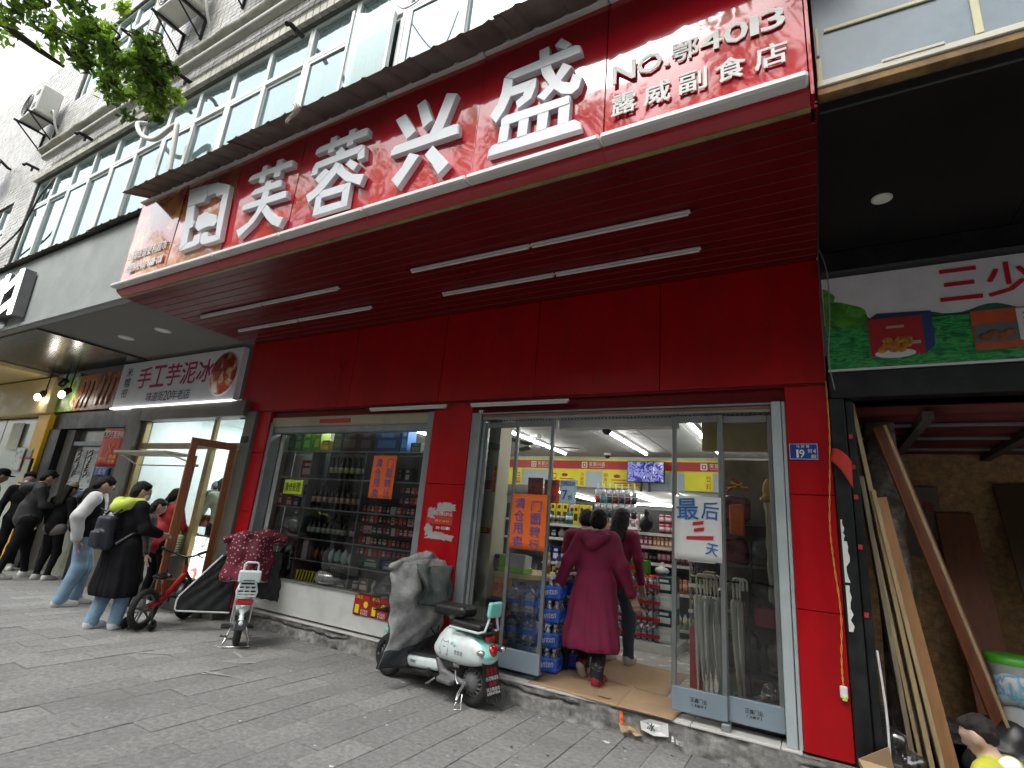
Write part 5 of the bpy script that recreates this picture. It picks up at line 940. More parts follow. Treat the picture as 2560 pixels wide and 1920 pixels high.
# ---------------------------------------------------------------- right hand glass: umbrellas and clutter
M_umb = glass('umbrella_film', (.8, .8, .76), .8, .25, .62, (.66, .65, .58)); M_uw = mat('umbrella_white', (.7, .69, .6), .4)
t = thing('hanging_rail', 'thin dark rail carrying the white umbrellas behind the right glass door', 'rail', (-.7, 4.9, 1.22)); q = MB(); q.tube([(-.95, 4.9, 1.215), (-.3, 4.9, 1.215)], .008, 6); q.tube([(-.5, 4.9, 1.215), (-.5, 4.9, .2)], .009, 6); q.tube([(-.47, 4.91, 1.55), (-.47, 4.91, 1.215)], .009, 6); q.build('rail', M_dsteel, t)
proto = None
for i, x in enumerate((-.87, -.845, -.81, -.785, -.765, -.735, -.705, -.585, -.56, -.535)):
    ln = .72 if i in (0, 8) else .62+.03*(i % 3)
    if proto is None or 1:
        u = thing('umbrella', 'folded white see through umbrella, '+nth(i)+' from left on its rail' if i < 7 else 'folded clear umbrella, '+nth(i-7)+' to the right of the door post', 'umbrella', (x, 4.9, 1.215), 0, 'white umbrellas hanging behind the right glass door')
        u.rotation_euler = (RNG.normal(0, .02), RNG.normal(-.03, .02) if i < 7 else -.06, RNG.uniform(-.5, .5)+1.2)
        if proto is None:
            q = MB(); P = [(.0, .0-.03, -.06)]+[(0, -.03+.0+.03*(1-math.cos(a)), .03*math.sin(a)-.0) for a in np.linspace(0, math.pi, 8)]+[(0, .03, -.12)]; q.tube(P, .009, 7); h = q.build('handle', M_uw, u, True)
            q = MB(); q.tube([(0, .03, -.12), (0, .03, -.8)], .005, 6); q.tube([(0, .03, -.74), (0, .03, -.86)], .008, 6); s = q.build('shaft', M_uw, u, True)
            q = MB(); q.lathe([(.022, -.14), (.034, -.2), (.03, -.45), (.018, -.7), (.007, -.78)], (0, .03, 0), 10); q.v[-1][:, :2] *= (1+.18*np.sin(np.arctan2(q.v[-1][:, 1]-.03, q.v[-1][:, 0])*5))[:, None]; cn = q.build('canopy', M_umb, u, True); proto = (h, s, cn)
            q = MB()
            for a in range(5): q.tube([(.03*math.cos(a*1.256), .03+.03*math.sin(a*1.256), -.15), (.008*math.cos(a*1.256), .03+.008*math.sin(a*1.256), -.78)], .003, 4)
            rb = q.build('ribs', M_uw, u, True); proto += (rb,)
        else:
            for o in proto: inst(o, u)
q = MB(); q.bbox((-.97, 4.95, .3), (-.86, 4.97, .82), .003); t = thing('red_poster', 'tall red poster with faint lettering behind the right glass door', 'poster', (-.9, 4.95, .3)); q.build('sheet', mat('poster_red', (.3, .012, .02), .5, var=.1), t); vtext('红牛饮料', -.95, .78, .1, .06, 4.946, M_sred, t)
q = MB(); q.box((-.86, 5.0, 2.32), (-.11, 5.08, 2.6)); tag(q.build('ochre_panel', mat('ochre_panel', (.5, .42, .18), .6, var=.1)), 'dull ochre panel at the top behind the right glass doors', 'panel')
rk = thing('display_rack', 'dark cluttered rack behind the rightmost glass door', 'rack', (-.45, 5.3, .2)); M_dk = mat('dark_board', (.2, .18, .15), .6, var=.25)
boxpart('back_panel', (-.78, 5.45, .19), (-.11, 5.48, 2.3), M_dk, rk); boxpart('side_panel', (-.14, 4.95, .19), (-.11, 5.45, 2.3), M_dk, rk)
for z in (.5, .95, 1.35, 1.7): boxpart('shelf', (-.78, 5.12, z-.02), (-.14, 5.45, z), M_gonb, rk)
M_clearb = glass('clear_film', (.75, .75, .75), 2.4, .12, .1, (.4, .4, .4)); M_dbag = mat('dark_glossy_bag', (.03, .028, .03), .18, var=.3, scale=12)
rb = np.random.default_rng(5)
for i, (x, z, w, h, c, l) in enumerate(((-.6, .96, .2, .24, '#5a4c42', 'brownish wrapped bundle'), (-.36, .96, .24, .26, '#54504c', 'dark grey wrapped bundle'), (-.62, 1.36, .2, .2, '#6c2a30', 'dark red wrapped bundle'), (-.38, 1.36, .22, .22, '#4c484a', 'charcoal wrapped bundle'), (-.58, .52, .26, .3, '#39403a', 'blackish wrapped bundle'), (-.3, .52, .2, .26, '#6a6256', 'taupe wrapped bundle'), (-.6, 1.71, .22, .22, '#5c2228', 'maroon wrapped bundle'))):
    V, F, mi = blob([('b', (x, 5.18, z+h/2), (w/2, .09, h/2), None, .04, 0)], .014, .02, wob=.012, wsc=12); q = MB(); q.add(V, F.tolist(), 0, True); tag(q.build('wrapped_bundle', colmat('bundle', srgb(c), rough=.3, var=.5, scale=10)), l+' on the dark rack behind the right glass door', 'bundle')
bag(-.4, 4.98, .2, .42, .26, M_clearb, 'clear_bag', 'big clear crumpled bag on the floor behind the rightmost glass door', .08, .3); bag(-.66, 5.0, .2, .22, .16, M_clearb, 'clear_bag', 'small clear bag at the foot of the white umbrellas', .08)
q = MB(); q.bbox((-.48, 5.05, .88), (-.32, 5.1, 1.03), .006); tag(q.build('red_box', mat('dull_red', (.3, .02, .025), .4)), 'dull red box in front of the dark rack', 'box'); q = MB(); q.bbox((-.9, 5.2, 1.1), (-.8, 5.3, 1.26), .004); tag(q.build('brown_carton', mat('brown_carton', (.32, .2, .06), .7)), 'small brown carton left of the umbrellas', 'carton')
blobpart('beige_bag', [('b', (-.31, 4.98, 1.5), (.045, .06, .42), None, .03, 0), ('c', (-.3, 4.97, 1.95), (-.32, 4.97, 1.85), .04, .05, 0)], mat('beige_cloth', (.4, .36, .24), .8, var=.15), None, .012, wob=.004, wsc=14, local=False); tag(bpy.data.objects['beige_bag'], 'long beige hanging cover at the right side of the rightmost door', 'cover')
blobpart('mustard_hat', [('e', (-.3, 4.95, 1.98), (.07, .06, .1), None, 0), ('e', (-.34, 4.93, 1.9), (.05, .06, .03), None, 0)], mat('mustard', (.4, .24, .03), .7), None, .012, local=False); tag(bpy.data.objects['mustard_hat'], 'mustard yellow cap hanging over the beige cover', 'cap')
blobpart('orange_vest', [('b', (-.58, 5.0, 1.72), (.06, .02, .13), None, .015, 0)], mat('vest_orange', (.6, .12, .02), .7), None, .01, local=False); tag(bpy.data.objects['orange_vest'], 'orange cloth hanging behind the top of the white poster', 'cloth')
q = MB(); q.prism([(-.74, .24), (-.62, .24), (-.6, .3), (-.66, .55), (-.7, .55), (-.76, .3)], (0, 4.87, 0), (1, 0, 0), (0, 0, 1), (0, .02, 0)); tag(q.build('dustpan', mat('teal_plastic', (.12, .3, .27), .4)), 'teal plastic dustpan leaning behind the two right glass doors', 'dustpan')
q = MB(); 
for i in range(5): q.tube([(-.66+i*.012, 5.0, 1.95+.03*i), (-.55+i*.02, 5.0, 2.05-.02*i)], .012, 6, i % 2)
tag(q.build('broom_heads', [M_redpaper, M_yel]), 'bunch of red and yellow broom handles behind the right glass', 'broom')
# cardboard on the step, scraps hanging from its edge
M_card = mat('cardboard', (.36, .24, .14), .85, var=.12, scale=5, dirt=.3, dirtcol=(.2, .14, .09)); M_card2 = mat('cardboard_edge', (.42, .3, .18), .9)
t = thing('cardboard_sheet', 'worn brown cardboard laid over the doorway step', 'cardboard', (-1.6, 4.9, .2))
def sheet(name, pts, z, dz, nu=14, nv=10):
    a, b, c, d = map(A3, pts); q = MB()
    q.grid(lambda u, v: tuple((a*(1-u)+b*u)*(1-v)+(d*(1-u)+c*u)*v)+(z+dz*math.sin(u*4+v*5)*.5+dz+(-.03*(1-v)**6 if 0 else 0),), nu, nv, thick=.004); return q.build(name, M_card, t)
sheet('cardboard', [(-2.28, 4.6), (-1.42, 4.55), (-1.5, 5.3), (-2.34, 5.45)], .193, .002); sheet('cardboard', [(-1.45, 4.53), (-1.02, 4.535), (-.98, 5.05), (-1.5, 5.2)], .2, .003); sheet('cardboard', [(-2.3, 5.3), (-1.2, 5.1), (-1.2, 6.1), (-2.3, 6.2)], .196, .002); sheet('tape_scrap', [(-1.66, 4.68), (-1.56, 4.67), (-1.55, 4.71), (-1.65, 4.72)], .206, .001, 3, 2)
def scrap(pts, y, m, nm, lab, amp=.012):
    q = MB(); P = A3(pts); c = P.mean(0); n = len(P); V = [(c[0], y-.03, c[1])]; 
    for k in (.5, 1): V += [(c[0]+(p[0]-c[0])*k, y-.012-.018*abs(math.sin(i*1.9))*k, c[1]+(p[1]-c[1])*k) for i, p in enumerate(P)]
    F = [(0, 1+i, 1+(i+1) % n) for i in range(n)]+[(1+i, 1+n+i, 1+n+(i+1) % n, 1+(i+1) % n) for i in range(n)]
    q.add(V, F, 0, False); o = q.build(nm, m); return tag(o, lab, 'scrap')
scrap([(-1.425, .175), (-1.395, .178), (-1.39, .1), (-1.415, .075)], 4.545, M_or, 'orange_scrap', 'orange paper scrap stuck to the step edge'); scrap([(-1.43, .09), (-1.36, .115), (-1.27, .095), (-1.24, .05), (-1.29, .035), (-1.33, .05), (-1.4, .035)], 4.54, M_card2, 'cardboard_scrap', 'torn brown cardboard scrap hanging off the step'); o = scrap([(-1.26, .14), (-1.18, .175), (-1.045, .172), (-1.04, .085), (-1.15, .07), (-1.25, .085)], 4.545, M_paperw, 'white_scrap', 'torn white printed wrapper hanging off the step')
q = MB(); q.text('冰', (-1.2, 4.505, .1), (1, 0, 0), (0, 0, 1), .06, .055, 0, bold=.02); q.build('lettering', M_black, o); scrap([(-1.02, .1), (-1.0, .1), (-1.0, .065), (-1.02, .06)], 4.54, M_paperw, 'paper_bit', 'tiny white paper bit on the step face'); scrap([(-.99, .085), (-.935, .08), (-.94, .05), (-.985, .055)], 4.54, M_paperg, 'paper_bit', 'small grey printed sticker on the step face')
# ================================================================ grey canopy and the shops on the left
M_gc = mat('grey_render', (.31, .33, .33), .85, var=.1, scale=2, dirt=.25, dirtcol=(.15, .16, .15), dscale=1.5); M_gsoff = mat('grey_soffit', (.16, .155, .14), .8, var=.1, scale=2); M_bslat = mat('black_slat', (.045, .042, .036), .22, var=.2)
gcan = thing('grey_canopy', 'plain grey rendered canopy box between the red sign and the left shops', 'canopy', (-10, 3.7, 3.9))
q = MB(); q.bbox((-14.3, 2.83, 3.87), (-7.43, 2.93, 5.15), .01); q.build('front_face', M_gc, gcan); q = MB(); q.bbox((-14.3, 2.8, 3.87), (-7.43, 2.828, 3.93), .006); q.build('lower_lip', M_gc, gcan)
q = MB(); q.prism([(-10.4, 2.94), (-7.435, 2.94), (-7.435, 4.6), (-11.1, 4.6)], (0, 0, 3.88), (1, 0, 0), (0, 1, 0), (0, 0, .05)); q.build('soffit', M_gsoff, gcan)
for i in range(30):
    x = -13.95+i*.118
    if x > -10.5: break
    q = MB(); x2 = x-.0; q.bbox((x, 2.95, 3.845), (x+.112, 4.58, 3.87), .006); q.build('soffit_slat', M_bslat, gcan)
for x, lab in ((-10.57, 'unlit round recessed light in the grey soffit, farthest from the red soffit'), (-9.36, 'unlit round recessed light in the middle of the grey soffit'), (-8.28, 'unlit round recessed light in the grey soffit next to the red soffit')):
    t = thing('recessed_light', lab, 'lamp', (x, 3.72, 3.88), 0, 'recessed lights in the grey soffit'); q = MB(); q.lathe([(.11, 0), (.11, -.012), (.09, -.014), (.085, -.006), (.001, -.006)], n=20); q.build('rim', M_tube, t, True); q = MB(); q.lathe([(.084, -.0065), (.001, -.0075)], n=18); q.build('diffuser', M_paperw, t, True)
M_lampw = mat('lit_letter', (1, 1, .97), .4, var=0, emit=.9)
t = thing('lit_letter_sign', 'lit white box letter with dark sides partly cut off at the left frame edge', 'sign', (-10.6, 2.6, 4.2))
for p in ([(-10.95, 4.72), (-10.78, 4.72), (-10.8, 3.9), (-10.97, 3.9)], [(-10.75, 4.5), (-10.4, 4.66), (-10.4, 4.5), (-10.75, 4.36)], [(-10.75, 4.1), (-10.3, 4.22), (-10.3, 4.08), (-10.75, 3.96)], [(-10.38, 4.72), (-10.22, 4.72), (-10.12, 3.92), (-10.28, 3.92)], [(-11.5, 4.6), (-11.0, 4.66), (-11.0, 4.5), (-11.5, 4.44)]):
    q = MB(); q.prism([(x-.52, z+.1) for x, z in p], (0, 2.66, 0), (1, 0, 0), (0, 0, 1), (0, .15, 0)); q.build('letter_side', mat('letter_side_grey', (.16, .16, .165), .35, metal=.4), t); q = MB(); q.prism([(x-.52, z+.1) for x, z in p], (0, 2.645, 0), (1, 0, 0), (0, 0, 1), (0, .0145, 0)); q.build('letter_face', M_lampw, t)
q = MB(); q.text('好味', (-11.6, 2.66, 3.87), (1, 0, 0), (0, 0, 1), .5, .1, .02, bold=.02); q.build('lettering', mat('amber_letter', (.8, .45, .02), .5), t)
# taro ice dessert shop
M_wsign = mat('white_sign_face', (.74, .75, .8), .35, var=.05); M_mag = mat('magenta_print', (.42, .015, .1), .5, var=0); M_dkp = mat('dark_print', (.03, .04, .09), .5, var=0)
taro = thing('dessert_shop', 'small taro ice dessert shop with brown framed glass and lit white inside', 'shop', (-8.7, 4.6, 0))
M_taupe = mat('taupe_cladding', (.12, .11, .095), .5, var=.12); M_bfr = mat('brown_wood_frame', (.26, .09, .035), .4, var=.25, scale=5, stretch=(6, 6, 1)); M_gfr = mat('golden_frame', (.3, .21, .09), .4, metal=.2, var=.2)
boxpart('pilaster', (-7.1, 4.55, .0), (-6.87, 4.75, 2.79), M_taupe, taro, .006); boxpart('pilaster', (-10.36, 4.5, 0), (-10.0, 4.75, 2.95), M_taupe, taro, .006); boxpart('lintel', (-9.99, 4.5, 2.72), (-7.105, 4.75, 2.95), M_taupe, taro, .006); boxpart('threshold', (-9.98, 4.5, 0), (-7.11, 4.9, .3), M_taupe, taro, .01)
for a, b in (((-9.98, 4.6, .3), (-9.9, 4.68, 2.71)), ((-7.95, 4.6, .3), (-7.84, 4.68, 2.25)), ((-7.95, 4.61, 2.34), (-7.88, 4.67, 2.71)), ((-9.9, 4.6, 2.25), (-7.2, 4.68, 2.34)), ((-7.25, 4.6, .3), (-7.18, 4.68, 2.24)), ((-9.9, 4.61, 1.02), (-7.96, 4.67, 1.1))): boxpart('door_frame', a, b, M_gfr, taro, .006)
for x0, x1, z0, z1 in ((-9.9, -7.95, 2.34, 2.71), (-7.88, -7.2, 2.34, 2.71), (-9.9, -7.96, 1.1, 2.25)): q = MB(); q.quad((x0, 4.64, z0), (x1, 4.64, z0), (x1, 4.64, z1), (x0, 4.64, z1)); q.build('pane', M_dg, taro)
boxpart('front_board', (-9.9, 4.62, .3), (-7.96, 4.66, 1.02), mat('grey_counter', (.3, .3, .28), .5), taro)
M_whiter = mat('white_room', (.72, .76, .76), .7, var=.04)
q = MB(); q.box((-10.0, 7.0, .3), (-7.0, 7.1, 3.0)); q.box((-10.1, 4.75, .3), (-10.0, 7.1, 3.0)); q.box((-7.0, 4.75, .3), (-6.9, 7.1, 3.0)); q.box((-10.1, 4.75, 2.95), (-6.9, 7.1, 3.05)); q.box((-10.1, 4.75, .2), (-6.9, 7.1, .3)); q.build('room_wall', M_whiter, taro)
q = MB(); q.box((-9.6, 5.2, 2.93), (-7.3, 5.35, 2.945)); q.box((-9.6, 6.2, 2.93), (-7.3, 6.35, 2.945)); t = thing('ceiling_lamp', 'bright white strip lamps inside the dessert shop', 'lamp', (-8.5, 5.7, 2.9)); q.build('diffuser', mat('lit_strip', (.93, 1, 1), .5, var=0, emit=13), t)
d = thing('open_door', 'brown wood framed glass door standing open at the dessert shop', 'door', (-7.2, 4.58, .32), math.atan2(-.56, -.1)); W_, H_ = .6, 1.99
for a, b in (((0, -.02, 0), (.085, .02, H_)), ((W_-.085, -.02, 0), (W_, .02, H_)), ((.086, -.02, H_-.1), (W_-.086, .02, H_)), ((.086, -.02, 0), (W_-.086, .02, .16))): q = MB(); q.bbox(a, b, .006); q.build('door_frame', M_bfr, d, True)
q = MB(); q.quad((.085, 0, .16), (W_-.085, 0, .16), (W_-.085, 0, H_-.1), (.085, 0, H_-.1)); q.build('pane', M_dg, d, True)
q = MB(); q.tube([(W_-.12, -.05, .45), (W_-.12, -.05, 1.75)], .018, 8); q.tube([(W_-.12, -.05, 1.6), (W_-.06, -.0, 1.6)], .012, 6); q.tube([(W_-.12, -.05, .6), (W_-.06, -.0, .6)], .012, 6); q.build('handle', M_bfr, d, True)
sg2 = thing('dessert_shop_sign', 'white shop sign with magenta Chinese characters and a round dessert picture', 'sign', (-9.25, 4.5, 3.4)); boxpart('sign_board', (-11.08, 4.5, 2.97), (-7.44, 4.6, 3.81), M_wsign, sg2, .01); boxpart('lit_edge', (-11.08, 4.47, 2.945), (-7.44, 4.6, 2.968), M_lampw, sg2)
line([(c, 1) for c in '手工芋泥冰'], -10.4, -8.12, 3.3, .38, 4.497, 0, M_mag, parent=sg2, bold=.028, gap=.06); line([(c, 1) for c in '味道街']+[('2', .6), ('0', .6)]+[(c, 1) for c in '年老店'], -9.95, -8.62, 3.04, .17, 4.497, 0, M_dkp, parent=sg2, bold=.014, gap=.03)
for i, c in enumerate('米糯密'): q = MB(); q.text(c, (-10.86, 4.497, 3.55-i*.2), (1, 0, 0), (0, 0, 1), .2, .17, 0, bold=.014); q.build('letter', M_dkp, sg2)
q = MB(); q.lathe([(.36, 0), (.36, .006), (.001, .007)], (-7.82, 4.499, 3.4), 28, ax=(0, -1, 0)); q.build('bowl_rim', M_paperw, sg2)
q = MB(); q.lathe([(.335, 0), (.335, .01), (.001, .012)], (-7.82, 4.499, 3.4), 28, ax=(0, -1, 0)); q.build('dessert_picture', ramp_mat('dessert_print', [(.3, '#3a1d16'), (.42, '#a52a20'), (.52, '#c8482e'), (.6, '#d9a070'), (.7, '#e8dccb')], 5, .5), sg2)
t = thing('counter_shade', 'small beige flat shade board over the dessert shop counter', 'shade', (-8.9, 4.3, 2.13)); M_beige = mat('beige_board', (.36, .33, .25), .6, var=.12)
q = MB(); q.bbox((-9.62, 4.1, 2.1), (-8.1, 4.5, 2.14), .008); q.build('board', M_beige, t); q = MB(); q.tube([(-9.55, 4.15, 2.1), (-9.6, 4.5, 1.95)], .012, 6); q.tube([(-8.12, 4.15, 2.1), (-7.9, 4.5, 1.98)], .012, 6); q.tube([(-9.6, 4.5, 1.96), (-7.9, 4.5, 1.97)], .01, 6); q.build('bracket', M_beige, t)
q = MB(); q.bbox((-7.78, 4.95, .3), (-7.3, 5.15, 1.08), .01); q.build('inner_counter', mat('grey_counter', (.3, .3, .28), .5), taro)
m = M_menu = ramp_mat('menu_light', [(.35, '#e8f2f0'), (.55, '#f4fbfa'), (.62, '#8a9a9a'), (.7, '#b0402a')], 5, .4); b = m.node_tree.nodes['Principled BSDF']; m.node_tree.links.new(m.node_tree.nodes['Color Ramp'].outputs[0], b.inputs['Emission Color']); b.inputs['Emission Strength'].default_value = 1.0
t = thing('menu_lightbox', 'glowing white menu light box low behind the open brown door', 'light box', (-8.0, 4.75, .4)); boxpart('face', (-8.25, 4.7, .42), (-7.55, 4.72, .98), m, t); boxpart('casing', (-8.27, 4.722, .4), (-7.53, 4.8, 1.0), M_dsteel, t); line([(c, 1) for c in '芋泥冰'], -8.15, -7.6, .78, .14, 4.697, 0, M_dkp, parent=t)
t = thing('food_tray', 'red and orange lacquered food box on the dessert counter', 'box', (-8.2, 5.0, 1.1)); q = MB(); q.bbox((-8.35, 4.9, 1.1), (-8.0, 5.1, 1.26), .01); q.build('box', mat('lacquer_red', (.4, .06, .02), .3, var=.4, scale=12), t); q = MB(); q.bbox((-8.36, 4.89, 1.262), (-7.99, 5.11, 1.28), .004); q.build('lid', M_bfr, t)
boxpart('number_tag', (-7.08, 4.535, 2.33), (-6.94, 4.548, 2.42), M_dsteel, taro)
# roast duck shop: food pictures, black frame, posters on the door
duck = thing('roast_duck_shop', 'narrow roast duck shop with black steel frame and food pictures above its door', 'shop', (-11.9, 4.6, 0))
M_blk = mat('black_cladding', (.014, .015, .016), .4, var=.25, dirt=.15, dirtcol=(.08, .08, .08), spec=.3); M_duck = ramp_mat('roast_duck_print', [(.3, '#5a2410'), (.45, '#8a4418'), (.52, '#b97a3c'), (.6, '#7a2a14'), (.72, '#e4d8c4')], 4, .45, stretch=(1, 1, .5)); M_leafp = ramp_mat('green_leaf_print', [(.3, '#3a6a1a'), (.5, '#86b83a'), (.6, '#c8d8a0'), (.7, '#7a3a28')], 3, .45)
for x0, x1, m in ((-13.55, -12.75, M_leafp), (-12.74, -11.96, M_duck), (-11.95, -11.1, M_duck)): boxpart('food_picture', (x0, 4.52, 2.98), (x1, 4.6, 3.7), m, duck)
def duckpic(cx, cz, n, sc):
    for i in range(n):
        V, F, mi = blob([('e', (cx+i*.17*sc, 4.515, cz), (.075*sc, .012, .2*sc), rotm('Y', .25), 0), ('e', (cx+i*.17*sc-.05, 4.515, cz-.22*sc), (.05*sc, .01, .09*sc), None, 0)], .014, .03); q = MB(); q.add(V, F.tolist(), 0, True); q.build('duck_print', mat('roast_skin', (.28, .09, .025), .35, var=.5, scale=9), duck)
duckpic(-12.55, 3.36, 3, 1.1); duckpic(-11.75, 3.4, 3, 1.2)
boxpart('lintel', (-13.5, 4.55, 2.62), (-10.4, 4.75, 2.95), M_blk, duck, .006); boxpart('cladding', (-13.4, 4.5, 0), (-12.9, 4.78, 2.61), M_blk, duck, .006); boxpart('cladding', (-12.85, 4.6, 0), (-12.5, 4.78, 2.61), M_taupe, duck, .006); boxpart('cladding', (-11.2, 4.55, 0), (-10.4, 4.75, 2.61), M_blk, duck, .006); boxpart('door_panel', (-12.49, 4.7, 0), (-11.21, 4.74, 2.3), mat('grey_green_glass', (.24, .25, .2), .2, var=.2), duck); boxpart('transom', (-12.49, 4.62, 2.3), (-11.21, 4.75, 2.38), M_grey, duck, .004); boxpart('transom_light', (-12.49, 4.7, 2.39), (-11.21, 4.74, 2.61), mat('dim_pane', (.15, .16, .13), .2), duck); boxpart('back_wall', (-13.5, 4.8, 0), (-10.38, 4.9, 3.8), M_dk, duck)
M_notice = ramp_mat('notice_print', [(.4, '#c9cfc8'), (.55, '#d4d8d2'), (.62, '#5a7aa0'), (.7, '#c9cfc8')], 9, .5)
for x0, x1, z0, z1, m, lab in ((-12.42, -12.0, 1.5, 2.2, M_notice, 'pale notice with a blue foot on the duck shop door, left one'), (-11.95, -11.5, 1.35, 2.2, M_notice, 'pale notice on the duck shop door, right one'), (-12.4, -11.8, .9, 1.3, mat('buff_paper', (.42, .4, .33), .8, var=.1), 'buff notice low on the duck shop door')): t = poster(x0, x1, z0, z1, 4.69, m, lab); boxpart('foot', (x0, 4.68, z0), (x1, 4.684, z0+.12), mat('notice_blue', (.06, .14, .32), .5), t) if 'pale' in lab else boxpart('print', (x0+.1, 4.68, z0+.15), (x1-.2, 4.684, z0+.3), M_dsteel, t)
for x, z in ((-12.15, 2.0), (-11.7, 2.0)):
    t = thing('chilli_string', 'string of dark dried chillies on the %s of the duck shop door' % ('left' if x < -12 else 'right'), 'decoration', (x, 4.66, z), 0, 'dried chilli strings on the duck shop door')
    for i in range(11): q = MB(); a = RNG.uniform(0, 6); q.tube([(0, 0, .22-i*.045), (.05*math.cos(a), -.02, .19-i*.045), (.08*math.cos(a), -.03, .14-i*.045)], [.014, .012, .003], 5); q.build('chilli', mat('chilli', (.1, .012, .008), .4), t, True)
t = poster(-11.15, -10.38, 1.93, 2.58, 4.535, mat('duck_red', (.55, .02, .015), .5, var=.04), 'bright red roast duck poster with white heading on the black wall', curl=.002); line([(c, 1) for c in '手撕烤鸭'], -10.9, -10.42, 2.42, .12, 4.525, 0, M_paperw, parent=t, bold=.02); q = MB(); q.ring((-11.08, 4.525, 2.49), .05, .012, (0, 1, 0), 16, 5); q.ring((-10.97, 4.525, 2.49), .05, .012, (0, 1, 0), 16, 5); q.build('logo', M_paperw, t)
q = MB(); q.box((-10.9, 4.524, 2.2), (-10.6, 4.526, 2.22), R=rotm('Y', .8)); q.box((-10.9, 4.522, 2.2), (-10.6, 4.524, 2.22), R=rotm('Y', -.8)); q.build('cross', mat('orange_print', (.7, .25, .05), .5), t); line([(c, 1) for c in '整鸭半只'], -11.08, -10.8, 2.02, .06, 4.525, 0, M_yel, parent=t); line([(c, 1) for c in '现烤'], -10.72, -10.5, 2.06, .06, 4.525, 0, M_yel, parent=t); line([(c, 1) for c in '现卖'], -10.72, -10.5, 1.97, .06, 4.525, 0, M_yel, parent=t)
t = poster(-11.1, -10.6, 1.75, 1.9, 4.535, M_blue, 'blue and white strip under the red roast duck poster', curl=.002); line([(c, 1) for c in '支付'], -10.95, -10.7, 1.78, .09, 4.525, 0, M_paperw, parent=t)
# yellow shop at the far left
yel = thing('yellow_shop', 'yellow fronted shop with pale glass and two spot lamps at the far left', 'shop', (-15.5, 4.6, 0)); M_yw2 = mat('yellow_board', (.75, .42, .01), .45, var=.08); M_ycr = mat('cream_beam', (.6, .48, .22), .5, var=.08)
boxpart('beam', (-18.5, 4.4, 2.93), (-13.57, 4.7, 3.72), M_ycr, yel, .02); boxpart('canopy_slab', (-18.5, 2.95, 3.75), (-14.1, 4.6, 3.84), M_ycr, yel, .01); boxpart('yellow_column', (-14.0, 4.45, 0), (-13.45, 4.75, 2.92), M_yw2, yel, .01)
for x0, x1 in ((-18.4, -16.2), (-16.15, -14.05)): q = MB(); q.box((x0, 4.62, .4), (x1, 4.65, 2.9)); q.build('pane', mat('pale_green_pane', (.4, .46, .4), .15, var=.12, scale=1.5), yel)
boxpart('yellow_panel', (-14.4, 4.58, .2), (-14.05, 4.61, 2.2), M_yw2, yel); boxpart('base_wall', (-18.4, 4.6, 0), (-14.05, 4.7, .4), M_blk, yel); boxpart('back_wall', (-18.6, 4.75, 0), (-13.5, 4.9, 3.9), M_dk, yel)
t = poster(-14.95, -14.5, 1.75, 2.25, 4.57, M_notice, 'framed white notice on the pale glass of the yellow shop'); t = poster(-13.95, -13.7, 1.95, 2.2, 4.44, mat('grey_sticker', (.3, .3, .32), .5), 'grey sticker with a red foot on the yellow column'); boxpart('foot', (-13.95, 4.43, 1.95), (-13.7, 4.434, 2.04), M_redpaper, t)
boxpart('cream_poster', (-15.6, 4.57, 2.2), (-15.0, 4.58, 2.8), mat('cream_sheet', (.6, .6, .5), .6), yel)
M_spot = mat('lit_spot', (1, .93, .8), .5, var=0, emit=14)
for x, lab in ((-13.87, 'left lit spot lamp under the grey canopy by the yellow shop'), (-12.75, 'right lit spot lamp under the grey canopy by the yellow shop')):
    t = thing('spot_lamp', lab, 'lamp', (x, 4.3, 3.27), 0, 'lit spot lamps by the yellow shop'); q = MB(); q.lathe([(.03, 0), (.06, .02), (.065, .14), (.02, .18)], (0, .0, 0), 14, ax=(0, .6, .8)); q.tube([(0, .09, .12), (0, .1, .58)], .012, 6); q.build('housing', M_blk, t, True); q = MB(); q.ell((0, -.01, -.01), (.075, .05, .075), 0, 14, 8); q.build('lens', M_spot, t, True)
t = thing('spot_lamp', 'black spot lamp turned aside under the end of the slatted soffit', 'lamp', (-13.3, 4.4, 3.5), 0, 'lit spot lamps by the yellow shop'); q = MB(); q.lathe([(.05, 0), (.06, .02), (.06, .16), (.03, .18)], n=12, ax=(.5, .3, .8)); q.tube([(.06, .04, .12), (.08, .06, .34)], .015, 6); q.build('housing', M_blk, t, True)
t = thing('phone_sign', 'small glowing phone shaped screen beside the queue on the yellow column', 'screen', (-13.3, 4.2, 1.5)); boxpart('casing', (-13.5, 4.3, 1.5), (-13.2, 4.34, 2.0), M_black, t, .01); boxpart('picture', (-13.48, 4.29, 1.53), (-13.22, 4.298, 1.97), m, t)
boxpart('fin', (-18.6, 4.9, 0), (-6.95, 5.0, .01), M_dk, taro) if 0 else None
# ================================================================ half demolished shop on the right
rs = thing('gutted_shop', 'gutted dark shop on the right with black canopy, roller shutter box and wood panelled inside', 'shop', (1.5, 4.6, 0)); M_bpan = mat('blue_grey_panel', (.17, .22, .26), .35, var=.12, scale=1.5, dirt=.2, dirtcol=(.3, .33, .35)); M_bsof = mat('black_soffit', (.011, .01, .01), .5, var=.3, scale=1.2, spec=.2)
boxpart('canopy_face', (.16, 2.82, 4.0), (3.6, 2.9, 6.2), M_bpan, rs); boxpart('canopy_edge', (.155, 2.8, 3.94), (3.6, 2.87, 3.985), mat('bare_wood', (.25, .15, .06), .8, var=.4, scale=9), rs, .004)
q = MB(); q.bbox((.155, 2.79, 3.988), (3.6, 2.818, 4.03), .005); q.bbox((.45, 2.785, 4.02), (.72, 2.817, 4.05), .008); q.build('foam_strip', mat('cream_foam', (.62, .6, .5), .8, var=.1), rs); M_foam = mat('yellow_foam', (.6, .57, .38), .8, var=.1)
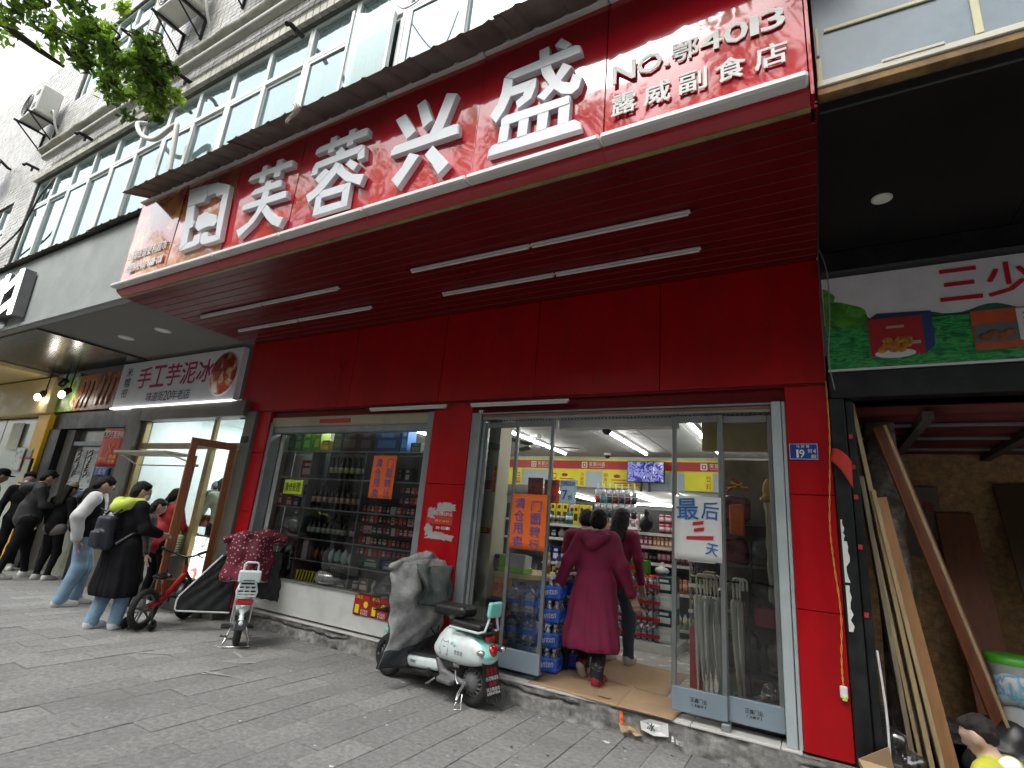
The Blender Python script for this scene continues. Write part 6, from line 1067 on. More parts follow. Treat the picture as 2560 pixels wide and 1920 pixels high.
for a, b, R in (((.21, 2.808, 4.365), (.72, 2.819, 4.39), rotm('Y', .03)), ((.84, 2.808, 4.05), (.875, 2.819, 4.6), None), ((.16, 2.808, 4.03), (.185, 2.819, 4.2), None), ((.165, 2.808, 4.22), (.18, 2.819, 4.42), None)): q = MB(); q.bbox(a, b, .003, R=R); q.build('foam_strip', M_foam, rs)
for a in range(3): boxpart('soffit_panel', (.16+a*1.18, 2.87, 3.87), (.16+a*1.18+1.176, 4.6, 3.89), M_bsof, rs, .003)
t = thing('recessed_light', 'single white recessed light in the black soffit on the right', 'lamp', (.53, 3.85, 3.87)); q = MB(); q.lathe([(.062, 0), (.062, -.008), (.05, -.01), (.001, -.009)], n=20); q.build('rim', M_tube, t, True); q = MB(); q.lathe([(.048, -.0105), (.001, -.0115)], n=18); q.build('diffuser', M_paperw, t, True)
boxpart('upper_beam', (.16, 4.5, 3.68), (3.6, 4.62, 3.868), M_blk, rs, .01)
bn = thing('picture_banner', 'wide printed banner of a green field with red gift boxes over the gutted shop', 'banner', (1.8, 4.58, 3.3)); M_field = ramp_mat('field_print', [(.3, '#125a30'), (.46, '#1f8a48'), (.54, '#4cae5e'), (.62, '#1c7a40'), (.72, '#0f5a30')], 9, .4, stretch=(1, 1, 3.5)); M_skyp = mat('banner_sky', (.74, .73, .75), .5, var=.06)
boxpart('sky_part', (.165, 4.575, 3.26), (3.6, 4.6, 3.665), M_skyp, bn); boxpart('field_part', (.165, 4.575, 2.89), (3.6, 4.6, 3.259), M_field, bn); boxpart('lower_edge', (.165, 4.57, 2.87), (3.6, 4.6, 2.888), M_paperw, bn)
q = MB(); P = [(.168, 3.22)]+[(.168+.32*math.sin(a)*(1+.06*math.sin(a*9)), 3.22+.24*math.cos(a)) for a in np.linspace(0, 1.6, 14)]; q.prism(P, (0, 4.571, 0), (1, 0, 0), (0, 0, 1), (0, .003, 0)); q.prism([(.17, 3.4), (.23, 3.43), (.25, 3.5), (.2, 3.56), (.17, 3.58)], (0, 4.57, 0), (1, 0, 0), (0, 0, 1), (0, .003, 0)); q.build('tree_print', ramp_mat('tree_print', [(.35, '#24601c'), (.6, '#58a030')], 9, .5), bn)
q = MB(); q.prism([(x, 3.26+.035*abs(math.sin(x*7))+.02*math.sin(x*17)) for x in np.linspace(.5, 3.5, 60)]+[(3.5, 3.255), (.5, 3.255)], (0, 4.5725, 0), (1, 0, 0), (0, 0, 1), (0, .002, 0)); q.build('hedge_print', mat('hedge_print', (.02, .12, .08), .5, var=.2), bn)
def giftbox(x, z, w, h, side, m, lab):
    q = MB(); q.prism([(x, z), (x+w, z), (x+w, z+h), (x, z+h)], (0, 4.568, 0), (1, 0, 0), (0, 0, 1), (0, .004, 0)); q.build('gift_box_print', M_sred if side else m, bn, label=lab)
    if side: q = MB(); q.prism([(x+w, z), (x+w+side, z+.06), (x+w+side, z+h+.03), (x+w, z+h)], (0, 4.568, 0), (1, 0, 0), (0, 0, 1), (0, .004, 0)); q.build('gift_box_side', mat('print_navy', (.03, .06, .2), .5), bn); q = MB(); q.prism([(x, z+h), (x+w, z+h), (x+w+side, z+h+.03), (x+side, z+h+.045)], (0, 4.568, 0), (1, 0, 0), (0, 0, 1), (0, .004, 0)); q.build('gift_box_top', M_dkp, bn)
giftbox(.45, 2.97, .33, .3, .06, None, 'printed red gift box with navy side'); q = MB(); q.prism([(.6+.125*math.cos(a), 2.985+.035*math.sin(a)) for a in np.linspace(0, 6.1, 22)], (0, 4.566, 0), (1, 0, 0), (0, 0, 1), (0, .0015, 0)); q.build('plate_print', M_paperw, bn)
for i in range(9): q = MB(); q.ell((.52+.02*i+.015*(i % 2), 4.564, 3.02+.035*(i % 3)), (.035, .004, .03), 0, 8, 5); q.build('food_print', mat('golden_food', (.5, .2, .03), .4, var=.4, scale=30), bn)
boxpart('label_print', (.56, 4.565, 3.185), (.67, 4.567, 3.205), M_cream, bn); boxpart('label_print', (.7, 4.565, 3.05), (.76, 4.567, 3.075), M_cream, bn)
q = MB(); q.prism([(1.06, 2.97), (1.95, 2.97), (1.95, 3.26), (1.06, 3.26)], (0, 4.568, 0), (1, 0, 0), (0, 0, 1), (0, .004, 0)); q.build('gift_box_print', mat('print_scarlet', (.55, .09, .03), .5), bn, label='printed scarlet crab gift box'); q = MB(); q.prism([(1.3, 3.02), (1.5, 3.02), (1.5, 3.25), (1.3, 3.25)], (0, 4.564, 0), (1, 0, 0), (0, 0, 1), (0, .003, 0)); q.build('label_print', M_paperw, bn); q = MB(); q.box((1.07, 4.564, 3.02), (1.3, 4.566, 3.15)); q.build('window_print', mat('print_teal', (.1, .16, .18), .5), bn)
for i in range(4): q = MB(); q.ell((1.12+.045*i, 4.562, 3.06+.02*(i % 2)), (.035, .003, .03), 0, 8, 5); q.build('food_print', mat('crab_food', (.3, .08, .03), .4, var=.4, scale=30), bn)
vtext('大闸蟹', 1.33, 3.245, .075, .1, 4.562, M_black, bn); line([('三', 1), ('少', 1), ('爷', 1)], .91, 1.68, 3.36, .25, 4.57, 0, M_rink, parent=bn, bold=.03)
boxpart('shutter_box', (.16, 4.56, 2.66), (3.6, 4.7, 2.86), M_blk, rs, .01)
for a, b in (((.15, 4.58, .12), (.25, 4.8, 2.66)), ((.255, 4.62, .12), (.31, 4.78, 2.66))): boxpart('jamb', a, b, M_blk, rs, .006)
for z in (2.35, 2.12, 1.9, 1.55, 1.1): q = MB(); q.bbox((.262, 4.612, z), (.29, 4.619, z+.035), .002); q.build('red_tape', M_redpaper, rs)
for k, (z0, z1, w) in enumerate(((1.32, 1.6, .035), (1.0, 1.3, .03), (1.6, 1.75, .02))):
    q = MB(); r = np.random.default_rng(k); P = [(.165, z0)]+[(.165+w*(.4+r.random()*.8), z) for z in np.linspace(z0, z1, 9)]+[(.165, z1)]; q.prism(P, (0, 4.574, 0), (1, 0, 0), (0, 0, 1), (0, .003, 0)); tag(q.build('paper_remnant', M_paperw), ['long white torn paper remnant on the black jamb', 'lower white torn paper remnant on the black jamb', 'small white torn paper remnant above the long one'][k], 'paper')
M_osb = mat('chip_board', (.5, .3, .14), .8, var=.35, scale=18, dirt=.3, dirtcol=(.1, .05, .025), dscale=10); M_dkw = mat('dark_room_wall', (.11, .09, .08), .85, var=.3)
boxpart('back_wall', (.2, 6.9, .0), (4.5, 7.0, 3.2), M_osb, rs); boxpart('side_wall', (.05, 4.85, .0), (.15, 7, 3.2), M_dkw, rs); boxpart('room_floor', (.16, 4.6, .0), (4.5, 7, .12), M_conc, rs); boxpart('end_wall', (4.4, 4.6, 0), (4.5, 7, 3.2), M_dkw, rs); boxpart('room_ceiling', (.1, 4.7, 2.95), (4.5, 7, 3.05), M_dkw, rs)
M_rc = mat('red_corrugated', (.2, .05, .055), .5, metal=.2, var=.2)
for i in range(9):
    y = 4.75+i*.25; q = MB(); q.grid(lambda u, v: (.2+4.1*u, y+.25*v, 2.62+.025*math.sin(v*2*math.pi)), 2, 10, thick=.004); q.build('roof_sheet', M_rc, rs)
for x in (.75, 1.5, 2.25, 3.0): boxpart('rafter', (x, 4.8, 2.53), (x+.07, 6.9, 2.59), M_dkw, rs)
for y in (5.3, 5.9, 6.5): q = MB(); q.bbox((.3, y, 2.575), (4.2, y+.03, 2.6), .004); q.build('purlin', M_grey, rs)
def plank(name, p0, p1, w, th, m, lab, roll=0, cat='plank', group='planks leaning inside the gutted shop'):
    p0, p1 = Vector(p0), Vector(p1); L = (p1-p0).length; t = bpy.data.objects.new; z = (p1-p0).normalized(); xx = Vector((1, 0, 0)); xx = (xx-z*xx.dot(z)).normalized(); yy = z.cross(xx); R = Matrix((xx, yy, z)).transposed() @ Matrix.Rotation(roll, 3, 'Z'); q = MB(); q.bbox((-w/2, -th/2, 0), (w/2, th/2, L), .003); q.v[-1] = q.v[-1]@np.array(R).T+np.array(p0); return tag(q.build(name, m), lab, cat, group)
M_pine = mat('pine_board', (.5, .37, .2), .6, var=.18, scale=5, stretch=(8, 8, .6)); M_ply = mat('plywood_face', (.45, .23, .1), .5, var=.15, scale=3, stretch=(5, 5, 1)); M_grw = mat('weathered_board', (.3, .25, .17), .8, var=.25, scale=5, stretch=(8, 8, .6)); M_rbw = mat('reddish_board', (.24, .08, .035), .55, var=.2, scale=4, stretch=(5, 5, 1))
plank('plank', (.60, 5.05, .12), (.31, 4.83, 2.66), .03, .2, M_pine, 'long pale pine plank with light edge, tallest of the leaning bundle'); plank('plank', (.5, 5.08, .12), (.33, 4.86, 2.1), .03, .22, M_grw, 'weathered greyish plank at the left of the leaning bundle'); plank('plank', (.55, 5.1, .12), (.345, 4.9, 1.9), .025, .22, M_pine, 'pine plank second from the left in the leaning bundle'); plank('plank', (.66, 5.05, .12), (.395, 4.86, 2.0), .028, .2, M_pine, 'pine plank with pale edge beside the orange plywood board'); plank('plank', (.72, 5.12, .12), (.44, 4.92, 1.95), .1, .02, M_ply, 'orange brown plywood board at the right of the leaning bundle', .3)
plank('plank', (1.16, 5.5, .12), (.5, 5.0, 2.52), .12, .025, M_rbw, 'reddish board leaning alone with a pale edge', .5); plank('plank', (1.185, 5.44, .12), (.525, 4.94, 2.52), .022, .03, M_pine, 'narrow pale batten along the reddish leaning board')
plank('board', (1.3, 6.5, .12), (1.22, 6.85, 2.0), .3, .02, M_rbw, 'wide brown board leaning on the chip board back wall', 0, 'board'); plank('board', (1.75, 6.2, .12), (1.7, 6.85, 2.3), .3, .02, mat('dark_board2', (.1, .06, .03), .7), 'dark board leaning at the right of the back wall', 0, 'board')
q = MB(); q.lathe([(.11, 0), (.12, .3), (.11, .9), (.12, 1.5), (.11, 2.6)], (.52, 5.3, .1), 14); tag(q.build('tree_post', mat('lichen_trunk', (.16, .13, .11), .9, var=.5, scale=12, dirt=.9, dirtcol=(.5, .48, .44), dscale=7)), 'blotched old post standing behind the leaning planks', 'post')
t = thing('hydrant_panel', 'pale fire hydrant notice on the chip board wall behind the planks', 'notice', (.85, 6.85, 1.8)); boxpart('sheet', (.7, 6.86, 1.55), (1.12, 6.88, 2.25), mat('faded_notice', (.2, .17, .14), .7, var=.15), t); line([(c, 1) for c in '消火栓'], .74, 1.08, 2.0, .1, 6.855, 0, M_sred, parent=t); line([('FIREHYD', 1)], .74, 1.08, 1.92, .05, 6.855, 0, M_sred, parent=t)
q = MB(); q.bbox((1.95, 6.82, 1.95), (2.5, 6.89, 2.4), .02); t = thing('meter_box', 'grey meter box on the back wall at the right edge', 'box', (2.2, 6.85, 2)); q.build('casing', M_grey, t)
bk = thing('paint_bucket', 'white paint bucket with green lid standing in the gutted shop', 'bucket', (1.2, 5.5, .46)); q = MB(); q.lathe([(.135, 0), (.155, .36), (.162, .37), (.162, .39)], n=24); q.build('bucket', mat('bucket_white', (.55, .57, .58), .4, var=.1), bk, True); q = MB(); q.lathe([(.166, .385), (.166, .43), (.15, .44), (.001, .44)], n=24); q.build('lid', mat('bucket_green', (.08, .42, .03), .4), bk, True)
q = MB(); q.grid(lambda u, v: (.1545*math.cos(-2.6+2.2*u)*(1+.06*v), .1545*math.sin(-2.6+2.2*u)*(1+.06*v), .1+.2*v+.03*math.sin(u*5)), 14, 3, thick=.001); q.build('wrapper_label', ramp_mat('bucket_label', [(.4, '#c9d4da'), (.55, '#5aa0c0'), (.65, '#d8dcdc')], 8, .4), bk, True)
V, F, mi = blob([('e', (1.2, 5.5, .27), (.34, .26, .21), None, 0), ('e', (.95, 5.2, .2), (.16, .16, .12), None, 0), ('e', (1.5, 5.45, .25), (.25, .2, .2), None, 0)], .02, .05, wob=.02, wsc=9); q = MB(); q.add(V, F.tolist(), 0, True); tag(q.build('rubbish_sack', mat('dark_sack', (.03, .03, .032), .35, var=.3)), 'dark rubbish sack under the white paint bucket', 'sack'); V, F, mi = blob([('e', (.38, 4.95, .26), (.1, .08, .14), None, 0), ('e', (.45, 4.98, .2), (.1, .08, .1), None, 0)], .014, .04, wob=.014, wsc=14); q = MB(); q.add(V, F.tolist(), 0, True); tag(q.build('clear_bag', M_clearb), 'clear plastic bag at the foot of the leaning planks', 'bag')
t = thing('cardboard_box', 'opened brown cardboard box on the ground at the right corner', 'box', (.6, 4.5, 0)); M_cb = mat('box_card', (.4, .27, .15), .85, var=.08)
for P in ([(.2, 4.36, .0), (.9, 4.3, .0), (.93, 4.28, .26), (.15, 4.34, .3)], [(.2, 4.36, .0), (.15, 4.34, .3), (.33, 4.6, .34), (.38, 4.62, .0)], [(.9, 4.3, 0), (.93, 4.28, .26), (1.2, 4.56, .3), (1.2, 4.58, 0)], [(.15, 4.34, .3), (.93, 4.28, .26), (.9, 4.14, .17), (.22, 4.2, .2)]):
    a, b, c, e = map(A3, P); q = MB(); q.grid(lambda u, v: tuple((a*(1-u)+b*u)*(1-v)+(e*(1-u)+c*u)*v), 2, 2, 0, False, .005); q.build('flap', M_cb, t)
q = MB(); q.tube(bez([(.33, 4.63, .1), (.34, 4.62, .5), (.32, 4.63, .9)], 12), .008, 5); tag(q.build('white_cable', M_paperw), 'white cable running down the black jamb to the ground', 'cable')
# ================================================================ street trees
M_bark = mat('bark', (.07, .055, .045), .95, var=.4, scale=10, bump=.8, bscale=30)
def leafmat(n, c):
    m = mat(n, c, .5, var=.3, scale=1.2); b = m.node_tree.nodes['Principled BSDF']; N = m.node_tree.nodes; L = m.node_tree.links
    tr = N.new('ShaderNodeBsdfTranslucent'); tr.inputs[0].default_value = (c[0]*1.6, c[1]*1.7, c[2]*.9, 1); mx = N.new('ShaderNodeMixShader'); mx.inputs[0].default_value = .38; L.new(b.outputs[0], mx.inputs[1]); L.new(tr.outputs[0], mx.inputs[2]); L.new(mx.outputs[0], N['Material Output'].inputs[0]); return m
M_leaf = [leafmat('leaf_light', (.27, .4, .07)), leafmat('leaf_mid', (.17, .29, .05)), leafmat('leaf_dark', (.08, .15, .03))]
def tree(lab, base, h, limbs, clumps, leaf, seed):
    r = np.random.default_rng(seed); t = thing('street_tree', lab, 'tree', base); q = MB(); b = A3(base)
    q.tube([b+A3(p) for p in [(0, 0, -.1), (.05, .02, h*.3), (0, .1, h*.6), (.05, .05, h)]], [.19, .15, .13, .1], 12)
    for P in limbs: q.tube(bez(P, 12), np.linspace(.075, .012, len(bez(P, 12))), 7)
    for c, R, n in clumps:
        for _ in range(3): e = A3(c)+r.normal(0, .5, 3)*R; q.tube(bez([A3(c)+A3((0, 0, -R*.2)), (A3(c)+e)/2+r.normal(0, .08, 3), e], 8), np.linspace(.016, .004, len(bez([(0, 0, 0), (1, 1, 1), (2, 2, 2)], 8))), 4)
    q.build('trunk', M_bark, t)
    V = []; M = []
    for c, R, n in clumps:
        k = max(4, int(n/40)); sub = A3(c)+r.normal(0, .5, (k, 3))*R*A3((1, 1, .75)); tone = r.random(k)
        for i in range(n):
            j = r.integers(k); p = sub[j]+r.normal(0, .17, 3)*min(R, 1); s = leaf*r.uniform(.6, 1.3)
            d = r.normal(0, 1, 3); d /= np.linalg.norm(d); nn = r.normal(0, .6, 3)+A3((0, 0, 1)); w = np.cross(nn, d); w /= np.linalg.norm(w)+1e-9
            V += [p-d*s, p+w*s*.42, p+d*s, p-w*s*.42]; M.append(int(np.clip(tone[j]*3+r.normal(0, .5), 0, 2)))
    n = len(M); q = MB(); q.add(np.array(V), [(4*i, 4*i+1, 4*i+2, 4*i+3) for i in range(n)], M, False); q.build('crown', M_leaf, t)
C0 = A3((0, 0, 1.5))
def at(d, dist): d = A3(d); return tuple(C0+d/np.linalg.norm(d)*dist)
# the near tree: its lowest branches hang into the upper left corner
cl = []
for d, dist, R, n in (((-.79, .26, .56), 5.6, .2, 700), ((-.782, .235, .575), 5.5, .2, 700), ((-.765, .232, .6), 5.4, .13, 300), ((-.785, .19, .585), 5.6, .2, 600), ((-.81, .225, .54), 5.9, .2, 560), ((-.81, .17, .55), 5.7, .2, 420), ((-.81, .12, .575), 5.6, .24, 420), ((-.84, .09, .54), 5.8, .22, 300), ((-.76, .15, .63), 5.4, .22, 200), ((-.775, .272, .565), 5.5, .1, 140), ((-.762, .262, .59), 5.5, .06, 60), ((-.8, .272, .545), 5.6, .08, 110)): cl.append((at(d, dist), R, n))
for c in ((-4.6, -.6, 6.2), (-5.6, -.2, 6.8), (-3.6, -1.0, 7.2), (-5.2, -1.6, 7.6), (-4.2, -2.2, 6.6), (-6.2, -1.2, 6.6), (-3.0, -2.4, 7.6), (-4.4, -3.2, 7.6)): cl.append((c, 1.0, 520))
tree('leafy street tree whose bright green branches hang into the upper left corner', (-4.3, -1.6, 0), 4.6, [[(-4.3, -1.5, 4.3), (-4.5, -.4, 5.1), (-4.5, .6, 4.95), (-4.4, 1.3, 4.7)], [(-4.3, -1.5, 4.5), (-4.9, -.3, 4.9), (-4.9, .6, 4.7), (-4.8, 1.0, 4.6)], [(-4.3, -1.5, 4.4), (-3.6, -2.2, 6), (-3.2, -2.4, 7.4)], [(-4.3, -1.5, 4.4), (-5.4, -1.3, 6), (-5.8, -.9, 7)]], cl, .036, 11)
def big(lab, x, y, seed, n=5200, top=10.5):
    r = np.random.default_rng(seed); cl = []
    for i in range(13): cl.append(((x+r.normal(0, 1.35), y+r.normal(0, .9), top-2.4+r.normal(0, 1.3)), 1.1, n//13))
    tree(lab, (x, y, 0), 6, [[(x, y, 5.5), (x+r.normal(0, 1), y+r.normal(0, .6), 7.5), (x+r.normal(0, 1.5), y, 9)] for _ in range(4)], cl, .1, seed)
big('tall street tree behind the photographer reflected in the red sign', -1.9, -3.2, 21); big('second tall street tree behind the photographer farther left', -8.6, -3.4, 22); big('third tall street tree far to the left along the kerb', -13.2, -3.0, 23)

# across the street: plain blocks that the glass and the glossy sign mirror
M_opp = mat('opposite_wall', (.2, .19, .175), .85, var=.2, scale=.6); M_oppw = mat('opposite_window', (.05, .06, .065), .2, var=.2)
for i, (x0, x1, h) in enumerate(((-62, -30, 16), (-29.6, -8, 13), (-7.6, 16, 15), (16.4, 45, 12))):
    t = thing('opposite_building', ['far left grey block across the street behind the camera', 'left grey block across the street behind the camera', 'grey block straight across the street behind the camera', 'right grey block across the street behind the camera'][i], 'building', ((x0+x1)/2, -19, 0)); boxpart('wall', (x0, -27, 0), (x1, -18, h), M_opp, t)
    q = MB()
    for z in np.arange(1, h-2, 3.1):
        for x in np.arange(x0+1, x1-2, 2.6): q.box((x, -18, z), (x+1.7, -17.95, z+1.7))
    q.build('window', M_oppw, t, kind='stuff')
big('fourth tall street tree, added unseen at far left to block sky mirrored in the sign', -17.6, -2.9, 24, 4200, 10.9)  # added out of view to break up the white sky reflection on the sign
# ================================================================ bikes and scooters
M_rub = mat('tyre_rubber', (.016, .016, .016), .85, var=.2, bump=.3, bscale=80); M_bp = mat('black_vinyl', (.014, .014, .015), .38, var=.15, bump=.15, bscale=160); M_mint = mat('mint_paint', (.2, .6, .52), .22, var=.03, coat=.6); M_swh = mat('scooter_white', (.62, .7, .7), .2, var=.03, coat=.5, dirt=.35, dirtcol=(.33, .32, .3), dscale=7); M_chr = mat('bright_metal', (.6, .6, .6), .22, metal=1, var=.1, dirt=.2, dirtcol=(.1, .08, .06)); M_rl = mat('red_lens', (.42, .005, .01), .15, var=.05, coat=.8); M_gpl = mat('grey_plastic', (.13, .13, .135), .5, var=.1)
M_blk2 = mat('blanket_grey', (.26, .262, .255), .9, var=.35, scale=7, bump=1.0, bscale=16, spec=.2); M_blkd = mat('blanket_dark', (.035, .038, .042), .8, var=.25, scale=8, bump=.5, bscale=30); M_bflap = mat('blanket_green_grey', (.085, .1, .094), .85, var=.35, scale=8, bump=.9, bscale=18, spec=.2)
def wheel(t, x, z, r, tw, hub, name='wheel', ax=(0, 1, 0), y=0, spokes=0, hubm=None):
    q = MB(); q.ring((x, y, z), r-tw, tw, ax, 32, 9, 0, sq=1.0); w = q.build(name, M_rub, t, True); 
    q = MB(); q.ring((x, y, z), r-tw*2.0, tw*.45, ax, 28, 6, 0); a = A3(ax)
    if spokes:
        for k in range(spokes): an = k*2*math.pi/spokes+.3; q.tube([A3((x, y, z))+A3((math.cos(an), 0, math.sin(an)))*hub*.5, A3((x, y, z))+A3((math.cos(an+.15), 0, math.sin(an+.15)))*(r-tw*2)], [.016, .01], 6)
    q.build('rim', hubm or M_gpl, w, True)
    q = MB(); q.lathe([(.02, -.06), (hub*.75, -.05), (hub, -.025), (hub, .025), (hub*.75, .05), (.02, .06)], (x, y, z), 20, ax=ax)
    for k in range(16):
        if spokes: break
        an = k*math.pi/8; q.tube([A3((x, y, z))+A3((math.cos(an), 0, math.sin(an)))*hub*.3+a*.052, A3((x, y, z))+A3((math.cos(an), 0, math.sin(an)))*(r-tw*2)+a*.02], .008, 4)
    q.build('hub', hubm or M_gpl, w, True); return w
def shell(name, prims, m2, t, res, k, split, sub=(), **kw):
    V, F, mi = blob(prims, res, k, sub=sub, **kw); C = V[F].mean(1); q = MB(); q.add(V, F.tolist(), [int(split(c)) for c in C], True); return q.build(name, m2, t, True)
s = thing('electric_scooter', 'mint and white electric scooter with a grey quilted wind blanket parked before the centre pillar', 'scooter', (-2.63, 4.26, 0), math.pi-.138)
wheel(s, .0, .19, .19, .042, .085); wheel(s, 1.1, .19, .19, .042, .07)
shell('rear_body', [('e', (.13, 0, .455), (.31, .13, .115), None, 0), ('c', (.34, 0, .385), (.3, 0, .51), .1, .08, 0), ('c', (0, 0, .47), (-.13, 0, .42), .1, .075, 0), ('e', (.12, .085, .4), (.29, .05, .085), None, 0), ('e', (.12, -.085, .4), (.29, .05, .085), None, 0)], [M_swh, M_mint], s, .009, .06, lambda c: abs(c[1]) < .07-.1*(c[0]-.05) and c[2] > .4 and c[0] < .28, sub=[('e', (0, 0, .17), (.25, .07, .25), None, 0)])
from mathutils.bvhtree import BVHTree
_bo = [o for o in s.children if o.name.startswith('rear_body')][0].data; _bv = BVHTree.FromPolygons([v.co[:] for v in _bo.vertices], [tuple(p.vertices) for p in _bo.polygons])
def onbody(x, z):
    h = _bv.ray_cast(Vector((x, .5, z)), Vector((0, -1, 0))); return h[0].y if h[0] else .12
shell('battery_box', [('b', (.63, 0, .235), (.3, .115, .055), rotm('Y', .09), .045, 0)], [M_swh], s, .01, .02, lambda c: 0); q = MB(); q.bbox((.36, -.11, .285), (.95, .11, .31), .01, R=rotm('Y', .09)); q.build('deck', M_bp, s, True); q = MB(); q.bbox((.42, -.1, .13), (.86, .1, .18), .02, R=rotm('Y', .09)); q.tube([(.1, -.06, .2), (.5, -.06, .17)], .02, 6); q.tube([(.1, .06, .2), (.5, .06, .17)], .02, 6); q.build('under_frame', M_bp, s, True)
q = MB(); q.bbox((.8, .112, .24), (.9, .135, .27), .01, R=rotm('Y', .12)); q.build('foot_peg', M_bp, s, True); q = MB(); q.ell((.44, .115, .2), (.02, .01, .025)); q.build('charge_cap', M_bp, s, True)
shell('saddle', [('b', (.29, 0, .725), (.19, .11, .05), rotm('Y', .03), .048, 0), ('e', (.42, 0, .72), (.07, .07, .045), None, 0), ('c', (.3, 0, .68), (.29, 0, .64), .09, .05, 0)], [M_bp], s, .01, .03, lambda c: 0)
q = MB(); q.tube([(.29, 0, .52), (.29, 0, .585)], [.05, .036], 14); q.build('post_base', M_mint, s, True); q = MB(); q.tube([(.29, 0, .58), (.29, 0, .66)], .033, 14); q.build('seat_post', M_gpl, s, True)
shell('rear_seat', [('b', (.07, 0, .635), (.17, .105, .03), None, .028, 0)], [M_bp], s, .01, .02, lambda c: 0); q = MB(); q.bbox((-.13, -.1, .57), (.1, .1, .6), .008); q.build('seat_tray', M_bp, s, True)
q = MB()
for y in (-.115, .115): q.tube([(.24, y, .6), (.02, y, .6), (-.1, y, .6), (-.15, y*.8, .62), (-.155, y*.5, .7), (-.155, y*.4, .76)], .011, 7)
q.build('rail', M_swh, s, True); shell('backrest', [('b', (-.165, 0, .79), (.022, .085, .065), rotm('Y', -.1), .02, 0)], [M_mint], s, .008, .02, lambda c: 0)
q = MB(); q.bbox((-.16, -.05, .535), (-.12, .05, .57), .005); q.build('red_reflector', M_rl, s, True)
q = MB(); q.lathe([(.05, 0), (.052, .02), (.03, .034), (.001, .036)], (-.175, 0, .465), 20, ax=(-1, 0, .25)); q.build('tail_light', M_rl, s, True)
for y in (-1, 1):
    q = MB(); q.tube([(-.13, y*.05, .45), (-.15, y*.12, .46)], .012, 7); q.build('indicator_stem', M_bp, s, True); q = MB(); q.lathe([(.012, -.035), (.024, -.01), (.024, .03), (.001, .036)], (-.165, y*.145, .46), 12, ax=(-1, 0, .1)); q.build('indicator', M_chr, s, True)
q = MB(); w = .1; Q = [(-w, .0), (w, .0), (w, -.24), (w*.86, -.31), (w*.7, -.25), (w*.5, -.315), (w*.3, -.26), (w*.1, -.315), (-w*.1, -.26), (-w*.3, -.315), (-w*.5, -.26), (-w*.7, -.31), (-w*.86, -.25), (-w, -.3)]
q.prism(Q, (-.16, 0, .39), (0, -1, 0), (.28, 0, .96), (.006, 0, -.002)); mf = q.build('mud_flap', M_bp, s, True)
def mftext(tx, z, w2, h, m): q = MB(); q.text(tx, A3((-.1615, 0, .39))+A3((.28, 0, .96))*z+A3((0, w2/2, 0)), (0, -1, 0), (.28, 0, .96), w2, h, 0, bold=.016); q.build('lettering', m, mf, True)
mftext('圣宝龙', -.105, .14, .05, M_rink); mftext('小刀电动车', -.15, .17, .034, M_paperw); mftext('旗舰', -.195, .1, .034, M_rink); mftext('民主路总店', -.225, .17, .026, M_paperw); mftext('68847866', -.252, .17, .022, M_paperw)
for y in (-.05, .05): q = MB(); q.ell((-.165, y, .365), (.006, .009, .009)); q.build('bolt', M_chr, mf, True)
def sidetext(tx, x, z, w2, h, m, y=.135): q = MB(); q.text(tx, (x, y, z), (-1, 0, 0), (0, 0, 1), w2, h, 0, bold=.012); q.build('lettering', m, s, True)
sidetext('圣宝龙', .13, .40, .1, .034, M_bp, onbody(.08, .41)+.004); sidetext('SONG', .68, .225, .07, .026, M_bp, .119)
q = MB(); L = lambda P: q.tube([(x, onbody(x, z)+.001, z) for x, z in P], .0028, 4)
L([(.31, .47), (.3, .49), (.285, .475), (.24, .475), (.225, .49), (.215, .47), (.21, .41), (.22, .385)]); L([(.31, .47), (.315, .41), (.305, .385)]); L([(.275, .44), (.262, .432), (.25, .44)]); L([(.295, .385), (.305, .37), (.32, .38)]); L([(.21, .385), (.222, .37), (.235, .38)]); q.build('kitten_outline', M_gpl, s, True)
q = MB(); q.ell((.17, onbody(.17, .475), .475), (.018, .006, .018)); q.ell((.135, onbody(.135, .465), .465), (.013, .006, .013)); q.build('heart_print', M_mint, s, True)
q = MB(); q.tube([(1.1, .07, .19), (1.04, .07, .42), (.98, 0, .55), (.86, 0, .98)], .022, 8); q.tube([(1.1, -.07, .19), (1.04, -.07, .42), (.98, 0, .55)], .02, 8); q.build('fork', M_bp, s, True); q = MB(); q.tube([(.84, -.3, 1.02), (.86, -.1, 1.0), (.86, .1, 1.0), (.84, .3, 1.02)], .014, 8); q.tube([(1.12, .07, .2), (1.12, .13, .21)], .014, 7); q.build('handlebar', M_chr, s, True)
shell('front_shield', [('b', (.95, 0, .6), (.04, .15, .22), rotm('Y', .3), .04, 0), ('e', (1.08, 0, .41), (.13, .06, .05), None, 0), ('e', (.9, 0, .93), (.09, .12, .09), None, 0)], [M_mint], s, .014, .05, lambda c: 0)
bk = MB()
for z in (.58, .62, .7): bk.tube([(1.12, -.12, z), (1.12, .12, z), (1.3, .11, z), (1.3, -.11, z)], .004, 4, closed=True)
for k in range(9): bk.tube([(1.12+k*.022, .12, .58), (1.12+k*.022, .12, .7)], .003, 4); bk.tube([(1.12+k*.022, -.12, .575), (1.12+k*.022, .12, .575)], .003, 4)
bk.build('basket', M_bp, s, True)
def bz(u):       # hem height across the blanket (u=0 near left side)
    return .17+.0*u+.40*max(0, u-.25)**1.1
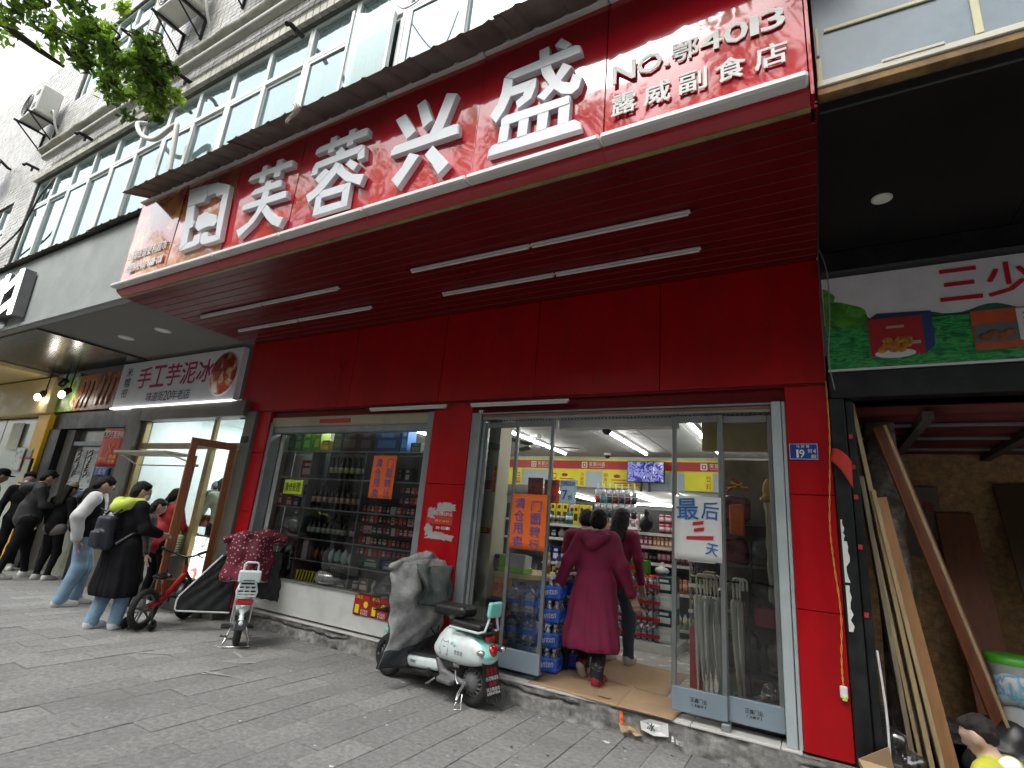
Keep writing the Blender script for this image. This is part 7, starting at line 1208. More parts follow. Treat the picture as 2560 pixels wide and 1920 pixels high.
def blk(u, v):
    y = .34-.93*u; top = 1.09+.035*math.sin(u*3.1)-.05*abs(u-.45)*2; bot = bz(u); z = top+(bot-top)*v
    x = .8-.05*math.cos((u-.4)*3)+.1*max(0, v-.45)**1.2*(1-u*.9)-.13*math.sin(v*3.14)*(.4+.6*u)-.25*max(0, v-.7)*u+.014*math.sin(u*17+v*6)+.012*math.sin(v*15+u*5)+.02*math.sin(u*7-v*9)+.02*abs(math.sin(u*8+v*6+.6*math.sin(v*9)))-.012*abs(math.sin(u*5-v*11+1))+.007*math.sin(u*31+3*math.sin(v*8))+.008*math.sin(v*26+4*math.sin(u*6))+(.09*(abs(u-.42)*2)**3 if v < .5 else .09*(abs(u-.42)*2)**3*(1-(v-.5)*1.2))
    return (x, y+.02*math.sin(v*8), z)
q = MB(); q.grid(blk, 36, 40, 0, True, .022); n = len(q.mi); half = 36*40
for i in range(n):
    k = i % half; iv = k % 40; iu = k//40
    if i < 2*half and iv/40 > .80-.0*iu: q.mi[i] = 1
wb = q.build('wind_blanket', [M_blk2, M_blkd], s, True)
q = MB(); q.tube([blk(0, v) for v in np.linspace(0, 1, 24)]+[blk(u, 1) for u in np.linspace(0.04, 1, 24)]+[blk(1, v) for v in np.linspace(.96, 0, 24)], .011, 6); q.build('binding', M_bp, wb, True)
q = MB(); q.grid(lambda u, v: (blk(.2+.52*u, .08+.36*v)[0]-.075-.05*math.sin(v*2.5)-.01*math.sin(u*9+v*5), .18-.44*u+.01*math.sin(v*7), 1.07-.33*v-.02*math.sin(u*3.1)), 18, 16, 0, True, .02); fo = q.build('folded_flap', M_bflap, wb, True); fl_ = lambda u, v: (blk(.2+.52*u, .08+.36*v)[0]-.08-.05*math.sin(v*2.5)-.01*math.sin(u*9+v*5), .18-.44*u+.01*math.sin(v*7), 1.07-.33*v-.02*math.sin(u*3.1)); q = MB(); q.tube([fl_(0, v) for v in np.linspace(.1, 1, 10)]+[fl_(u, 1) for u in np.linspace(.05, 1, 14)]+[fl_(1, v) for v in np.linspace(.95, .1, 10)], .012, 6); q.build('binding', M_bp, wb, True)
V, F, mi = blob([('c', (.83, .06, 1.1), (.83, -.1, 1.13), .05, .055, 0), ('c', (.84, -.1, 1.13), (.86, -.35, 1.05), .05, .05, 0), ('c', (.83, .06, 1.1), (.85, .33, 1.04), .05, .045, 0)], .012, .05, wob=.008, wsc=22); q = MB(); q.add(V, F.tolist(), 0, True); q.build('collar', M_blk2, wb, True)
q = MB(); q.bbox((.68, -.16, .68), (.73, -.02, .74), .015); q.tube([(.7, -.08, .7), (.69, -.1, .5), (.66, -.14, .44)], .007, 5); q.tube([(.7, -.2, .78), (.68, -.22, .55), (.66, -.18, .46)], .007, 5); q.build('strap', M_bp, wb, True)
q = MB(); q.ell((.655, -.03, .93), (.015, .06, .06), 0, 12, 8); q.build('stain_patch', mat('oil_patch', (.05, .06, .058), .7, var=.2), wb, True)
shell('swing_arm', [('c', (.3, .075, .22), (.02, .085, .18), .028, .022, 0), ('b', (.22, .12, .17), (.09, .035, .022), rotm('Z', -.1), .015, 0), ('c', (.3, .08, .22), (.36, .08, .3), .03, .03, 0)], [M_gpl], s, .009, .02, lambda c: 0)
q = MB(); q.tube([(.02, .09, .19), (.06, .12, .1), (.05, .14, .06)], [.016, .012, .016], 7); q.tube([(.05, .1, .12), (.06, .16, .0), (.03, .2, .008), (-.02, .16, .008), (.03, .1, .1)], .006, 6); q.build('kick_stand', M_chr, s, True); q = MB(); q.tube([(.0, -.1, .1), (-.05, -.16, .008), (-.12, -.17, .01)], .006, 6); q.build('stand_foot', M_chr, s, True); q = MB(); q.tube([(.14, .09, .26), (.12, .1, .2), (.08, .11, .17)], .009, 6); q.build('spring', M_chr, s, True); q = MB(); q.tube([(.36, .1, .16), (.42, .13, .11), (.45, .12, .1)], .01, 6); q.build('side_stand', M_chr, s, True)
q = MB(); q.lathe([(.02, -.005), (.022, .012), (.001, .014)], (1.1, .075, .19), 10, ax=(0, 1, 0)); q.build('axle_cap', M_chr, s, True)
# second e-bike, seen from behind, with a polka dot blanket and a black quilted skirt
e = thing('electric_bike', 'white electric bike seen from behind under a dark red dotted wind blanket', 'scooter', (-5.56, 4.02, 0), math.radians(147))
M_dot = mat('dotted_red', (.12, .006, .02), .75, var=.15); N = M_dot.node_tree.nodes; L_ = M_dot.node_tree.links; b = N['Principled BSDF']; vo = N.new('ShaderNodeTexVoronoi'); vo.inputs['Scale'].default_value = 26; tc = N.new('ShaderNodeTexCoord'); L_.new(tc.outputs['Object'], vo.inputs['Vector']); mr = N.new('ShaderNodeMapRange'); mr.inputs[1].default_value = .22; mr.inputs[2].default_value = .28; mr.inputs[3].default_value = 1; mr.inputs[4].default_value = 0; L_.new(vo.outputs['Distance'], mr.inputs[0]); mx = N.new('ShaderNodeMix'); mx.data_type = 'RGBA'; L_.new(mr.outputs[0], mx.inputs[0]); L_.new(b.inputs['Base Color'].links[0].from_socket, mx.inputs[6]); mx.inputs[7].default_value = (.5, .3, .32, 1); L_.new(mx.outputs[2], b.inputs['Base Color'])
M_quilt = mat('quilted_black', (.017, .018, .02), .7, var=.2, bump=.6, bscale=30)
wheel(e, 0, .2, .2, .034, .06, spokes=10); wheel(e, 1.12, .2, .2, .034, .05, spokes=10)
shell('rear_fender', [('c', (-.1, 0, .36), (-.2, 0, .26), .05, .035, 0), ('c', (-.1, 0, .36), (.1, 0, .41), .05, .05, 0)], [M_swh], e, .01, .02, lambda c: 0, sub=[('e', (0, 0, .2), (.215, .3, .215), None, 0)])
q = MB(); q.bbox((-.17, -.085, .44), (-.11, .085, .5), .012); q.build('tail_light', M_rl, e, True)
q = MB()
for y in (-.1, .1): q.tube([(-.15, y*.8, .5), (-.17, y, .58), (-.15, y*.75, .66), (.15, y*.8, .66), (.3, y*.6, .6)], .013, 7); q.tube([(-.14, y*.9, .52), (.0, y*.9, .24)], .01, 6)
for z, w in ((.53, .09), (.56, .1), (.6, .095), (.64, .08)): q.tube([(-.165, -w, z), (-.165, w, z)], .012, 7)
q.tube([(-.165, -.03, .53), (-.165, -.03, .65)], .01, 6); q.tube([(-.165, .03, .53), (-.165, .03, .65)], .01, 6); q.build('rear_rack', M_swh, e, True)
shell('backrest', [('b', (-.18, 0, .735), (.022, .115, .065), None, .022, 0)], [M_swh], e, .009, .02, lambda c: 0); q = MB(); q.tube([(-.17, -.07, .79), (-.17, -.07, .86), (-.17, -.05, .88), (-.17, .05, .88), (-.17, .07, .86), (-.17, .07, .79)], .012, 7); q.build('grab_rail', M_swh, e, True); q = MB(); q.bbox((-.206, -.055, .69), (-.2, .055, .7), .002); q.build('slot', M_bp, e, True)
shell('saddle', [('b', (.2, 0, .68), (.18, .1, .05), None, .045, 0), ('b', (.02, 0, .66), (.14, .09, .03), None, .028, 0)], [M_bp], e, .014, .03, lambda c: 0)
q = MB(); q.tube([(.25, 0, .65), (.3, 0, .3), (.6, 0, .22), (.9, 0, .3), (.98, 0, .6), (.9, 0, 1.0)], .03, 8); q.tube([(1.12, .05, .2), (.98, .05, .55)], .018, 7); q.tube([(1.12, -.05, .2), (.98, -.05, .55)], .018, 7); q.tube([(0, .06, .2), (.3, .06, .3)], .018, 6); q.tube([(0, -.06, .2), (.3, -.06, .3)], .018, 6); q.tube([(.88, -.32, 1.02), (.9, 0, .98), (.88, .32, 1.02)], .014, 7); q.build('frame', M_gpl, e, True)
V, F, mi = blob([('b', (.1, 0, .42), (.16, .07, .07), None, .03, 0)], .014, .02); q = MB(); q.add(V, F.tolist(), 0, True); q.build('body_cover', M_swh, e, True)
def eb(u, v): y = .26-.52*u+.02*math.sin(v*9); z = 1.08-.46*v-.07*math.sin(u*3.14)*(1-v)*-1-.08*abs(u-.5)*v; return (.72-.1*math.cos((u-.5)*3)-.12*v*math.sin(u*3.14)+.02*math.sin(u*15+v*4)+.012*math.sin(v*11), y, z)
q = MB(); q.grid(eb, 26, 16, 0, True, .02); bb = q.build('dotted_blanket', M_dot, e, True); q = MB(); q.tube([eb(0, v) for v in np.linspace(.1, 1, 10)]+[eb(u, 1) for u in np.linspace(.03, 1, 16)]+[eb(1, v) for v in np.linspace(.95, .1, 10)], .009, 5); q.build('piping', M_swh, bb, True)
V, F, mi = blob([('c', (.74, .3, 1.05), (.74, .1, 1.1), .05, .06, 0), ('c', (.74, .1, 1.1), (.74, -.15, 1.13), .06, .06, 0), ('c', (.74, -.15, 1.13), (.74, -.36, 1.1), .08, .06, 0)], .016, .05, wob=.006, wsc=22); q = MB(); q.add(V, F.tolist(), 0, True); q.build('collar', M_dot, bb, True)
def skl(u, v): return (.78+.02*math.sin(v*9)-.05*v, .3+.42*u*(.35+.65*v)+0*.1, .98-.82*v+.05*u*v)
q = MB(); q.grid(lambda u, v: (.8+.015*math.sin(u*20)*math.sin(v*20), .1+(.2+.38*min(1, v*1.3))*u, .92-.06*u-.72*v+.08*u*v), 20, 20, 0, True, .025); sk = q.build('quilted_skirt', M_quilt, e, True)
f2 = lambda u, v: (.79, .1+(.2+.38*min(1, v*1.3))*u, .92-.06*u-.72*v+.08*u*v); q = MB(); q.tube([f2(1, v) for v in np.linspace(0, .96, 14)]+[f2(u, 1) for u in np.linspace(.97, 0, 12)], .011, 6); q.build('piping', M_swh, sk, True)
f3 = lambda u, v: (.8+.015*math.sin(u*20)*math.sin(v*20), -.1-.4*u+.06*v*u, .95-.04*u-.56*v-.02*u*v)
q = MB(); q.grid(f3, 18, 18, 0, True, .025); sk = q.build('quilted_skirt', M_quilt, e, True); q = MB(); q.tube([f3(1, v) for v in np.linspace(0, .96, 14)]+[f3(u, 1) for u in np.linspace(.97, 0, 12)], .011, 6); q.build('piping', M_swh, sk, True)
shell('headlamp', [('e', (.7, 0, 1.03), (.09, .09, .08), None, 0), ('c', (.66, 0, .98), (.62, 0, .92), .04, .03, 0)], [M_chr], e, .012, .03, lambda c: 0)
q = MB(); q.tube([(.03, .07, .2), (.0, .13, .01), (-.1, .13, .012), (-.1, -.13, .012), (0, -.13, .01), (.03, -.07, .2)], .009, 7); q.tube([(-.02, .1, .1), (-.08, .16, .12)], .014, 6); q.build('kick_stand', M_chr, e, True); q = MB(); q.bbox((.28, .06, .12), (.4, .17, .15), .01); q.bbox((.28, -.17, .12), (.4, -.06, .15), .01); q.build('pedal', M_bp, e, True); q = MB(); q.bbox((-.23, -.05, .2), (-.222, .05, .3), .002, R=rotm('Y', .3)); q.build('mud_flap', M_bp, e, True)
# red children's bike with stabilisers
M_bred = mat('bike_red', (.38, .012, .015), .3, var=.06, coat=.5)
k = thing('kids_bike', 'small red kids bike with fat black tyres and stabiliser wheels near the queue', 'bicycle', (-6.83, 3.66, 0), math.atan2(.62, -.3))
wheel(k, 0, .225, .225, .034, .03, spokes=5); 
fk = wheel(k, .78, .225, .225, .034, .03, spokes=5)
q = MB(); q.tube([(0.02, 0.0, .225), (.12, 0, .25), (.3, 0, .3), (.62, 0, .58)], [.022, .028, .036, .034], 10); q.tube([(.31, 0, .3), (.22, 0, .5)], .022, 8); q.tube([(.02, .05, .225), (.2, .04, .27)], .016, 7); q.tube([(.02, -.05, .225), (.2, -.04, .27)], .016, 7); q.tube([(.6, 0, .52), (.58, 0, .68)], .026, 9); q.build('frame', M_bred, k, True)
q = MB(); q.tube([(.78, .06, .225), (.66, .06, .48), (.6, .03, .56)], .02, 8); q.tube([(.78, -.06, .225), (.66, -.06, .48), (.6, -.03, .56)], .02, 8); q.tube([(.58, 0, .68), (.56, 0, .76)], .02, 7); q.build('fork', M_bp, k, True)
q = MB(); q.tube([(.48, .29, .86), (.54, .1, .79), (.56, 0, .77), (.54, -.1, .79), (.48, -.29, .86)], .012, 8); q.tube([(.46, .3, .865), (.52, .17, .82)], .019, 8); q.tube([(.46, -.3, .865), (.52, -.17, .82)], .019, 8); q.tube([(.56, -.15, .8), (.6, -.2, .77)], .008, 5); q.build('handlebar', M_bp, k, True)
shell('saddle', [('e', (.16, 0, .565), (.1, .075, .035), None, 0), ('c', (.2, 0, .57), (.33, 0, .56), .04, .024, 0)], [M_bp], k, .01, .03, lambda c: 0); q = MB(); q.tube([(.22, 0, .48), (.19, 0, .55)], .014, 7); q.build('seat_post', M_chr, k, True)
q = MB(); q.lathe([(.06, -.012), (.07, 0), (.06, .012)], (.31, .05, .27), 18, ax=(0, 1, 0)); q.tube([(.31, .06, .27), (.38, .1, .2)], .01, 6); q.bbox((.34, .1, .185), (.42, .17, .205), .006); q.tube([(.31, -.06, .27), (.25, -.1, .34)], .01, 6); q.bbox((.2, -.17, .335), (.28, -.1, .355), .006); q.build('crank', M_bp, k, True)
for y in (-.16, .16): q = MB(); q.ring((-.02, y, .065), .05, .016, (0, 1, 0), 18, 6); q.lathe([(.01, -.012), (.04, 0), (.01, .012)], (-.02, y, .065), 12, ax=(0, 1, 0)); q.tube([(0, y*.3, .225), (-.02, y*.85, .2), (-.02, y*.85, .065)], .009, 6); q.build('stabiliser', M_bp, k, True)
q = MB(); q.tube([(.0, .05, .18), (-.03, .09, .02), (-.05, .1, .01)], .008, 6); q.build('kick_stand', M_bp, k, True); q = MB(); q.grid(lambda u, v: (.78-.26*math.cos(.2+2.0*u), .045*(v-.5)*2, .225+.26*math.sin(.2+2.0*u)), 14, 3, thick=.003); q.build('front_mudguard', M_bp, k, True)
# ================================================================ people
SKIN = mat('skin', (.42, .27, .2), .5, var=.06, scale=8); M_hair = mat('black_hair', (.006, .005, .005), .6, var=.3, scale=20, stretch=(8, 8, 1), spec=.18, bump=.5, bscale=40); M_eye = mat('eye_dark', (.01, .008, .008), .2, var=0); M_lip = mat('lip', (.33, .12, .1), .5, var=0); M_shoew = mat('white_shoe', (.6, .6, .58), .6, var=.06, dirt=.25, dirtcol=(.3, .3, .28)); M_mask = mat('face_mask', (.5, .56, .62), .8, var=.05); M_blackc = mat('black_cloth', (.011, .011, .013), .9, var=.3, scale=9, bump=.6, bscale=22, spec=.12); M_jean = mat('light_denim', (.2, .31, .42), .85, var=.22, scale=5, bump=.5, bscale=30, spec=.2); M_lens = mat('spectacle', (.02, .02, .02), .2, var=0)
def V3(*a): return A3(a)
def person(label, loc, rz, H=1.65, skin=0, top=M_blackc, bottom=M_blackc, shoe=M_shoew, lean=.05, head=(0, 0), arms=None, feet=None, knees=None, wide=0, hair='short', coat=None, res=.012, sleeve='long', mask=False, glasses=False, twist=0, fat=1.0, sole=None, hands=True, neckc=None, crouch=0, hairm=None, patt=None):
    t = thing('person', label, 'person', loc, rz)
    pel = V3(0, 0, .525*H-crouch); up = V3(0, math.sin(lean), math.cos(lean)); fw = V3(0, math.cos(lean), -math.sin(lean)); rt = V3(1, 0, 0)
    if twist: c, s_ = math.cos(twist), math.sin(twist); rt2 = V3(c, s_, 0); fw2 = V3(-s_*math.cos(lean), c*math.cos(lean), -math.sin(lean))
    else: rt2, fw2 = rt, fw
    P = lambda x, y, z: pel+rt2*x*H+fw2*y*H+up*z*H            # body frame, units of height
    chest = P(0, .005, .195); shz = .285; nk = P(0, 0, .315)
    pit, yaw = head; hup = up*math.cos(pit)+fw2*math.sin(pit); hf0 = fw2*math.cos(pit)-up*math.sin(pit); hr = rt2*math.cos(yaw)-hf0*math.sin(yaw)*-1*-1; hr = rt2*math.cos(yaw)+hf0*math.sin(yaw); hf = hf0*math.cos(yaw)-rt2*math.sin(yaw)
    hc = nk+hup*.075*H+hf*.018*H; HR = np.stack([hr, hf, hup], 1); hp = lambda x, y, z: hc+(hr*x+hf*y+hup*z)*H
    S_, T_, B_, F_, L_ = 0, 1, 2, 3, 4; w = .1*H*fat
    pr = [('e', hc+hup*.008*H, V3(.045, .053, .058)*H, HR, S_), ('c', hp(0, .012, -.02), hp(0, .027, -.045), .033*H, .022*H, S_), ('c', hp(0, .05, -.002), hp(0, .06, -.018), .006*H, .0095*H, S_), ('e', hp(.046, -.004, -.005), V3(.008, .014, .02)*H, HR, S_), ('e', hp(-.046, -.004, -.005), V3(.008, .014, .02)*H, HR, S_), ('c', nk-up*.02*H, hp(0, -.008, -.03), .031*H, .03*H, S_),
          ('c', hp(-.02, .046, .012), hp(.02, .046, .012), .008*H, .008*H, S_)]
    pr += [('c', P(-.085, 0, shz-.012), P(.085, 0, shz-.012), .042*H*fat, .042*H*fat, T_), ('e', chest+fw2*.005*H, V3(.1*fat, .066*fat, .12)*H, np.stack([rt2, fw2, up], 1), T_), ('c', P(0, 0, .09), P(0, 0, .0), .082*H*fat, .088*H*fat, T_), ('e', pel-V3(0, 0, .01*H), V3(.1*fat, .075*fat, .07)*H, None, B_)]
    feet = feet or [(-.06, 0, 0), (.06, 0, 0)]; AN = []; knees = knees or [None, None]
    for sgn, ft, kn in zip((-1, 1), feet, knees):
        hip = pel+V3(sgn*.05*H, 0, -.02*H); an = V3(ft[0]*H, ft[1]*H, ft[2]*H+.045*H)
        if kn is None: m_ = (hip+an)/2; d = np.linalg.norm(hip-an); L = .468*H; bend = math.sqrt(max(0, (L/2)**2-(d/2)**2)); kn_ = m_+V3(0, 1, 0)*bend
        else: kn_ = V3(*kn)*H
        pr += [('c', hip, kn_, .056*H*fat+wide*.4, .038*H+wide*.7, B_), ('c', kn_, an+V3(0, 0, .01*H), .038*H+wide*.7, .026*H+wide, B_)]
        fp = ft[3] if len(ft) > 3 else 0; fy = ft[4] if len(ft) > 4 else 0; fd = V3(math.sin(fy)*math.cos(fp), math.cos(fy)*math.cos(fp), -math.sin(fp)); fu = V3(0, math.sin(fp), math.cos(fp))
        heel = an-fu*.02*H-fd*.02*H; toe = an-fu*.026*H+fd*.095*H; pr += [('c', heel, toe, .026*H, .021*H, F_), ('c', an+V3(0, 0, -.005*H), (heel+toe)/2, .028*H, .024*H, F_), ('c', heel-fu*.017*H, toe-fu*.01*H, .019*H, .018*H, L_)]; AN.append(an)
    arms = arms or [((-.14, 0, .13), (-.15, .04, -.01)), ((.14, 0, .13), (.15, .04, -.01))]; WR = []; sl = T_ if sleeve != 'none' else S_
    for sgn, (el, wr) in zip((-1, 1), arms):
        sh = P(sgn*.108*fat, 0, shz-.015); e_ = P(*el); w_ = P(*wr); pr += [('c', sh, e_, .037*H, .031*H, T_), ('c', e_, w_, .029*H if sleeve == 'long' else .026*H, .024*H if sleeve == 'long' else .018*H, T_ if sleeve == 'long' else S_), ('c', w_, w_+(w_-e_)/np.linalg.norm(w_-e_)*.02*H, .017*H, .016*H, S_)]; WR.append((e_, w_, sgn))
    V, Fc, mi = blob(pr, res, .022*H, wob=.0022, wsc=16); q = MB(); q.add(V, Fc.tolist(), mi.tolist(), True); body = q.build('body', [SKIN, top, bottom, shoe, sole or M_shoew], t, True)
    if hands:
        for e_, w_, sgn in WR:
            d = (w_-e_)/np.linalg.norm(w_-e_); side = np.cross(d, fw2); side /= np.linalg.norm(side)+1e-9; nrm = np.cross(side, d); c0 = w_+d*.018*H; pl = [('b', c0+d*.03*H, V3(.022, .009, .03)*H, np.stack([side, nrm, d], 1), .008*H, 0)]
            for i, ln in enumerate((.034, .042, .045, .038)):
                o = c0+d*.055*H+side*(i-1.5)*.0115*H; m_ = o+d*ln*.55*H+fw2*.006*H; pl += [('c', o, m_, .0062*H, .0056*H, 0), ('c', m_, m_+d*ln*.45*H+fw2*.014*H, .0056*H, .0045*H, 0)]
            o = c0+d*.012*H+fw2*.012*H; m_ = o+d*.022*H+fw2*.02*H; pl += [('c', o, m_, .008*H, .007*H, 0), ('c', m_, m_+d*.022*H+fw2*.004*H, .007*H, .005*H, 0)]
            V, Fc, mi = blob(pl, .0055, .006*H); q = MB(); q.add(V, Fc.tolist(), 0, True); q.build('hand', SKIN, t, True)
    q = MB(); [q.ell(hp(x, .0475, .003), V3(.0085, .005, .0045)*H, 0, 8, 6, HR) for x in (-.019, .019)]; q.build('eyes', M_eye, t, True, kind='stuff'); q = MB(); q.ell(hp(0, .052, -.037), V3(.014, .005, .0045)*H, 0, 8, 6, HR); q.build('mouth', M_lip, t, True)
    hm = hairm or M_hair; hs = []
    if hair: hs = [('e', hp(0, -.008, .022), V3(.0525, .058, .056)*H, HR, 0), ('e', hp(0, -.03, -.012), V3(.05, .037, .05)*H, HR, 0), ('e', hp(0, -.02, .0), V3(.053, .036, .04)*H, HR, 0), ('c', hp(-.032, .03, .05), hp(.032, .03, .05), .014*H, .014*H, 0)]
    if hair == 'long': hs += [('c', hp(-.03, -.03, -.02), P(-.04, -.06, .24), .03*H, .022*H, 0), ('c', hp(.03, -.03, -.02), P(.04, -.06, .24), .03*H, .022*H, 0), ('c', hp(0, -.04, -.02), P(0, -.065, .22), .032*H, .022*H, 0)]
    if hair == 'tail': hs += [('c', hp(0, -.055, .0), P(0, -.085, .26), .02*H, .024*H, 0), ('c', P(0, -.085, .26), P(.01, -.08, .2), .024*H, .006*H, 0)]
    if hair == 'bob': hs += [('c', hp(-.036, -.01, 0), hp(-.038, -.01, -.06), .022*H, .018*H, 0), ('c', hp(.036, -.01, 0), hp(.038, -.01, -.06), .022*H, .018*H, 0), ('c', hp(0, -.035, 0), hp(0, -.035, -.065), .034*H, .026*H, 0)]
    if hs: V, Fc, mi = blob(hs, .009, .02, sub=[('e', hp(0, .06, -.012), V3(.033, .045, .048)*H, HR, 0)], wob=.0022, wsc=45); q = MB(); q.add(V, Fc.tolist(), 0, True); q.build('hair', hm, t, True)
    if mask: V, Fc, mi = blob([('e', hp(0, .036, -.03), V3(.036, .031, .03)*H, HR, 0)], .008, .01); q = MB(); q.add(V, Fc.tolist(), 0, True); q.tube([hp(.033, .035, -.02), hp(.047, -.01, .0)], .0025, 4); q.tube([hp(-.033, .035, -.02), hp(-.047, -.01, .0)], .0025, 4); q.build('face_mask', M_mask, t, True)
    if glasses: q = MB(); [q.ring(hp(x, .062, .004), .015*H, .0016*H, hf, 16, 5) for x in (-.02, .02)]; q.tube([hp(.034, .06, .006), hp(.047, .0, .006)], .0018, 4); q.tube([hp(-.034, .06, .006), hp(-.047, .0, .006)], .0018, 4); q.tube([hp(-.006, .062, .006), hp(.006, .062, .006)], .0018, 4); q.build('glasses', M_lens, t, True)
    return t, P, hp, H, WR, AN
def garment(name, prims, m, t, res=.012, k=.03, **kw): V, F, mi = blob(prims, res, k, **kw); q = MB(); q.add(V, F.tolist(), mi.tolist(), True); return q.build(name, m, t, True)
def coat(t, P, H, WR, m, hem=-.3, flare=.135, back=0, col=None, res=.012, sleeves=True, zs=.285, depth=.1, fl=0):
    pr = [('c', P(-.088, 0, zs-.01), P(.088, 0, zs-.01), .05*H, .05*H, 0), ('e', P(0, .0, .17), V3(.112, .078, .15)*H, None, 0), ('e', P(0, 0, 0), V3(.116, .086, .16)*H, None, 0)]
    n = 5
    for i in range(n):
        f = i/(n-1); z = .0+(hem)*f; r_ = .1+(flare-.1)*f
        pr.append(('c', P(-r_*.42, back*f, z), P(r_*.42, back*f, z), (depth+.02*f)*H, (depth+.02*f)*H, 0))
    if sleeves:
        for e_, w_, sgn in WR: pr += [('c', P(sgn*.103, 0, zs-.02), e_, .045*H, .039*H, 0), ('c', e_, w_+(w_-e_)*-.02, .039*H, .034*H, 0)]
    V, F, mi = blob(pr, res, .05, sub=[('b', P(0, back, hem-.12), V3(.4, .4, .085)*H, None, .005, 0)], wob=.004, wsc=11)
    ax0 = P(0, 0, 0); zw = P(0, 0, .05)[2]; k_ = np.clip((zw-V[:, 2])/(.3*H), 0, 1); near = np.abs(V[:, 0]-ax0[0]) < .3*H; an = np.arctan2(V[:, 1]-ax0[1], V[:, 0]-ax0[0]); dv = V[:, :2]-ax0[:2]; dv /= np.linalg.norm(dv, axis=1, keepdims=True)+1e-6
    V[:, :2] += dv*(k_*near*(.008*np.sin(an*8+1.2*np.sin(an*3))+.006*np.sin(an*17+V[:, 2]*5)))[:, None]
    q = MB(); q.add(V, F.tolist(), 0, True)
    return q.build('coat', m, t, True)
# woman in the long maroon coat stepping into the store
M_mar = mat('maroon_wool', (.18, .008, .046), .85, var=.12, scale=6, bump=.25, bscale=140); M_patt = ramp_mat('patterned_black', [(.3, '#0c0c0e'), (.58, '#16161a'), (.64, '#5a5a60'), (.7, '#101012')], 14, .8); M_rsh = mat('red_shoe', (.24, .012, .02), .6, var=.15)
t, P, hp, H, WR, AN = person('person in a long maroon hooded coat and red shoes stepping into the store', (-1.87, 5.07, .2), .08, 1.57, bottom=M_patt, top=M_mar, shoe=M_rsh, sole=M_shoew, lean=.06, head=(.1, .15), arms=[((-.17, -.02, .13), (-.235, .02, -.02)), ((.165, -.02, .125), (.22, .02, -.02))], feet=[(-.075, .06, .03, .9, .1), (.055, -.08, 0, 0, .15)], knees=[(-.05, .1, .28), (.05, 0, .27)], hair='short', res=.009, wide=.018)
coat(t, P, H, WR, M_mar, hem=-.315, flare=.15, back=-.02, res=.01, depth=.088)
garment('hood', [('c', P(-.06, -.06, .285), P(0, -.1, .235), .03*H, .03*H, 0), ('c', P(.06, -.06, .285), P(0, -.1, .235), .03*H, .03*H, 0), ('c', P(-.055, .0, .3), P(-.06, -.06, .285), .025*H, .03*H, 0), ('c', P(.055, .0, .3), P(.06, -.06, .285), .025*H, .03*H, 0), ('e', P(0, -.085, .26), V3(.05, .02, .045)*H, None, 0)], M_mar, t, .009, .03)
t, P, hp, H, WR, AN = person('person in a maroon top, white collar and white shoes ahead of the long coat', (-1.93, 5.95, .2), -.15, 1.64, top=M_mar, bottom=mat('dark_denim', (.04, .06, .09), .8, var=.2), lean=.05, head=(.15, .3), hair='long', feet=[(-.08, 0, 0, 0, .2), (.07, .04, 0, 0, -.1)], wide=.012); garment('collar', [('c', P(-.04, .01, .3), P(.04, .01, .3), .02*H, .02*H, 0), ('c', P(-.04, -.03, .3), P(.04, -.03, .3), .018*H, .018*H, 0)], M_paperw, t); 
t, P, hp, H, WR, AN = person('person with short dark hair reaching left, mostly hidden behind the long maroon coat', (-2.21, 5.6, .2), .2, 1.6, top=M_mar, lean=.15, head=(.2, .2), hair='short', arms=[((-.15, .1, .18), (-.12, .26, .15)), ((.14, 0, .13), (.15, .04, -.01))])
# queue at the left shops
M_wjac = mat('white_nylon', (.52, .53, .54), .6, var=.1, scale=7, bump=.3, bscale=18)
t, P, hp, H, WR, AN = person('person with long black hair in a white sleeved black jacket and wide blue jeans', (-8.72, 3.66, 0), -.35, 1.76, top=M_wjac, bottom=M_jean, lean=-.02, head=(.5, -.1), hair='tail', glasses=True, arms=[((-.14, .02, .13), (-.1, .15, .12)), ((.15, -.075, .125), (.145, -.05, -.025))], feet=[(-.07, .05, 0, 0, .1), (.06, -.04, 0, 0, -.1)], wide=.03, res=.011)
pr = [('e', P(0, .0, .17), V3(.118, .087, .155)*H, None, 0), ('c', P(-.05, 0, .04), P(.05, 0, .04), .088*H, .088*H, 0), ('c', P(-.06, -.02, .27), P(.06, -.02, .27), .05*H, .05*H, 0)]; V, F, mi = blob(pr, .011, .04, sub=[('b', P(0, .1, .2), V3(.028, .06, .14)*H, None, .01, 0)], wob=.003, wsc=12); q = MB(); q.add(V, F.tolist(), 0, True); q.build('vest', M_blackc, t, True)
garment('jacket_sleeve', [('c', P(.108, 0, .27), WR[1][0], .052*H, .047*H, 0), ('c', WR[1][0], WR[1][1], .047*H, .036*H, 0)], M_wjac, t, .011, .03, wob=.006, wsc=14); garment('jacket_sleeve', [('c', P(-.108, 0, .27), WR[0][0], .052*H, .047*H, 0), ('c', WR[0][0], WR[0][1], .047*H, .036*H, 0)], M_wjac, t, .011, .03, wob=.006, wsc=14)
garment('collar', [('c', P(-.045, .0, .305), P(0, -.04, .31), .03*H, .034*H, 0), ('c', P(.045, .0, .305), P(0, -.04, .31), .03*H, .034*H, 0)], M_blackc, t); garment('white_shirt', [('e', P(0, .062, .2), V3(.05, .035, .12)*H, None, 0)], M_paperw, t)
M_lime2 = mat('lime_fleece', (.45, .55, .08), .9, var=.12)
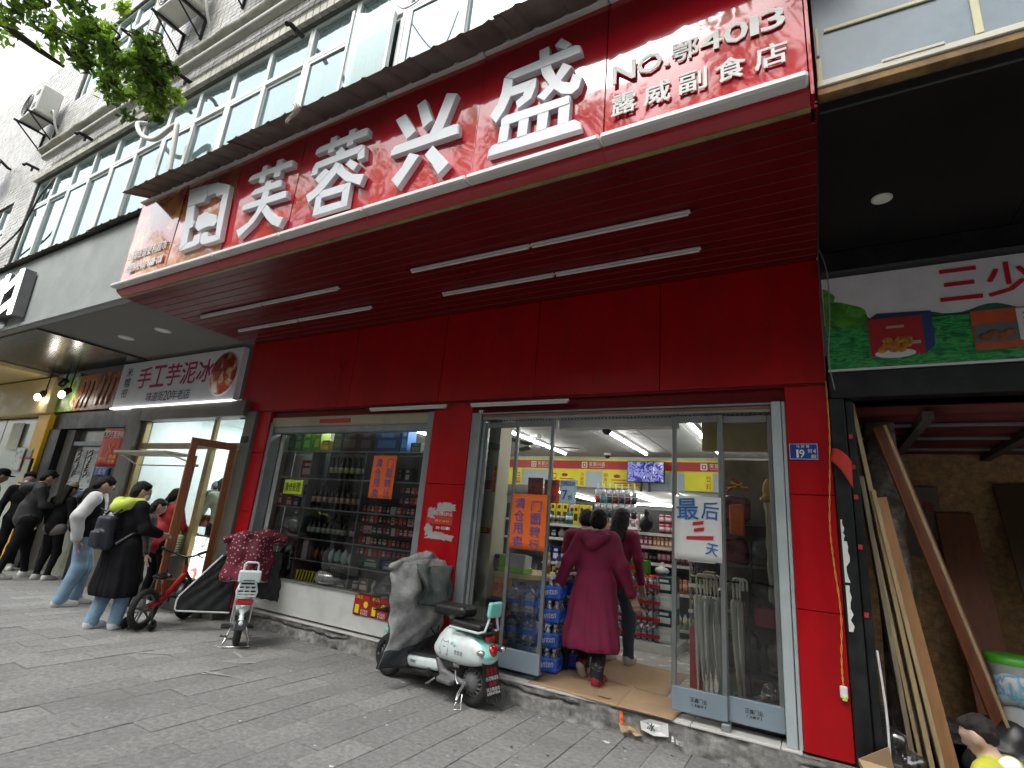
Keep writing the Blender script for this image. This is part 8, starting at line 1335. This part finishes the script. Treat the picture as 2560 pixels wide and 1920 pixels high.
t, P, hp, H, WR, AN = person('person in a long black coat with lime hood, pale jeans and white shoes', (-7.1, 3.4, 0), .1, 1.68, bottom=M_jean, lean=-.03, head=(.25, -.45), hair='short', mask=True, arms=[((-.14, .03, .13), (-.08, .15, .1)), ((.15, .03, .13), (.1, .16, .1))], feet=[(-.045, -.05, 0, 0, -.3), (.06, .04, 0, 0, -.5)], wide=.026, res=.011)
coat(t, P, H, WR, M_blackc, hem=-.28, flare=.15, back=.0, res=.011, depth=.088)
garment('hood', [('c', P(-.06, .02, .31), P(-.055, -.06, .3), .032*H, .036*H, 0), ('c', P(.06, .02, .31), P(.055, -.06, .3), .032*H, .036*H, 0), ('c', P(-.055, -.06, .3), P(0, -.1, .27), .038*H, .04*H, 0), ('c', P(.055, -.06, .3), P(0, -.1, .27), .038*H, .04*H, 0)], M_lime2, t, .01, .035)
M_bpk = mat('backpack_navy', (.012, .015, .024), .6, var=.25, scale=10, bump=.3, bscale=40); wl = Matrix.Translation(t.location) @ Matrix.Rotation(t.rotation_euler[2], 4, 'Z')
bpk = thing('backpack', 'dark navy backpack worn over the long black coat', 'bag', tuple(t.location), t.rotation_euler[2]); garment('pack', [('b', P(-.01, -.135, .1), V3(.074, .034, .112)*H, eul(.1, 0, 0), .04, 0), ('b', P(-.015, -.18, .06), V3(.055, .022, .055)*H, eul(.1, 0, 0), .03, 0)], M_bpk, bpk, .012, .03, wob=.004, wsc=14); q = MB(); q.tube([P(-.06, -.13, .22), P(-.075, -.06, .3), P(-.08, .04, .28), P(-.1, .07, .16), P(-.1, -.1, .03)], .02, 6); q.tube([P(.03, -.13, .22), P(.06, -.06, .3), P(.08, .04, .28), P(.11, .07, .16), P(.08, -.1, .03)], .02, 6); q.tube([P(-.03, -.16, .24), P(-.02, -.19, .26), P(.0, -.16, .24)], .008, 5); q.build('strap', M_bp, bpk, True)
t, P, hp, H, WR, AN = person('person in a red jacket with black ponytail at the dessert counter', (-8.25, 4.42, 0), .2, 1.66, top=mat('red_jacket', (.34, .012, .02), .7, var=.12, bump=.3, bscale=20), lean=.05, head=(.2, -.35), hair='tail', arms=[((-.14, .05, .13), (-.1, .17, .1)), ((.15, .05, .13), (.12, .17, .1))], fat=1.12)
tb = thing('tote_bag', 'pale green tote bag with rows of dark print at the hip of the red jacket', 'bag', tuple(t.location), t.rotation_euler[2]); garment('bag', [('b', P(.16, .0, -.02), V3(.03, .08, .09)*H, eul(0, .1, .2), .025, 0)], mat('tote_cloth', (.42, .48, .3), .8, var=.1), tb, .012, .02, wob=.004); q = MB()
for i in range(6):
    for j in range(5): q.box(P(.1935, -.05+j*.02, -.075+i*.02), P(.196, -.038+j*.02, -.068+i*.02))
q.build('print', M_blackc, tb, True, kind='stuff'); q = MB(); q.tube([P(.16, -.05, .06), P(.14, -.02, .22), P(.16, .05, .06)], .01, 5); q.build('handle', M_lime2, tb, True)
person('person with long dark hair half hidden between the black coat and red jacket', (-7.95, 4.0, 0), -.3, 1.5, hair='long', lean=.1, head=(.3, -.3), top=mat('dark_brown_cloth', (.03, .02, .02), .8))
t, P, hp, H, WR, AN = person('person in a dark tee and face mask bending over the dessert counter inside', (-8.72, 5.55, .3), 1.45, 1.7, top=mat('charcoal_tee', (.03, .038, .045), .8, var=.15), lean=.5, head=(.45, -.2), hair='short', sleeve='short', mask=True, arms=[((-.14, .1, .13), (-.08, .22, .12)), ((.14, .1, .13), (.08, .22, .12))], hairm=mat('greying_hair', (.03, .035, .035), .6, var=.4, scale=30))
t, P, hp, H, WR, AN = person('person in a pale green blouse and patterned trousers behind the open brown door', (-7.83, 4.98, .3), 1.4, 1.6, top=mat('pale_green_blouse', (.33, .4, .3), .8, var=.15), bottom=M_patt, shoe=M_blackc, lean=.15, head=(.3, 0), hair='bob', arms=[((-.14, .08, .13), (-.1, .22, .06)), ((.14, .08, .13), (.1, .22, .06))], feet=[(-.06, .04, 0), (.06, -.02, 0)])
t, P, hp, H, WR, AN = person('person in black with a beige cap waiting by the duck shop', (-11.2, 4.25, 0), .4, 1.62, lean=.02, head=(.2, -.3), hair='long'); garment('cap', [('e', hp(0, -.004, .045), V3(.054, .06, .04)*H, None, 0), ('e', hp(0, .07, .03), V3(.04, .04, .008)*H, None, 0)], mat('beige_cap', (.33, .29, .24), .8), t); garment('shirt_hem', [('c', P(-.04, 0, -.02), P(.04, 0, -.02), .075*H, .075*H, 0)], mat('grey_pink_cloth', (.16, .14, .14), .9), t)
t, P, hp, H, WR, AN = person('person in a dark hooded jacket looking down at a phone in the queue', (-11.5, 3.95, 0), -.2, 1.82, lean=.03, head=(.45, -.1), hair='short', arms=[((-.14, .05, .13), (-.05, .19, .13)), ((.15, .05, .13), (.06, .2, .13))], feet=[(-.08, .1, 0, 0, -.2), (.07, -.1, 0, 0, -.3)], top=mat('dark_parka', (.022, .022, .024), .8, var=.3, scale=7, bump=.4, bscale=20), fat=1.2); ph = thing('phone', 'lit phone held in the hands of the dark hooded jacket', 'phone', tuple(t.location), t.rotation_euler[2]); q = MB(); q.bbox(P(-.02, .235, .12), P(.025, .24, .2), .004); q.build('phone', M_black, ph, True); q = MB(); q.box(P(-.017, .233, .125), P(.022, .2345, .195)); q.build('screen', M_menu, ph, True); garment('hood', [('c', P(-.06, .0, .3), P(0, -.09, .27), .035*H, .045*H, 0), ('c', P(.06, .0, .3), P(0, -.09, .27), .035*H, .045*H, 0)], mat('dark_parka', ''), t)
t, P, hp, H, WR, AN = person('person in a black tracksuit with white sleeve stripes at the left edge', (-13.2, 3.85, 0), -.1, 1.78, lean=.03, head=(.3, 0), hair='short', feet=[(-.08, 0, 0), (.07, .05, 0)]); garment('cap', [('e', hp(0, -.004, .04), V3(.056, .062, .045)*H, None, 0), ('e', hp(0, .07, .03), V3(.04, .04, .008)*H, None, 0)], M_blackc, t); q = MB(); [q.tube([P(.11+.012*i, -.03, .27), A3(WR[1][0])+V3(.03, -.03+.02*i, 0)], .006, 5) for i in (0, 1, 2)]; q.build('sleeve_stripes', M_paperw, t, True, kind='stuff')
person('person with a pale face mask and dark coat looking towards the street in the queue', (-12.7, 4.2, 0), -1.9, 1.76, lean=.03, head=(.15, 0), hair='short', mask=True)
# child at the lower right corner
M_chair = mat('child_hair', (.02, .016, .014), .7, var=.4, scale=30, spec=.2, bump=.6, bscale=60)
t, P, hp, H, WR, AN = person('small person in a yellow green top with short dark hair at the lower right corner', (.57, 2.86, 0), 1.0, .975, top=mat('yellow_green_top', (.42, .42, .05), .85, var=.2, bump=.5, bscale=25, spec=.2), lean=.12, head=(.25, .1), hair=None, fat=1.15, res=.007, bottom=M_jean)
HR = np.stack([hp(1, 0, 0)-hp(0, 0, 0), hp(0, 1, 0)-hp(0, 0, 0), hp(0, 0, 1)-hp(0, 0, 0)], 1)/H; pr = [('e', hp(0, -.012, .026), V3(.05, .052, .05)*H, HR, 0), ('e', hp(0, -.034, .004), V3(.044, .03, .044)*H, HR, 0), ('c', hp(-.025, .03, .05), hp(.025, .03, .05), .014*H, .014*H, 0)]
garment('hair', pr, M_chair, t, .006, .02, wob=.0022, wsc=70, sub=[('e', hp(.05, .01, -.012), V3(.024, .03, .026)*H, HR, 0), ('e', hp(-.05, .01, -.012), V3(.024, .03, .026)*H, HR, 0)])
garment('ear', [('e', hp(.048, -.004, -.006), V3(.007, .014, .019)*H, HR, 0)], SKIN, t, .004, .01); garment('ear', [('e', hp(-.048, -.004, -.006), V3(.007, .014, .019)*H, HR, 0)], SKIN, t, .004, .01)
garment('collar', [('c', P(-.05, .0, .295), P(0, -.045, .3), .02*H, .026*H, 0), ('c', P(.05, .0, .295), P(0, -.045, .3), .02*H, .026*H, 0), ('c', P(0, -.045, .3), P(0, -.06, .275), .024*H, .014*H, 0)], M_paperw, t, .007, .02)
